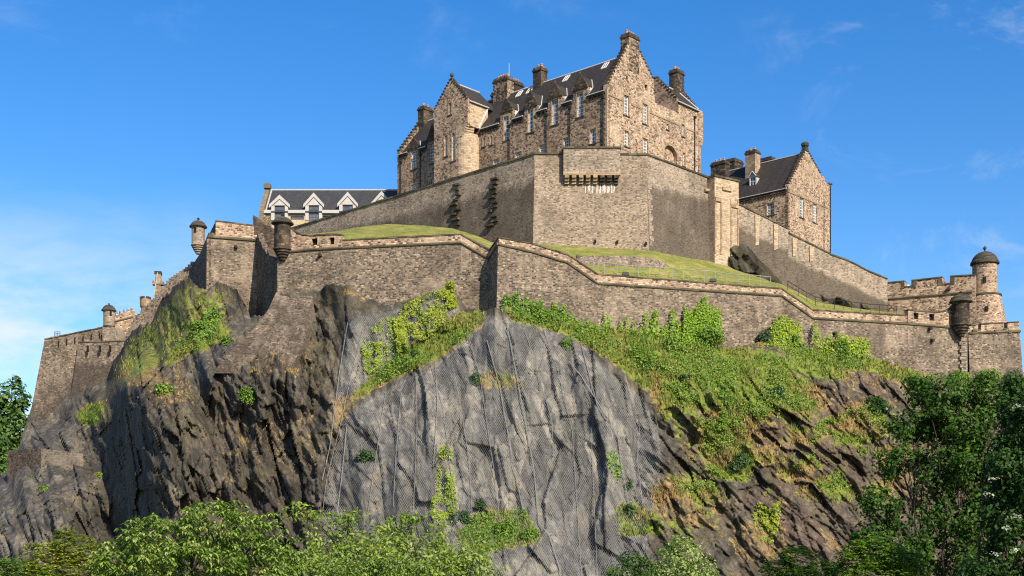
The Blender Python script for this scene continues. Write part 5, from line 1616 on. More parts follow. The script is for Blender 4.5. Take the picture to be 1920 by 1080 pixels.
# toothing stones left standing on the dark face
plA = Plane(p_[0], p_[1] - p_[0])
for px, ya, yb, n in ((857.5, 347, 422, 9), (927.5, 336, 424, 11)):
    m = MB()
    for i in range(n):
        y = ya + (yb - ya) * i / (n - 1)
        x = px + rg.uniform(-5, 5)
        u, z = plA.hit(x, y)
        o = .1 + (68 - z) * .055
        w_ = rg.uniform(.35, .85)
        m.slab(plA, [(u - w_, z - .16), (u + w_, z - .16), (u + w_, z + .16), (u - w_, z + .16)], (), .7, o + rg.uniform(.3, .6))
    m.build('toothing_stones', M['ashlar_dark'], upr)

# ---- square pier where the summit wall turns
pierD = 208.6
plP = Plane.by((1340, pierD), (1385, 211.6))
pier = thing('square_pier', 'pale square pier of stone with blind niches ending the tall angled rampart', 'pier', P(1362, 470, 210))
m = MB()
zt_ = zat(331, pierD)
L_ = plP.u(1385)
m.slab(plP, [(0, 52), (L_, 52), (L_, zt_), (0, zt_)], (), 3.6, mi=0, soot=lambda u, z: 0.0)
m.build('shaft', M['ashlar_pale'], pier)
m = MB(); m.slab(plP, [(-.15, zt_ + .003), (L_ + .2, zt_ + .003), (L_ + .2, zt_ + .3), (-.15, zt_ + .3)], (), 3.9, .18); m.build('coping', M['coping'], pier)
m = MB()
for (x0, y0, x1, y1, o) in ((1354, 352, 1370, 358, .28), (1340.5, 371, 1351, 378, .22), (1370, 384, 1384, 390, .22)):
    u0, z0, u1, z1 = plP.rect(x0, y0, x1, y1); m.slab(plP, [(u0, z0), (u1, z0), (u1, z1), (u0, z1)], (), .5, o)
for px in (1341.5, 1352, 1371, 1383.5):
    u, z1 = plP.hit(px, 374); m.slab(plP, [(u - .16, 58), (u + .16, 58), (u + .16, z1), (u - .16, z1)], (), .3, .10)
u, z = plP.hit(1334, 352); m.tube([plP.pt(0.1, z, -1.4), plP.pt(-.9, z - .1, -1.4)], .28, 7)
m.build('niche_trim', M['ashlar'], pier)

# ---- sloping wall going down from the pier
RV = [(1385, 213.0), (1478, 216.2), (1557, 218.6), (1590, 219.6), (1626, 220.8), (1664, 222)]
RT_ = [(384, 430), (438, 477), (478, 489.5), (489.5, 508), (508.5, 524)]
slo = thing('sloping_wall', 'dark stone wall stepping downhill with a pale parapet band, below the gabled house', 'rampart', P(1520, 560, 217))
p_, n_ = wall_line(RV)
m = MB(); m2 = MB(); m3 = MB()
for i in range(5):
    za, zb = zat(RT_[i][0], RV[i][1]), zat(RT_[i][1], RV[i + 1][1])
    nseg = 4
    for q in range(nseg):
        f0, f1 = q / nseg, (q + 1) / nseg
        def v(f, o, z): 
            w_ = (p_[i] + n_[i] * o).lerp(p_[i + 1] + n_[i + 1] * o, f); return Vector((w_.x, w_.y, z))
        t0, t1 = za + (zb - za) * f0, za + (zb - za) * f1
        h = 3.0
        for (d0, d1, o0, o1, s0, s1) in ((0, h, 0, 0.02, 0, 0.05), (h, h + 1.6, .02, .1, .05, .95), (h + 1.6, 22, .1, .9, .95, 1.0)):
            m.poly([v(f0, o1, t0 - d1), v(f1, o1, t1 - d1), v(f1, o0, t1 - d0), v(f0, o0, t0 - d0)], 0, [s1, s1, s0, s0], face=Vector((n_[i].x, n_[i].y, 0)))
        m.poly([v(f0, 0, t0), v(f1, 0, t1), v(f1, -.9, t1), v(f0, -.9, t0)], face=(0, 0, 1))
        m.poly([v(f0, -.9, t0), v(f1, -.9, t1), v(f1, -.9, t1 - 6), v(f0, -.9, t0 - 6)], face=Vector((-n_[i].x, -n_[i].y, 0)))
    m.poly([v(1, 0, t1), v(1, -.9, t1), v(1, -.9, t1 - 2), v(1, 0, t1 - 2)], face=(1, 0, 0))
    coping_blocks(m2, p_[i:i + 2], n_[i:i + 2], [za, zb], -.95, .14, .24, 1.5, .03, 9 + i)
m.build('wall', M['rampart_hi'], slo); m2.build('coping', M['coping'], slo)
for px, yl in ((1419, 462), (1454, 470), (1489, 482), (1521, 492)):
    i = 0 if px < 1478 else 1
    pl = Plane(p_[i], p_[i + 1] - p_[i])
    f = (px - RV[i][0]) / (RV[i + 1][0] - RV[i][0])
    yt = RT_[i][0] + (RT_[i][1] - RT_[i][0]) * f + 3
    u, z1 = pl.hit(px, yt); _, z0 = pl.hit(px, yl)
    m = MB(); m.slab(pl, [(u - .36, z0), (u + .3, z0 + .3), (u + .42, z1), (u - .42, z1)], (), .5, .22); m.build('pilaster', M['ashlar_pale'], slo)

# ---- gun platform with merlons and the domed tower
plK = Plane.by((1664, 222.2), (1828, 215))
gun = thing('embrasured_wall', 'brown wall with wide gun embrasures running up to the domed tower', 'rampart', P(1740, 590, 218))
tops = [(1664, 531), (1696, 528), (1696.3, 539), (1708.5, 537.5), (1708.8, 526.8), (1767, 520.6), (1767.3, 534), (1781, 532.5), (1781.3, 519), (1828, 516.3)]
o_ = [(0, 30), (plK.u(1828), 30)] + [plK.hit(x, y) for x, y in tops[::-1]]
m = MB(); m.slab(plK, o_, (), 1.6, soot=lambda u, z: 0.0 if z > 51.5 else 0.75); m.build('wall', M['rubble'], gun)
m = MB()
for (xa, ya), (xb, yb) in zip(tops[:-1], tops[1:]):
    if xb - xa < 1: continue
    u0, z0 = plK.hit(xa, ya); u1, z1 = plK.hit(xb, yb)
    m.slab(plK, [(u0, z0 + .003), (u1, z1 + .003), (u1, z1 + .2), (u0, z0 + .2)], (), 1.9, .12)
for xa, xb, yt, yb in ((1690, 1696, 528.2, 541), (1708.8, 1717, 526.8, 540), (1758, 1767, 521.8, 535), (1781.3, 1790, 519, 534)):
    u0, z0, u1, z1 = plK.rect(xa, yt + 1.5, xb, yb); m.slab(plK, [(u0, z0), (u1, z0), (u1, z1), (u0, z1)], (), 1.8, .07)
m.build('coping', M['coping'], gun)
m = MB(); a = plK.hit(1667, 560.5); b = plK.hit(1823, 547.5); m.tube([plK.pt(a[0], a[1], .05), plK.pt(b[0], b[1], .05)], .2, 8); m.build('string_course', M['string'], gun)
m = MB(); u, z = plK.hit(1779, 542); m.tube([plK.pt(u, z, -.1), plK.pt(u, z - .05, .6)], [.4, .3], 7); m.build('drain_spout', M['ashlar_dark'], gun)

tw = thing('domed_tower', 'tall round stone tower with dark domed cap and ball finial ending the embrasured wall', 'tower', P(1847, 690, 217))
TD = 217.0
tx, rr_ = XY(1846.5, TD), 22.3 * TD / F
zc = zat(496, TD); zbase = 27.0
zstr = zat(547.5, TD - 3)
m = MB(); m.lathe((tx.x, tx.y, 0), [(rr_ * 1.0, zstr), (rr_, zc)], 36); m.build('turret_wall', M['rubble'], tw)
m = MB(); r1 = 27 * TD / F; cx = Vector((XY(1848, TD).x, tx.y + .2))
m.lathe((cx.x, cx.y, 0), [(r1 * 2.0, zbase), (r1 * 1.46, zat(612, TD)), (r1 * 1.36, zat(600, TD)), (r1 * 1.02, zstr), (rr_ * .9, zstr + .01)], 36, soot=0.15); m.build('drum', M['rubble'], tw)
m = MB(); m.lathe((cx.x, cx.y, zstr), [(r1 * .98, -.25), (r1 * 1.1, -.12), (r1 * 1.1, .1), (r1 * .98, .22)], 36); m.build('string_course', M['string'], tw)
m = MB(); rd_ = 26 * TD / F
m.lathe((tx.x, tx.y, zc), [(rr_ * .98, -.15), (rd_, 0.0), (rd_ * 1.0, .3), (rd_ * .93, .55), (rd_ * .9, .75), (rd_ * .80, 1.2), (rd_ * .66, 1.6), (rd_ * .45, 1.95), (rd_ * .2, 2.15), (0, 2.2)], 32)
dm = m.build('dome', M['dome'], tw)
m = MB(); m.lathe((tx.x, tx.y, zc + 2.15), [(.2, 0), (.12, .15), (.12, .3), (.28, .5), (.3, .7), (.15, .9), (.05, 1.0), (0, 1.05)], 10); m.build('finial', M['dome'], tw)
for px, y0, y1, rad in ((1846.5, 519, 529.5, rr_), (1850.5, 574, 583.5, r1 * 1.18)):
    q = XY(px, TD - rad - .02); z0, z1 = zat(y1, q.y), zat(y0, q.y)
    m = MB(); m.box((q.x, q.y + .1, z0), (.22, 0), (0, .14), z1 - z0); m.build('slit_window', M['void'], tw)

# ---- low outer wall right of the corner turret
plZ = Plane.by((1815.5, 205.2), (1912, 207))
outw = thing('outer_wall', 'weathered brown wall with low embrasures in front of the domed tower', 'rampart', P(1865, 700, 206))
uz1 = plZ.u(1912)
W = Wall(plZ)
tops = [(1911, 604), (1890, 605.5), (1889.8, 617), (1881.8, 617.5), (1881.6, 606), (1840.2, 608.5), (1840, 619), (1834.8, 619.4), (1834.6, 608.8), (1816, 610)]
o_ = [(0, zat(624, 205)), (uz1, zat(620, 207))] + [plZ.hit(x, y) for x, y in tops]
m = MB(); m.slab(plZ, o_, (), 1.0, -.1); m.build('parapet', M['parapet'], outw)
m = MB()
a = plZ.pt(0, 26, 1.1); b = plZ.pt(uz1 + .9, 26, 1.0); c = plZ.pt(uz1, zat(620, 207), .02); d = plZ.pt(0, zat(624, 205), .02)
for q in range(4):
    f0, f1 = q / 4, (q + 1) / 4
    m.poly([a.lerp(b, f0), a.lerp(b, f1), d.lerp(c, f1), d.lerp(c, f0)], 0, [.4, .4, .05, .05], face=(0, -1, 0))
m.poly([b, c, c + Vector((3, 14, 0)), b + Vector((3.5, 14, 0))], 0, face=(1, -.2, 0))
m.poly([d, c, c + Vector((0, 2, 0)), d + Vector((0, 2, 0))], 0, face=(0, 0, 1))
m.build('wall', M['rampart'], outw)
m = MB(); pa, pb = plZ.pt(0.1, zat(624.5, 205), .06), plZ.pt(uz1, zat(621, 207), .06); m.tube([pa, pb], .2, 8)
m.tube([pb, pb + Vector((2.8, 13, 0))], .2, 8)
for px, w_ in ((1827, 10), (1868, 8), (1893, 6)):
    u, z = plZ.hit(px, 622.5); m.slab(plZ, [(u - w_ * .04, z - .25), (u + w_ * .04, z - .25), (u + w_ * .04, z + .35), (u - w_ * .04, z + .35)], (), .3, .2)
m.build('string_course', M['string'], outw)
m = MB()
for (xa, ya), (xb, yb) in zip(tops[:-1], tops[1:]):
    if xa - xb < 4: continue
    u0, z0 = plZ.hit(xb, yb); u1, z1 = plZ.hit(xa, ya)
    m.slab(plZ, [(u0, z0 + .003), (u1, z1 + .003), (u1, z1 + .18), (u0, z0 + .18)], (), 1.2, .0)
m.build('coping', M['coping'], outw)
m = MB()
for i in range(12):
    z0 = 27 + i * 1.0
    if z0 > zat(640, 207): break
m2 = None

# ---- corbelled sentry turrets
def sentry(label, px, D_, hw_px, yfin, ydt, ydb, yb, yk, mat='ashlar_dark', side=None):
    c = XY(px, D_); r_ = hw_px * D_ / F
    zf, zdt, zdb, zbb, zk = (zat(y, D_) for y in (yfin, ydt, ydb, yb, yk))
    t = thing('sentry_turret', label, 'turret', Vector((c.x, c.y, zk)), 'corbelled sentry turrets on the ramparts')
    m = MB()
    m.lathe((c.x, c.y, 0), [(r_ * 1.0, zbb), (r_, zdb - .15), (r_ * 1.1, zdb - .1), (r_ * 1.1, zdb)], 24)
    m.build('turret_wall', M[mat], t)
    m = MB(); n = 5; pr = [(0.0, zk)]
    for i in range(n):
        f = i / n
        ra = r_ * (0.25 + 0.92 * ((i + .6) / n) ** .8)
        za_, zb2 = zk + (zbb - zk) * f, zk + (zbb - zk) * (i + 1) / n
        pr += [(ra * .86, za_ + .02), (ra, za_ + (zb2 - za_) * .35), (ra, za_ + (zb2 - za_) * .8), (ra * .95, zb2)]
    pr += [(r_ * .98, zbb + .01)]
    m.lathe((c.x, c.y, 0), pr, 24); m.build('corbels', M[mat], t)
    m = MB(); h = zdt - zdb; R_ = r_ * 1.34
    m.lathe((c.x, c.y, zdb), [(r_, 0), (R_, .05), (R_, .2), (R_ * .92, .32), (R_ * .88, h * .35), (R_ * .74, h * .62), (R_ * .5, h * .86), (R_ * .2, h * .97), (0, h)], 24)
    m.build('dome', M['dome'], t)
    m = MB(); q = zf - zdt
    m.lathe((c.x, c.y, zdt - .05), [(.2, 0), (.11, q * .2), (.11, q * .35), (.24, q * .5), (.27, q * .7), (.12, q * .9), (0, q)], 10); m.build('finial', M['dome'], t)
    if side is not None:
        for ang in side:
            a = R(ang); d = Vector((math.sin(a), -math.cos(a))); e = Vector((d.y, -d.x))
            q = c + d * (r_ - .12)
            zz = zbb + (zdb - zbb) * .62
            m = MB(); m.box((q.x, q.y, zz), e * .2, d * .16, .95); m.build('slit_window', M['void'], t)
    return t
sentry('dark domed sentry turret on the rampart corner above the masonry apron', 529.8, 190.0, 15.5, 399, 407, 421, 466, 489, 'ashlar_dark', (-35,))
sentry('dark domed sentry turret on the rampart corner below the big domed tower', 1801.5, 201.2, 15.8, 545, 551, 567.5, 608, 632, 'ashlar_dark', (38, -60))
sentry('pale sentry turret with a dark dome jutting from the shaded flank of the high bastion', 371.8, 215, 12.2, 407.5, 413.5, 427, 459, 477, 'rampart_hi', (-15,))
sentry('small lonely sentry turret on the lowest and farthest bastion', 204.3, 247.4, 10.2, 568, 571.5, 583.5, 611, 618, 'rampart_hi', (35,))

# ---- high bastion west of the rampart
plH = Plane.by((388, 203.6), (482, 206))
hb = thing('high_bastion', 'square stone bastion above the gully with a shaded flank and sloping top', 'bastion', P(430, 535, 204))
uh0, uh1 = plH.u(388), plH.u(484)
m = MB()
zst = zat(446, 204)
m.slab(plH, [(uh0 - .25, 36), (uh1, 36), (uh1, zst), (uh0, zst)], (), 3.0, soot=lambda u, z: .12); m.build('wall', M['rampart'], hb)
m = MB(); m.slab(plH, [(uh0, zst + .2), (uh1, zst + .2), (uh1, zat(440, 206)), (uh0 + .1, zat(442.5, 204))], (), 1.2, -.1); m.build('parapet', M['parapet'], hb)
m = MB(); m.tube([plH.pt(uh0, zst + .1, .05), plH.pt(uh1, zst + .1, .05)], .24, 8); m.build('string_course', M['string'], hb)
plH2 = Plane.by((402, 208.5), (476, 210.5))
m = MB(); o_ = [(plH2.u(402), 44), (plH2.u(476), 44), plH2.hit(476, 424), plH2.hit(404.5, 415)]
m.slab(plH2, o_, (), 1.0); m.build('upper_wall', M['parapet'], hb)
m = MB(); (u1_, z1_), (u0_, z0_) = o_[2], o_[3]
m.slab(plH2, [(u0_, z0_ + .003), (u1_, z1_ + .003), (u1_, z1_ + .2), (u0_, z0_ + .2)], (), 1.2, .1); m.build('coping', M['coping'], hb)
plHs = Plane.by((347, 221), (391.5, 203.6))
o_ = [(plHs.u(347), 36), (plHs.u(391.4), 36), plHs.hit(391.4, 442), plHs.hit(391, 436), plHs.hit(376, 474), plHs.hit(368, 486), plHs.hit(347, 518)]
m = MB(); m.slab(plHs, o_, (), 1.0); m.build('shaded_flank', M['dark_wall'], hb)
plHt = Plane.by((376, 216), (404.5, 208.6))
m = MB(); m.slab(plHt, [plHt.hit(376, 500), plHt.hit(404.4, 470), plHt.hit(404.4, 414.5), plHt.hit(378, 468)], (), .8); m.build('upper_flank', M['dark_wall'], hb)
m = MB(); u, z = plH.hit(442, 463); m.tube([plH.pt(u, z, -.1), plH.pt(u, z - .05, .6)], [.34, .26], 7); m.build('drain_spout', M['ashlar_dark'], hb)
# linking wall behind the teeth
plQ = Plane.by((474, 212), (516, 211))
lk = MB(); o_ = [(0, 42), (plQ.u(516), 42), plQ.hit(516, 430), plQ.hit(506, 424), plQ.hit(496, 421), plQ.hit(490.5, 415), plQ.hit(482, 407), plQ.hit(474, 403)]
lk.slab(plQ, o_, (), 1.0)
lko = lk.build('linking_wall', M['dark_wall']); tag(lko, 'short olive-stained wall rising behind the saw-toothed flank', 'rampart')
lk = MB(); plQ2 = Plane.by((474, 214), (490, 209))

# ---- wall descending the slope
plD2 = Plane.by((234, 230), (362, 217))
jag = []
rg = random.Random(12)
prof = [(362, 488), (347, 503), (330, 514), (316, 523), (303, 541), (290, 556), (280, 568), (268, 581), (252, 594), (243, 612), (234, 632)]
for (xa, ya), (xb, yb) in zip(prof[:-1], prof[1:]):
    for i in range(3):
        f0, f1 = i / 3, (i + 1) / 3
        x0, x1 = xa + (xb - xa) * f0, xa + (xb - xa) * f1
        y = ya + (yb - ya) * (f0 + .5 / 3) + rg.uniform(-1, 1)
        jag += [plD2.hit(x0, y), plD2.hit(x1 + .01, y)]
o_ = [(plD2.u(234), 38), (plD2.u(362), 38)] + jag
cl_ = [o_[0]]
for q in o_[1:]:
    if abs(q[0] - cl_[-1][0]) + abs(q[1] - cl_[-1][1]) > 1e-3: cl_.append(q)
m = MB(); m.slab(plD2, cl_, (), 1.1)
dw = m.build('descending_wall', M['parapet']); tag(dw, 'ragged pale stone wall climbing the grassy slope up to the high bastion', 'wall')
# chimney-like stump, pole and little round turret behind it
q = XY(296.6, 232)
st_ = thing('stone_stack', 'narrow square stone stack poking above the ragged climbing wall', 'chimney', Vector((q.x, q.y, zat(560, 232))))
m = MB(); m.box((q.x, q.y, zat(562, 232)), (.5, 0.1), (-.1, .6), zat(515, 232) - zat(562, 232)); m.box((q.x, q.y, zat(535, 232)), (.95, .1), (-.1, .8), .0 + zat(531, 232) - zat(535, 232) + .3); m.build('shaft', M['ashlar'], st_)
m = MB(); m.box((q.x, q.y, zat(515, 232) + .003), (.62, .12), (-.12, .7), .5); m.build('cap', M['ashlar_dark'], st_)
m = MB(); a = P(295.4, 511, 230.5); b = P(288, 557, 230.5); m.tube([b, a], .1, 6)
po = m.build('flagpole', M['pole']); tag(po, 'thin pale green pole leaning against the narrow stone stack', 'pole')
q = XY(272.5, 240)
rt = thing('round_turret_stump', 'low round turret stump with notched top peeping over the climbing wall', 'turret', Vector((q.x, q.y, zat(590, 240))))
m = MB(); r_ = 9 * .1
m.lathe((q.x, q.y, 0), [(r_ * .8, zat(592, 240)), (r_ * .85, zat(579, 240)), (r_ * 1.1, zat(575, 240)), (r_ * 1.1, zat(561, 240)), (r_ * .7, zat(561, 240)), (r_ * .7, zat(568, 240)), (0, zat(568, 240))], 20); m.build('turret_wall', M['ashlar'], rt)
for i in range(6):
    a = i * math.pi / 3 + .3
    m = MB(); m.box((q.x + math.cos(a) * r_ * .95, q.y + math.sin(a) * r_ * .95, zat(561, 240) + .003), (math.sin(a) * -.28, math.cos(a) * .28), (math.cos(a) * .16, math.sin(a) * .16), .4); m.build('merlon', M['ashlar_dark'], rt)

# ---- lowest bastion at the far end
fb = thing('low_bastion', 'tall battered stone bastion standing lowest and farthest down the ridge', 'bastion', P(140, 760, 250))
plF = Plane.by((83, 249.6), (235, 246.8))
m = MB()
A0, A1 = P(83.5, 637, 249.4), P(193, 615, 248.0)
B0, B1 = P(52, 800, 248.4), P(196, 790, 246.0)
for q in range(6):
    f0, f1 = q / 6, (q + 1) / 6
    for (g0, g1, s0, s1) in ((0, .18, 0.0, .1), (.18, .40, .1, .35), (.40, 1.0, .35, .7)):
        a, b = A0.lerp(A1, f0), A0.lerp(A1, f1); c, d = B0.lerp(B1, f0), B0.lerp(B1, f1)
        m.poly([a.lerp(c, g1), b.lerp(d, g1), b.lerp(d, g0), a.lerp(c, g0)], 0, [s1, s1, s0, s0], face=(0, -1, .1))
m.poly([A0, B0, B0 + Vector((-1, 16, 0)), A0 + Vector((1.5, 16, 0))], 0, face=(-1, 0, 0))
m.poly([A0, A1, A1 + Vector((0, 10, 0)), A0 + Vector((1, 12, 0))], 0, face=(0, 0, 1))
m.build('wall', M['rampart'], fb)
m = MB(); pts_ = [Vector((A0.x, A0.y)), Vector((A1.x, A1.y))]; coping_blocks(m, pts_, normals(pts_), [A0.z, A1.z], -1.0, .15, .25, 1.2, .04, 31); m.build('coping', M['coping'], fb)
for i in range(6):
    f = .25 + i * .14; m = MB()
    p = A0.lerp(A1, f) + Vector((0, -.22, -1.9)); m.box(p, (.08, 0), (0, .2), 1.1); m.build('gun_slit', M['void'], fb)
# corner block under the small turret
m = MB(); p0_, p1_ = P(192, 640, 246.2), P(221, 640, 245.6)
z0_, z1_ = zat(646, 246), zat(613.5, 246)
m.hexa([(p0_.x, p0_.y, z0_), (p1_.x, p1_.y, z0_), (p1_.x + 1, p1_.y + 4, z0_), (p0_.x, p0_.y + 4, z0_)], [(p0_.x, p0_.y, z1_), (p1_.x - .9, p1_.y, z1_), (p1_.x, p1_.y + 4, z1_), (p0_.x, p0_.y + 4, z1_)])
m.build('corner_block', M['rampart_hi'], fb)
# crenellated length behind
plN = Plane.by((205, 250), (254, 252))
tops = []
for i in range(6):
    x0 = 210 + i * 7.2
    y = 592 - i * 2.2
    tops += [(x0, y - 5), (x0 + 4.4, y - 6), (x0 + 4.5, y), (x0 + 7.1, y - .6)]
o_ = [(plN.u(206), 44), (plN.u(253.5), 44)] + [plN.hit(x, y) for x, y in tops[::-1]] + [plN.hit(206, 590)]
m = MB(); m.slab(plN, o_, (), .9, soot=lambda u, z: .0 if z > 54.8 else .9); m.build('crenellated_wall', M['parapet'], fb)  # lower part darkened: the shadow on this wall is painted in
m = MB(); a = plN.hit(207, 605); b = plN.hit(250, 594); m.tube([plN.pt(*a, .05), plN.pt(*b, .05)], .16, 6); m.build('string_course', M['string'], fb)
# lower tier
m = MB()
C0, C1 = P(147, 643, 246.6), P(240, 640, 243.5); D0, D1 = P(130, 760, 244.6), P(240, 760, 241.6)
for q in range(4):
    f0, f1 = q / 4, (q + 1) / 4
    for (g0, g1, s0, s1) in ((0, .22, 0, .15), (.22, .4, .15, .85), (.4, 1, .85, 1)):
        a, b = C0.lerp(C1, f0), C0.lerp(C1, f1); c, d = D0.lerp(D1, f0), D0.lerp(D1, f1)
        m.poly([a.lerp(c, g1), b.lerp(d, g1), b.lerp(d, g0), a.lerp(c, g0)], 0, [s1, s1, s0, s0], face=(0, -1, .1))
m.poly([C0, D0, D0 + Vector((0, 5, 0)), C0 + Vector((0, 5, 0))], 0, 1.0, face=(-1, 0, 0))
m.poly([C0, C1, C1 + Vector((0, 5, 0)), C0 + Vector((0, 5, 0))], 0, face=(0, 0, 1))
lt = m.build('lower_tier', M['rampart'], fb)
m = MB(); pts_ = [Vector((C0.x, C0.y)), Vector((C1.x, C1.y))]; coping_blocks(m, pts_, normals(pts_), [C0.z, C1.z], -1.0, .12, .2, 1.2, .03, 33); m.build('coping', M['coping'], lt)
for x in (165, 188, 207):
    m = MB(); p = P(x, 660, 245.3 - (x - 147) * .033 + .1); m.box(p + Vector((0, -.15, 0)), (.12, 0), (0, .3), 1.2); m.build('gun_slit', M['void'], lt)
# little railing on its top
rl = thing('iron_railing', 'tiny black railing on top of the farthest bastion', 'railing', P(107, 631, 250.5))
for x in (102.5, 107, 112.5):
    m = MB(); m.tube([P(x, 634 - (x - 102) * .2, 250.6), P(x, 621.5, 250.6)], .06, 5); m.build('post', M['iron'], rl)
m = MB()
for y in (622, 625, 628): m.tube([P(102.3, y, 250.6), P(112.7, y, 250.6)], .04, 4)
m.build('rail', M['iron'], rl)

# ---- small retaining wall low on the ridge
plS1 = Plane.by((77, 222.0), (150, 218.5)); plS2 = Plane.by((10, 230), (77, 221.9))
rw = thing('retaining_wall', 'small two-faced retaining wall low on the rocks under the far bastion', 'wall', P(77, 885, 221))
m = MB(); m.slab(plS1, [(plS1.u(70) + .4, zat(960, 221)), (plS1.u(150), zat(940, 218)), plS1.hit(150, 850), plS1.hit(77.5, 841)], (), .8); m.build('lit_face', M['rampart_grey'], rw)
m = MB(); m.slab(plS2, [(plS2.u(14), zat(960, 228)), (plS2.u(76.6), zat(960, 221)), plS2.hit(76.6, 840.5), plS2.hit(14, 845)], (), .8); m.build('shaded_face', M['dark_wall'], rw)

# ---- low grey wall cutting the terrace lawn
m = MB(); pts_ = []
for px in list(range(1082, 1256, 8)):
    a, b = lawn_at(px, 0.5), lawn_at(px, 0.75); pts_.append((a, b))
for (a, b), (c, d) in zip(pts_[:-1], pts_[1:]):
    o = Vector((0, -.35, 0))
    m.poly([a + o - Vector((0, 0, .3)), c + o - Vector((0, 0, .3)), d + o + Vector((0, 0, .1)), b + o + Vector((0, 0, .1))], face=(0, -1, 0))
    m.poly([b + o + Vector((0, 0, .1)), d + o + Vector((0, 0, .1)), d + Vector((0, .5, .1)), b + Vector((0, .5, .1))], face=(0, 0, 1))
lw = m.build('terrace_wall', M['rampart']); tag(lw, 'low grey stone wall cutting across the terrace lawn', 'wall')

# ---- railings on the terrace
def railing(label, name, pts, h, mat, r=.05, mids=(.5,), spike=0):
    t = thing(name, label, 'railing', pts[0])
    for p in pts:
        m = MB(); m.tube([p - Vector((0, 0, .3)), p + Vector((0, 0, h))], r, 5); m.build('post', M[mat], t)
    for f in (1.0,) + mids:
        m = MB(); m.tube([p + Vector((0, 0, h * f)) for p in pts], r * (1 if f == 1 else .7), 5); m.build('rail', M[mat], t)
    return t
pts_ = []
for i in range(18):
    px = 1093 + i * (1446 - 1093) / 17
    f = .17; b = lawn_at(px, f); pts_.append(b + Vector((0, 0, .05)))
railing('pale metal railing along the edge of the terrace lawn', 'pale_railing', pts_, 1.55, 'rail', .055)
pts_ = []
for i in range(14):
    px = 1478 + i * (1700 - 1478) / 13
    pts_.append(lawn_at(px, .42) + Vector((0, 0, .02)))
railing('thin black railing following the path below the sloping dark wall', 'black_railing', pts_, 1.35, 'iron', .05, (.5,))
for px, lab in ((1174, 'small black floodlight on the lawn under the middle of the pale railing'), (1338, 'small black floodlight on the lawn towards the lower end of the pale railing')):
    b = lawn_at(px, .10)
    t = thing('floodlight', lab, 'floodlight', b, 'floodlights on the terrace lawn')
    m = MB(); m.box(b + Vector((0, 0, .25)), (.5, .05), (-.03, .25), .45, taper=.85); m.build('lamp_housing', M['iron'], t)
    m = MB(); m.box(b - Vector((0, 0, .15)), (.08, 0), (0, .08), .42); m.build('stand', M['iron'], t)

# ---- rock outcrops beside the walls
def outcrop(label, polypx, D0, bulge, seed, lean=0.0):
    poly = polypx
    xs = [p[0] for p in poly]; ys = [p[1] for p in poly]
    nx_, ny_ = 60, 60
    gx_ = np.linspace(min(xs) - 4, max(xs) + 4, nx_); gy_ = np.linspace(min(ys) - 4, max(ys) + 12, ny_)
    X_, Y_ = np.meshgrid(gx_, gy_)
    ins = inpoly(X_, Y_, poly).astype(float)
    hgt = blur(ins, 3, 2)
    lx, lz = X_ * .087, -Y_ * .087
    bx, by, dx, dy, e = voro((lx * .7 - lz * .7) / 3.0, (lx * .7 + lz * .7) / 1.2, seed)
    n = (_h(bx, by, seed) - .5) * 2.2 + (_h(bx, by, seed + 2) - .5) * dy * 3 + (fbm(lx * .9, lz * .9, seed, 4) - .5) * 1.0
    d = D0 + (X_ - min(xs)) / (max(xs) - min(xs)) * lean - (bulge * np.clip(hgt * 1.6, 0, 1) ** .6 + n * np.clip(hgt * 2, 0, 1)) + (hgt < .05) * 6
    V = np.stack([((X_ - HX) * d / F).ravel(), d.ravel(), (CZ + (HY - Y_) * d / F).ravel()], 1)
    ii_ = np.arange(nx_ * ny_).reshape(ny_, nx_)
    q = np.stack([ii_[:-1, :-1].ravel(), ii_[1:, :-1].ravel(), ii_[1:, 1:].ravel(), ii_[:-1, 1:].ravel()], 1)
    keep = (hgt.ravel()[q] > .03).any(1)
    used = np.unique(q[keep]); mp = np.full(len(V), -1); mp[used] = np.arange(len(used))
    o = np_mesh('rock_outcrop', V[used], mp[q[keep]], M['rock_dark'])
    tag(o, label, 'rock')
    return o
outcrop('dark jagged rock outcrop rising from the lawn at the foot of the square pier', [(1364, 467), (1376, 461), (1392, 463), (1404, 474), (1416, 490), (1440, 511), (1466, 541), (1430, 536), (1398, 520), (1376, 504)], 212.2, 2.4, 900, 4.0)
outcrop('low rock outcrop at the foot of the sloping dark wall above the black railing', [(1524, 556), (1536, 551), (1552, 560), (1585, 556), (1605, 566), (1632, 580), (1600, 584), (1540, 574)], 219.0, 2.0, 930, 3.0)

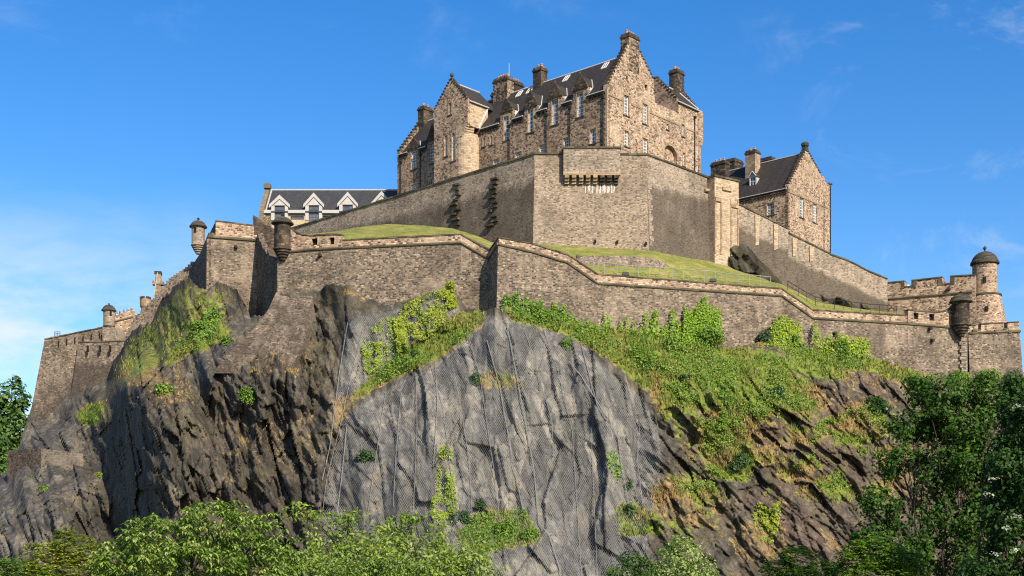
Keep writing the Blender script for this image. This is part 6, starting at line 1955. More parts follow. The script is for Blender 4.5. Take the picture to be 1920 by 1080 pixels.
# ---- two visitors at the gun embrasures
def person(label, base, cloth, facing=0.0):
    h = 1.72
    S = [(0, 0, .95), (0, 0, 1.12), (0, .01, 1.34), (0, .01, 1.47), (0, 0, 1.53), (0, -.015, 1.63), (0, -.01, 1.70),
         (.19, .01, 1.42), (.26, -.02, 1.16), (.24, -.16, .95), (-.19, .01, 1.42), (-.26, -.02, 1.16), (-.24, -.16, .95),
         (.10, 0, .88), (.11, -.01, .5), (.11, .01, .09), (.12, -.12, .04), (-.10, 0, .88), (-.11, -.01, .5), (-.11, .01, .09), (-.12, -.12, .04)]
    E = [(0, 1), (1, 2), (2, 3), (3, 4), (4, 5), (5, 6), (3, 7), (7, 8), (8, 9), (3, 10), (10, 11), (11, 12), (0, 13), (13, 14), (14, 15), (15, 16), (0, 17), (17, 18), (18, 19), (19, 20)]
    RD = [.15, .14, .15, .11, .055, .095, .085, .065, .05, .035, .065, .05, .035, .09, .065, .045, .04, .09, .065, .045, .04]
    def skin(name, ids, grow, mat, parent):
        me = bpy.data.meshes.new(name); mp = {a: i for i, a in enumerate(ids)}
        me.from_pydata([S[i] for i in ids], [(mp[a], mp[b]) for a, b in E if a in mp and b in mp], [])
        o = bpy.data.objects.new(name, me); COL.objects.link(o)
        mo = o.modifiers.new('skin', 'SKIN'); 
        if not me.skin_vertices: me.skin_vertices.new() if hasattr(me.skin_vertices, 'new') else None
        bpy.context.view_layer.update()
        return o, mo
    # grown by hand: a ring of points round every joint, joined limb to limb
    def ringmesh(chains, grow, name, mat, parent):
        m = MB()
        for ch in chains:
            pts = [Vector(S[i]) for i in ch]
            rot = Matrix.Rotation(facing, 3, 'Z')
            pts = [rot @ p + Vector(base) for p in pts]
            m.tube(pts, [RD[i] + grow for i in ch], 10)
        return m.build(name, M[mat], parent, base=None if parent else base, smooth=True)
    body = ringmesh([[0, 1, 2, 3, 4, 5, 6], [3, 7, 8, 9], [3, 10, 11, 12], [0, 13, 14, 15, 16], [0, 17, 18, 19, 20]], 0.0, 'person', 'skin', None)
    tag(body, label, 'person')
    ringmesh([[0, 1, 2, 3], [3, 7, 8], [3, 10, 11]], .03, 'jacket', cloth, body)
    ringmesh([[0, 13, 14, 15], [0, 17, 18, 19]], .02, 'trousers', 'iron', body)
    m = MB(); q = Vector(base) + Vector((0, .02, 1.62)); m.lathe(q, [(.105, -.03), (.112, .04), (.09, .1), (.05, .135), (0, .145)], 12); m.build('hair', M['hair'], body, smooth=True)
    return body
b = P(1774, 540, 221.5); person('person in a red jacket looking out through a gun embrasure beside the tall merlon', (b.x - .15, b.y, zat(533, 221.5) - 1.15), 'red_cloth')
b = P(1702.5, 540, 223.5); person('person in a white top standing in the gun embrasure nearest the sloping wall', (b.x, b.y, zat(538, 223.5) - 1.2), 'white_cloth')
# ------------------------------------------------------------------ plants
def unit(a):
    return a / np.maximum(1e-9, np.linalg.norm(a, axis=1, keepdims=True))
def leaf_quads(c, ax, nr, L, Wd, sag=0.15):
    """bent kite-shaped leaves; c base point, ax long axis, nr face normal"""
    ax = unit(ax); sd = unit(np.cross(ax, nr)); nr = np.cross(sd, ax)
    L = np.asarray(L).reshape(-1, 1); Wd = np.asarray(Wd).reshape(-1, 1)
    a = c; b = c + ax * L * .45 + sd * Wd * .5 + nr * L * sag; d = c + ax * L * .45 - sd * Wd * .5 + nr * L * sag; t = c + ax * L
    V = np.stack([a, b, t, d], 1).reshape(-1, 3)
    return V
def quads_of(n): return np.arange(n * 4).reshape(n, 4)
def rdir(n, rng):
    return unit(rng.normal(size=(n, 3)))
def blob_pts(blobs, n, rng, lo=0.55, hi=1.05, cull=0.62):
    """points spread through the outer part of a group of ellipsoids (x, y, z, rx, ry, rz)"""
    B = np.array(blobs, float)
    w = (B[:, 3] * B[:, 4] * B[:, 5]) ** (2 / 3); w /= w.sum()
    k = rng.choice(len(B), size=n * 3, p=w)
    d = rdir(n * 3, rng)
    r = rng.uniform(lo ** 2, hi ** 2, size=(n * 3, 1)) ** .5
    p = B[k, :3] + d * r * B[k, 3:]
    ins = np.zeros(len(p), bool)
    for i in range(len(B)):
        q = (((p - B[i, :3]) / (B[i, 3:] * cull)) ** 2).sum(1)
        ins |= (q < 1) & (k != i)
    p, d = p[~ins], d[~ins]
    return p[:n], d[:n]
def gaps(p, rng, scale, thr):
    """leave holes where a slow noise is low"""
    f = vnoise(p[:, 0] / scale + 31, p[:, 2] / scale + p[:, 1] / scale * .7, 5) * .6 + vnoise(p[:, 0] / scale * 2.3, p[:, 2] / scale * 2.3 + p[:, 1] / scale, 9) * .4
    return f > thr
def spray(p, d, rng, L, W, per=6, droop=0.6, spread=.12):
    """a tuft of leaves at each twig end"""
    n = len(p)
    a0 = rng.uniform(0, 2 * np.pi, n)
    C, AX, NR = [], [], []
    for i in range(per):
        a = a0 + 2 * np.pi * i / per + rng.uniform(-.3, .3, n)
        dr = droop * rng.uniform(.6, 1.4, n)
        ax = np.stack([np.cos(a), np.sin(a), -dr], 1) + d * .25
        C.append(p + rng.normal(size=(n, 3)) * spread * L); AX.append(ax)
        NR.append(np.stack([np.cos(a) * dr, np.sin(a) * dr, np.ones(n)], 1) + rng.normal(size=(n, 3)) * .2)
    c, ax, nr = np.concatenate(C), np.concatenate(AX), np.concatenate(NR)
    s = rng.uniform(.7, 1.25, len(c))
    return leaf_quads(c, ax, nr, L * s, W * s, 0.12)
def fluff(p, d, rng, L, W, up=.6):
    """single leaves facing outwards and up"""
    n = len(p)
    nr = unit(d * .9 + rng.normal(size=(n, 3)) * .55 + np.array([0, -.1, up]))
    ax = np.cross(nr, rdir(n, rng)) + np.array([0, 0, -.25])
    s = rng.uniform(.6, 1.3, n)
    return leaf_quads(p, ax, nr, L * s, W * s, 0.1)
def px_blobs(bl, D_, ry=1.0):
    r = []
    for x, y, a, b, *dd in bl:
        d = D_ + (dd[0] if dd else 0)
        q = P(x, y, d); k = d / F
        r.append((q.x, q.y, q.z, a * k, max(a, b) * k * ry, b * k))
    return r
def limb(m, a, b, r0, r1, rng, n=7, wob=.25, n_side=7):
    a, b = np.array(a), np.array(b)
    L = np.linalg.norm(b - a)
    pts, rs = [], []
    off = rng.normal(size=3) * L * wob * .3
    for i in range(n):
        f = i / (n - 1)
        p = a + (b - a) * f + off * math.sin(math.pi * f) + np.array([0, 0, L * .10 * math.sin(math.pi * f)]) + rng.normal(size=3) * L * .012 * (0 < i < n - 1)
        pts.append(Vector(p)); rs.append(r0 + (r1 - r0) * f ** .8)
    m.tube(pts, rs, n_side)
    return pts
def tree(name, label, bl, D_, n, L, W, mat, seed, kind='fluff', base=None, gap=(1.0, .3), trunk=.28, per=6, droop=.6, cat='tree', group=None, twigs=0, lo=.5, cull=.62, fork=.55, extra=None, rough=3):
    rng = np.random.default_rng(seed)
    B = px_blobs(bl, D_)
    B0 = list(B)
    bx = sum(b[0] for b in B) / len(B) if base is None else base[0]
    byy = D_ + .6 if base is None else base[1]
    bz = 0.0 if base is None else base[2]
    t = thing(name, label, cat, (bx, byy, bz), group)
    m = MB()
    zmin = min(b[2] for b in B); top = max(b[2] + b[5] * .5 for b in B)
    fk = np.array([bx + rng.uniform(-.2, .2), byy, bz + (zmin - bz) * fork + .2])
    limb(m, (bx, byy, bz - .5), fk, trunk, trunk * .7, rng, 6, .1, 9)
    tips = []
    for b in B:
        c = np.array(b[:3]) - np.array([0, 0, b[5] * .2])
        pts = limb(m, fk, c, trunk * .38, trunk * .09, rng, 8, .3)
        for q in range(3 + twigs):
            d = rdir(1, rng)[0]; d[2] = abs(d[2]) * .8
            e = np.array(b[:3]) + d * np.array(b[3:]) * rng.uniform(.75, .98)
            limb(m, np.array(pts[rng.integers(3, 8)]), e, trunk * .16, trunk * .035, rng, 6, .35, 5)
    m.build('trunk', M['bark'], t)
    for b in B0:                                   # smaller sprays break the outline of every bough
        for q in range(rough):
            u = rdir(1, rng)[0]; u[2] = u[2] * .8 + .25; u[1] = -abs(u[1])
            f = rng.uniform(.28, .5)
            B.append((b[0] + u[0] * b[3] * .95, b[1] + u[1] * b[4] * .8, b[2] + u[2] * b[5] * .95, b[3] * f, b[4] * f, b[5] * f * rng.uniform(.7, 1.1)))
    p, d = blob_pts(B, n, rng, lo, 1.06, cull)
    k = gaps(p, rng, *gap)
    p, d = p[k], d[k]
    V = spray(p, d, rng, L, W, per, droop) if kind == 'spray' else fluff(p, d, rng, L, W)
    np_mesh('crown', V, quads_of(len(V) // 4), M[mat], parent=t)
    if extra: extra(t, rng)
    return t
def bush(label, px, py, rpx, n, L, W, mat, seed, D_=None, flat_=.85, name='bush', cat='bush', spots=0, tall=1.0):
    rng = np.random.default_rng(seed)
    c = place(px, py) if D_ is None else P(px, py, D_)
    k = c.y / F
    r = rpx * k
    B = [(c.x, c.y, c.z + r * .25, r * .7, r * .6, r * .62 * tall)]
    for i in range(7):
        a = rng.uniform(0, 2 * np.pi); q = rng.uniform(.35, .75) * r
        B.append((c.x + math.cos(a) * q, c.y - abs(math.sin(a)) * q * .5, c.z + r * .2 + math.sin(a) * q * flat_ * tall, r * rng.uniform(.25, .5), r * .4, r * rng.uniform(.22, .45) * tall))
    t = thing(name, label, cat, (c.x, c.y, c.z - r * .6))
    p, d = blob_pts(B, n, rng, .45, 1.08, .5)
    V = fluff(p, d, rng, L, W, .7)
    np_mesh('foliage', V, quads_of(len(V) // 4), M[mat], parent=t)
    m = MB()
    for i in range(4):
        e = np.array(B[i][:3])
        limb(m, (c.x, c.y + .3, c.z - r * .6), e, .07, .02, rng, 5, .3, 5)
    m.build('stems', M['bark'], t)
    if spots:
        kx = rng.choice(len(p), spots)
        q = np.repeat(p[kx] + d[kx] * .12, 9, 0) + rng.normal(size=(spots * 9, 3)) * .14
        V = fluff(q, np.repeat(d[kx], 9, 0), rng, .16, .14, 1.0)
        np_mesh('blossom', V, quads_of(len(V) // 4), M['flower'], parent=t)
    return t
def ivy(label, polys, n, L, mat, seed, lift=.25, thick=.35, wall=False, fade=0.0, name='ivy', cat='ivy'):
    rng = np.random.default_rng(seed)
    pts = []
    for poly in polys:
        xs = [q[0] for q in poly]; ys = [q[1] for q in poly]
        m_ = int(n / len(polys) * 3)
        x = rng.uniform(min(xs), max(xs), m_); y = rng.uniform(min(ys), max(ys), m_)
        k = inpoly(x, y, poly)
        pts.append(np.stack([x[k], y[k]], 1)[:n // len(polys)])
    q = np.concatenate(pts)
    kk = fbm(q[:, 0] * .09, q[:, 1] * .06, seed, 3) > (.30 + fade)
    q = q[kk]
    if wall:
        dd = wallD(q[:, 0]) - .75
        p = np.stack([(q[:, 0] - HX) * dd / F, dd, CZ + (HY - q[:, 1]) * dd / F], 1)
    else:
        p, _, _ = place_np(q[:, 0], q[:, 1])
    bul = (fbm(q[:, 0] * .11, q[:, 1] * .11, seed + 4, 3) - .25) * thick * 3
    p[:, 1] -= lift + np.maximum(0, bul) * rng.uniform(.4, 1.0, len(p))
    d = np.tile(np.array([[.1, -1.0, .35]]), (len(p), 1))
    V = fluff(p, d, rng, L, L * .85, .35)
    o = np_mesh(name, V, quads_of(len(V) // 4), M[mat])
    tag(o, label, cat)
    return o
LVx = np.array([v[0] for v in LV], float); LVd = np.array([v[1] for v in LV], float)
def wallD(px): return np.interp(px, LVx, LVd)
def creeper(label, cols_, n, L, mat, seed, spread=9, name='climbing_plant', cat='climber'):
    """upright climbing shoots on the rampart: list of (px, ytop, ybase, halfwidth)"""
    rng = np.random.default_rng(seed)
    Q = []
    wsum = sum((yb - yt) * w for _, yt, yb, w in cols_)
    for x, yt, yb, w in cols_:
        m_ = int(n * (yb - yt) * w / wsum)
        f = rng.uniform(0, 1, m_) ** .8
        hw = w * (0.18 + .82 * np.sqrt(f)) * (0.8 + .4 * vnoise(f * 9, f * 0 + x, seed))
        Q.append(np.stack([x + rng.uniform(-1, 1, m_) * hw, yt + (yb - yt) * f, f], 1))
    q = np.concatenate(Q)
    dd = np.minimum(wallD(q[:, 0]) - .7, wallD(q[:, 0]) - .7 - q[:, 2] * .8) - rng.uniform(0, .9, len(q)) * (.3 + q[:, 2])
    p = np.stack([(q[:, 0] - HX) * dd / F, dd, CZ + (HY - q[:, 1]) * dd / F], 1)
    d = np.tile(np.array([[.1, -1.0, .3]]), (len(p), 1))
    V = fluff(p, d, rng, L, L * .75, .45)
    o = np_mesh(name, V, quads_of(len(V) // 4), M[mat]); tag(o, label, cat)
    return o

# ---- turf and tussocks on the ledges
rng = np.random.default_rng(21)
N_ = 400000
px_ = rng.uniform(-20, 1940, N_); py_ = rng.uniform(520, 1085, N_)
pp_, v_, (jj, ii2) = place_np(px_, py_)
vg = VEG[jj, ii2] + (fbm(px_ * .05, py_ * .05, 41, 4) - .5) * .7
ok = (v_ > .004) & (vg > .54) & (rng.uniform(size=N_) < np.clip((vg - .46) * 2.4, .06, .9) * .42)
pp_ = pp_[ok]; dr_ = np.clip(DRY[jj, ii2][ok] + (fbm(px_[ok] * .03, py_[ok] * .03, 43, 3) - .5) * 1.3, 0, 1)
hh = rng.uniform(.25, .75, len(pp_)) * (0.6 + .7 * fbm(px_[ok] * .04, py_[ok] * .04, 45, 2))
V_, A_t = [], []
for k in range(3):
    a = rng.uniform(0, 2 * np.pi, len(pp_)); w_ = rng.uniform(.05, .11, len(pp_))
    lean = rng.normal(size=(len(pp_), 2)) * .28
    o = np.stack([np.cos(a) * .12, np.sin(a) * .12, a * 0 - .08], 1)
    b0 = pp_ + o + np.stack([np.cos(a) * w_, np.sin(a) * w_, 0 * a], 1); b1 = pp_ + o - np.stack([np.cos(a) * w_, np.sin(a) * w_, 0 * a], 1)
    tp = pp_ + o + np.stack([lean[:, 0] * hh, lean[:, 1] * hh - .25 * hh, hh * rng.uniform(.7, 1.2, len(pp_))], 1)
    V_.append(np.stack([b0, b1, tp], 1)); A_t.append(np.repeat(dr_[:, None], 3, 1))
V_ = np.concatenate(V_).reshape(-1, 3); A_t = np.concatenate(A_t).ravel()
go = np_mesh('cliff_grass', V_, np.arange(len(V_)).reshape(-1, 3), M['blade'], attrs={'dry': A_t})
setting(go, 'stuff'); tag(go, 'green and straw-coloured grass tussocks growing on the cliff ledges', 'grass')

# ---- low scrub growing through the green slopes
rng = np.random.default_rng(88)
N_ = 260000
px_ = rng.uniform(200, 1760, N_); py_ = rng.uniform(520, 1080, N_)
pp_, v_, (jj, ii2) = place_np(px_, py_)
cl_n = fbm(px_ * .022, py_ * .035, 90, 4)
vg = VEG[jj, ii2]
ok = (v_ > .006) & ((px_ > 560) | (rng.uniform(size=N_) < .35)) & (vg > .62) & (DRY[jj, ii2] < .55) & (cl_n > .50)
pp_, cn = pp_[ok], cl_n[ok]
lift_ = rng.uniform(0, 1, len(pp_)) ** .7 * np.clip((cn - .48) * 9, .15, 1.3)
pp_ = pp_ + np.stack([rng.normal(size=len(pp_)) * .1, -lift_ * .7, lift_ * .5], 1)
V = fluff(pp_, np.tile([[.1, -.8, .6]], (len(pp_), 1)), rng, .26, .19, .6)
so_ = np_mesh('hillside_scrub', V, quads_of(len(V) // 4), M['lf_bush'])
setting(so_, 'stuff'); tag(so_, 'low leafy scrub and brambles spreading through the grass below the rampart', 'scrub')

# ---- netting hung over the crag, with its cables
def netting(label, mask, sd, cables):
    Dn = blur(D, 5, 2)
    Dn = np.minimum(Dn - .12, blur(np.minimum(D, Dn), 2, 1) - .22)
    Dn = np.minimum(Dn, D - .10)
    Dn = np.minimum(Dn, blur(Dn, 2, 1))
    st = 2
    sel = mask[::st, ::st]
    Xs, Ys, Ds = PX[::st, ::st], PY[::st, ::st], Dn[::st, ::st]
    h, w = sel.shape
    V = np.stack([((Xs - HX) * Ds / F).ravel(), Ds.ravel(), (CZ + (HY - Ys) * Ds / F).ravel()], 1)
    ids = np.arange(h * w).reshape(h, w)
    q = np.stack([ids[:-1, :-1].ravel(), ids[1:, :-1].ravel(), ids[1:, 1:].ravel(), ids[:-1, 1:].ravel()], 1)
    q = q[sel.ravel()[q].all(1)]
    used = np.unique(q); mp = np.full(len(V), -1); mp[used] = np.arange(len(used))
    o = np_mesh('rockfall_netting', V[used], mp[q], M['net'], smooth=True)
    tag(o, label, 'netting')
    for pl_, r in cables:
        pts = []
        for (xa, ya), (xb, yb) in zip(pl_[:-1], pl_[1:]):
            n = max(2, int(math.hypot(xb - xa, yb - ya) / 10))
            for i in range(n):
                f = i / n; pts.append((xa + (xb - xa) * f, ya + (yb - ya) * f))
        pts.append(pl_[-1])
        W3 = []
        for x, y in pts:
            i = int(np.clip(round((x - PX0) / (PX1 - PX0) * (NX - 1)), 0, NX - 1)); v = (y - ytop[i]) / (YB - ytop[i]); j = int(np.clip(round(v * (NY - 1)), 2, NY - 1))
            W3.append(P(x, y, Dn[j, i] - .12))
        m = MB(); m.tube(W3, r, 4); m.build('cable', M['wire'], o)
    return o
CA = [([(808, 685), (831, 767), (845, 880), (852, 960)], .036), ([(847, 678), (858, 730), (879, 855), (885, 960)], .036), ([(879, 631), (899, 700), (926, 880), (940, 1000)], .036), ([(913, 638), (936, 720), (963, 874), (988, 990)], .06),
      ([(951, 612), (968, 700), (1001, 880), (1010, 980)], .07), ([(985, 622), (1010, 700), (1035, 790), (1038, 860)], .034), ([(1017, 610), (1045, 690), (1073, 808), (1079, 900), (1090, 1080)], .036), ([(1089, 644), (1120, 760), (1159, 823), (1166, 880), (1180, 950)], .06),
      ([(1067, 678), (1090, 705), (1115, 745), (1140, 785), (1159, 823)], .08), ([(724, 730), (702, 875), (690, 960)], .034), ([(752, 736), (743, 843), (737, 950)], .034), ([(780, 700), (782, 800), (775, 960)], .034), ([(650, 800), (640, 900), (632, 960)], .06),
      ([(640, 790), (612, 900), (605, 960)], .034), ([(1108, 800), (1112, 900), (1120, 1080)], .036), ([(1010, 980), (1030, 1003), (1052, 1075)], .08), ([(1030, 1003), (1055, 1000)], .036), ([(1200, 790), (1195, 860), (1205, 950)], .034), ([(816, 680), (820, 760), (812, 880)], .05)]
CB = [([(685, 601), (661, 692), (639, 793)], .032), ([(652, 604), (636, 700), (618, 840), (604, 900)], .05)]
netting('grey wire rockfall netting draped over the broad rounded crag below the nose', netA, 1, CA)
netting('narrow grey wire netting hung under the rampart beside the bright ivy', netB & ~netA, 2, CB)

# ---- ivy and climbers
ivy('bright yellow-green ivy cloaking the netted rock under the rampart', [[(752, 575), (800, 552), (850, 533), (856, 560), (838, 600), (800, 640), (762, 630), (745, 600)], [(738, 600), (760, 590), (765, 650), (748, 665)], [(835, 532), (850, 530), (856, 575), (842, 580)]], 9500, .25, 'lf_yellow', 61, .3, .55, fade=.06)
ivy('ragged curtain of lime green ivy running down the upper netting', [[(678, 648), (700, 612), (722, 592), (748, 600), (742, 660), (712, 690), (686, 700)], [(678, 650), (700, 640), (716, 650), (708, 700), (684, 702)]], 3600, .22, 'lf_ivy', 62, .25, .2, fade=.12)
ivy('narrow strip of green ivy down the middle of the netted crag', [[(824, 838), (846, 836), (852, 900), (860, 960), (820, 985), (806, 960), (818, 900)]], 2400, .22, 'lf_ivy', 63, .3, .12, fade=.10)
ivy('patch of yellowish ivy on bare rock above the park trees', [[(1412, 965), (1424, 940), (1440, 955), (1462, 940), (1460, 990), (1444, 1018), (1420, 1010)]], 1100, .28, 'lf_yellow', 64, .25, .15, fade=.06)
ivy('thin ivy trailing on the netting low on the crag near its outer edge', [[(1138, 848), (1152, 842), (1168, 880), (1160, 905), (1140, 880)]], 350, .24, 'lf_bush', 65, .3, .1, fade=.12)
ivy('sheet of dark green creeper hanging in the shaded gully by the high bastion', [[(383, 585), (408, 572), (412, 605), (398, 625), (378, 640), (366, 640)]], 900, .36, 'lf_bush', 66, .4, .5)
rgc = random.Random(3)
creeper('dense green climbers massed on the rampart beside the nose', [(950 + i * 9 + rgc.uniform(-3, 3), 548 + i * 2.6 + rgc.uniform(-9, 14), 600 + i * 2, 9) for i in range(16)], 4200, .34, 'lf_bush', 71)
creeper('thin green shoots climbing the middle of the long rampart wall', [(1105 + i * 14 + rgc.uniform(-4, 4), 588 + i * 2 + rgc.uniform(-8, 16), 618 + i * 3, 3.5) for i in range(9)], 700, .28, 'lf_creeper', 72)
creeper('tall bushy climber with a bright rounded top on the rampart', [(1288 + i * 6.6, 556 + abs(i - 5) * 4.5 + rgc.uniform(-5, 9), 646, 8.5) for i in range(10)] + [(1314, 575, 645, 22)], 5200, .28, 'lf_creeper', 73)
creeper('spiky green climbers growing beside the tall bushy climber', [(1210 + i * 10.5 + rgc.uniform(-3, 3), 590 + rgc.uniform(-12, 24) - i, 650, 7) for i in range(8)], 1700, .32, 'lf_creeper', 74)
creeper('fan-shaped lime green climber standing alone on the rampart', [(1448 + i * 6.3, 584 + abs(i - 4) * 5 + rgc.uniform(-4, 8), 648, 7) for i in range(9)], 3200, .26, 'lf_ivy', 75)
creeper('slim upright yellowish shoot on the rampart wall', [(1529, 600, 645, 5), (1536, 622, 650, 4)], 260, .30, 'lf_ivy', 76)
creeper('low row of lime green climbers near the far end of the rampart', [(1548 + i * 9.5 + rgc.uniform(-2, 2), 628 + rgc.uniform(-6, 12), 668, 8) for i in range(9)], 2100, .32, 'lf_ivy', 77)

# ---- bushes on the rock, each its own
BU = [('round dark green bush stuck on the netted crag', 893, 713, 17, 700, .30, 'lf_dbush', 0), ('small leafy sapling on the dark buttress below the grassy ledge', 308, 738, 25, 700, .45, 'lf_bush', 0),
      ('ragged green bush in a cleft of the dark crag', 464, 744, 19, 520, .38, 'lf_bush', 0), ('lush green bush below the shaded bastion', 372, 628, 30, 1100, .42, 'lf_bush', 0), ('green bush on the slope above the gully', 402, 603, 20, 600, .4, 'lf_bush', 0),
      ('small bush beside the masonry apron', 424, 645, 14, 350, .36, 'lf_bush', 0), ('creamy-flowered elder bush on the steep slabs', 1638, 768, 29, 1400, .38, 'lf_deep', 14), ('blue-green shrub in the grass high on the slabs', 1386, 872, 24, 900, .34, 'lf_dbush', 3),
      ('dark spiky gorse bush among the grass', 1456, 741, 16, 500, .34, 'lf_dbush', 0), ('dark shrub at the lower edge of the netting', 1178, 966, 22, 700, .34, 'lf_dbush', 0), ('small dark shrub on the netting by a cable', 1180, 913, 11, 240, .3, 'lf_dbush', 0),
      ('leafy shrub at the foot of the tall climber', 1322, 648, 36, 1700, .38, 'lf_bush', 0), ('low bush spreading beneath the spiky climbers', 1262, 655, 28, 1000, .36, 'lf_bush', 0), ('bramble mound at the head of the grassy slope', 1225, 690, 30, 900, .36, 'lf_bush', 0),
      ('bramble patch hanging over the netting edge', 1190, 668, 22, 600, .36, 'lf_bush', 0), ('low green bramble on the upper slope under the nose', 1010, 592, 24, 800, .34, 'lf_bush', 0), ('bushy patch growing through the net near its top edge', 1062, 652, 17, 450, .3, 'lf_bush', 0),
      ('grey-green bush at the foot of the lone climber', 1434, 634, 17, 500, .34, 'lf_dbush', 0), ('low bush under the fan-shaped climber', 1490, 648, 18, 500, .34, 'lf_bush', 0), ('wide bush along the foot of the wall near its far end', 1575, 662, 26, 900, .36, 'lf_bush', 0),
      ('round bush in the middle of the grassy slope', 1358, 752, 22, 700, .36, 'lf_bush', 0), ('dark bush in the crevice beside the bramble mound', 1286, 714, 13, 320, .32, 'lf_dbush', 0), ('bush in the rocks below the round grassy slope', 1352, 798, 15, 380, .34, 'lf_bush', 0),
      ('dark shrub half hidden under the netting', 685, 862, 18, 460, .34, 'lf_dbush', 0), ('small conical bush on the grassy knoll under the crag', 902, 948, 13, 420, .3, 'lf_dbush', 0), ('wide bush on the grassy knoll under the crag', 948, 1000, 27, 1100, .32, 'lf_bush', 0),
      ('bright bush at the edge of the grassy knoll', 995, 1005, 18, 600, .3, 'lf_bush', 0), ('dark bush between park trees and the grassy knoll', 868, 975, 22, 800, .32, 'lf_dbush', 0), ('small bush in the grass of the diagonal ledge', 778, 665, 12, 300, .3, 'lf_dbush', 0),
      ('tiny bush clinging in the shadowed cleft beside the dark buttress', 186, 893, 9, 160, .34, 'lf_ivy', 0), ('low shrub on the rocks under the retaining wall', 84, 918, 11, 240, .36, 'lf_bush', 0), ('shrub at the rampart foot below the dark sentry turret', 1795, 722, 30, 1000, .42, 'lf_bush', 0),
      ('shrub at the foot of the outer wall', 1850, 716, 26, 900, .42, 'lf_bush', 0), ('leafy shrub at the far corner of the outer wall', 1902, 714, 26, 900, .42, 'lf_dbush', 0), ('pale dry shrub beside the little retaining wall', 17, 862, 15, 420, .4, 'lf_bush', 0)]
for i, (lb, x, y, r, n, L, mt, sp) in enumerate(BU):
    bush(lb, x, y, r, int(n * 1.5), L * .8, L * .55, mt, 300 + i, spots=sp)

# ---- trees
tree('background_tree', 'tall dark green tree standing behind the foot of the far bastion', [(22, 745, 30, 34), (5, 790, 38, 42), (35, 800, 24, 40), (10, 850, 34, 40), (-30, 770, 40, 50)], 283, 5200, 1.0, .75, 'lf_far', 401, base=(-112, 284, 17), gap=(4, .33), trunk=.6)
tree('background_tree', 'shorter dark tree below the tall tree behind the far bastion', [(-20, 850, 40, 45), (12, 880, 26, 30), (-50, 880, 50, 50)], 268, 3000, .9, .7, 'lf_far', 402, base=(-107, 269, 17), gap=(4, .3), trunk=.5)
tree('broadleaf_tree', 'broad tree with drooping pale-tipped leaves at the foot of the dark buttress', [(300, 1015, 80, 50), (410, 985, 75, 48, -.5), (480, 1010, 75, 46, .3), (240, 1050, 70, 42, .4), (360, 1060, 110, 50, -1.2), (500, 1065, 80, 48, -.4), (420, 1120, 160, 70, -.6), (250, 1120, 90, 60)], 42,
     3400, .215, .082, 'lf_horse', 403, 'spray', gap=(.75, .40), trunk=.22, per=7, droop=.75, cull=.75, lo=.6)
tree('maple_tree', 'low yellow-green maple beside the drooping-leaved tree', [(135, 1030, 48, 34), (95, 1055, 50, 36), (165, 1055, 46, 36), (130, 1090, 80, 50)], 52, 1500, .17, .12, 'lf_maple', 404, 'spray', gap=(.6, .32), trunk=.18, per=5, droop=.25, cull=.8)
tree('leafy_tree', 'dark green treetop in the corner below the retaining wall', [(30, 1075, 50, 32), (-10, 1085, 50, 40), (60, 1100, 60, 40)], 58, 1400, .17, .11, 'lf_bush', 405, 'spray', gap=(.6, .3), trunk=.18, per=5, droop=.3)
tree('birch_tree', 'airy light green tree with fine leaves in front of the netted crag', [(610, 1012, 62, 40), (690, 1018, 72, 44, .5), (560, 962, 40, 18, .6), (655, 975, 44, 20), (780, 1024, 78, 44, 1), (760, 972, 30, 14), (860, 1048, 66, 38, .5), (730, 1060, 150, 60, -1), (600, 1075, 90, 55), (880, 1085, 80, 50)], 52,
     15000, .18, .09, 'lf_birch', 406, 'fluff', gap=(.6, .43), trunk=.17, twigs=4, lo=.25, cull=.3)
tree('birch_tree', 'slender light green tree with pale leaf tips standing in the foreground', [(660, 1075, 60, 36), (745, 1068, 55, 30, -.4), (700, 1110, 110, 50)], 38, 1100, .15, .06, 'lf_horse', 407, 'spray', gap=(.45, .3), trunk=.08, per=6, droop=.8)
tree('flowering_tree', 'rounded pale-flowered treetop before the orange grass', [(1280, 1040, 44, 36), (1255, 1062, 36, 30), (1310, 1065, 34, 30), (1282, 1100, 66, 50)], 60, 4200, .15, .08, 'lf_horse', 408, 'fluff', gap=(.5, .25), trunk=.16, lo=.5)
tree('broadleaf_tree', 'small dark treetop beside the rounded pale-flowered tree', [(1185, 1050, 30, 20), (1165, 1072, 36, 20), (1210, 1072, 30, 22), (1180, 1100, 55, 34)], 66, 2600, .17, .10, 'lf_dark', 409, 'fluff', gap=(.6, .3), trunk=.15)
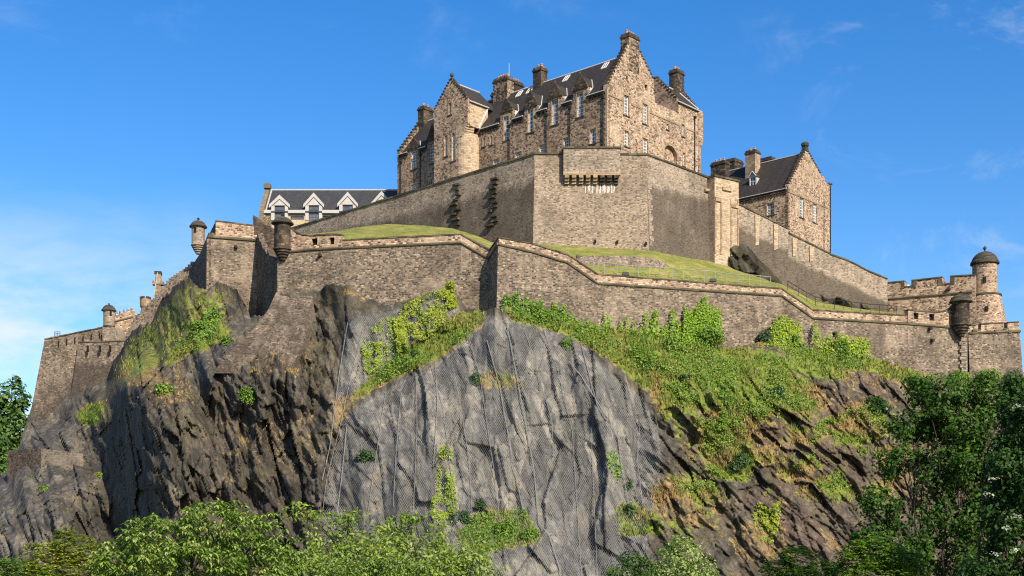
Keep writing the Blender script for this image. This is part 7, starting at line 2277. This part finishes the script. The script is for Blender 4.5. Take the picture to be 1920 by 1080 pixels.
tree('broadleaf_tree', 'small dark leafy tree under the yellowish ivy', [(1500, 1050, 36, 26), (1460, 1068, 40, 24), (1540, 1070, 36, 26), (1500, 1100, 70, 40)], 64, 1300, .19, .11, 'lf_dark', 410, 'spray', gap=(.6, .34), trunk=.16, per=5, droop=.3)
tree('broadleaf_tree', 'mid-green leafy tree at the foot of the large airy tree', [(1640, 1030, 42, 28), (1600, 1058, 40, 28), (1680, 1055, 40, 30), (1640, 1095, 80, 45)], 60, 1900, .19, .11, 'lf_bush', 411, 'spray', gap=(.6, .34), trunk=.16, per=5, droop=.35)
tree('broadleaf_tree', 'large airy dark-leaved tree with visible boughs before the steep slabs', [(1770, 735, 70, 34), (1850, 745, 60, 36), (1715, 800, 60, 36), (1800, 800, 80, 42), (1690, 870, 55, 36), (1770, 880, 85, 50), (1860, 850, 70, 60), (1650, 940, 50, 34), (1735, 960, 85, 50), (1830, 970, 90, 60), (1690, 1030, 70, 40), (1790, 1060, 100, 50), (1890, 940, 70, 70), (1640, 1000, 40, 28)], 76,
     52000, .25, .16, 'lf_dark', 412, 'fluff', gap=(1.0, .45), trunk=.26, per=5, droop=.25, twigs=4, lo=.35, cull=.3, fork=.35)
def blossoms(t, rng):
    for x, y in ((1908, 760), (1862, 898), (1852, 925), (1905, 968), (1886, 990), (1905, 1030), (1866, 1038)):
        c = P(x, y, 52.3 + rng.uniform(-.4, .2)); r = rng.uniform(.09, .15)
        n = 34
        q = np.array(c)[None] + rng.normal(size=(n, 3)) * np.array([r, r * .6, r * .35])
        V = fluff(q, np.tile([[0, -.6, 1.0]], (n, 1)), rng, .075, .07, 1.0)
        np_mesh('blossom', V, quads_of(len(V) // 4), M['flower'], parent=t)
tree('elder_tree', 'deep green tree with flat white blossom heads beside the large airy tree', [(1910, 760, 40, 40), (1940, 800, 60, 70), (1900, 870, 50, 60), (1930, 920, 70, 80), (1880, 960, 45, 50), (1910, 1030, 70, 70), (1850, 1060, 50, 40), (1960, 880, 60, 90)], 55,
     22000, .19, .12, 'lf_deep', 413, 'fluff', gap=(.8, .36), trunk=.25, per=6, droop=.45, cull=.6, extra=blossoms, fork=.3)
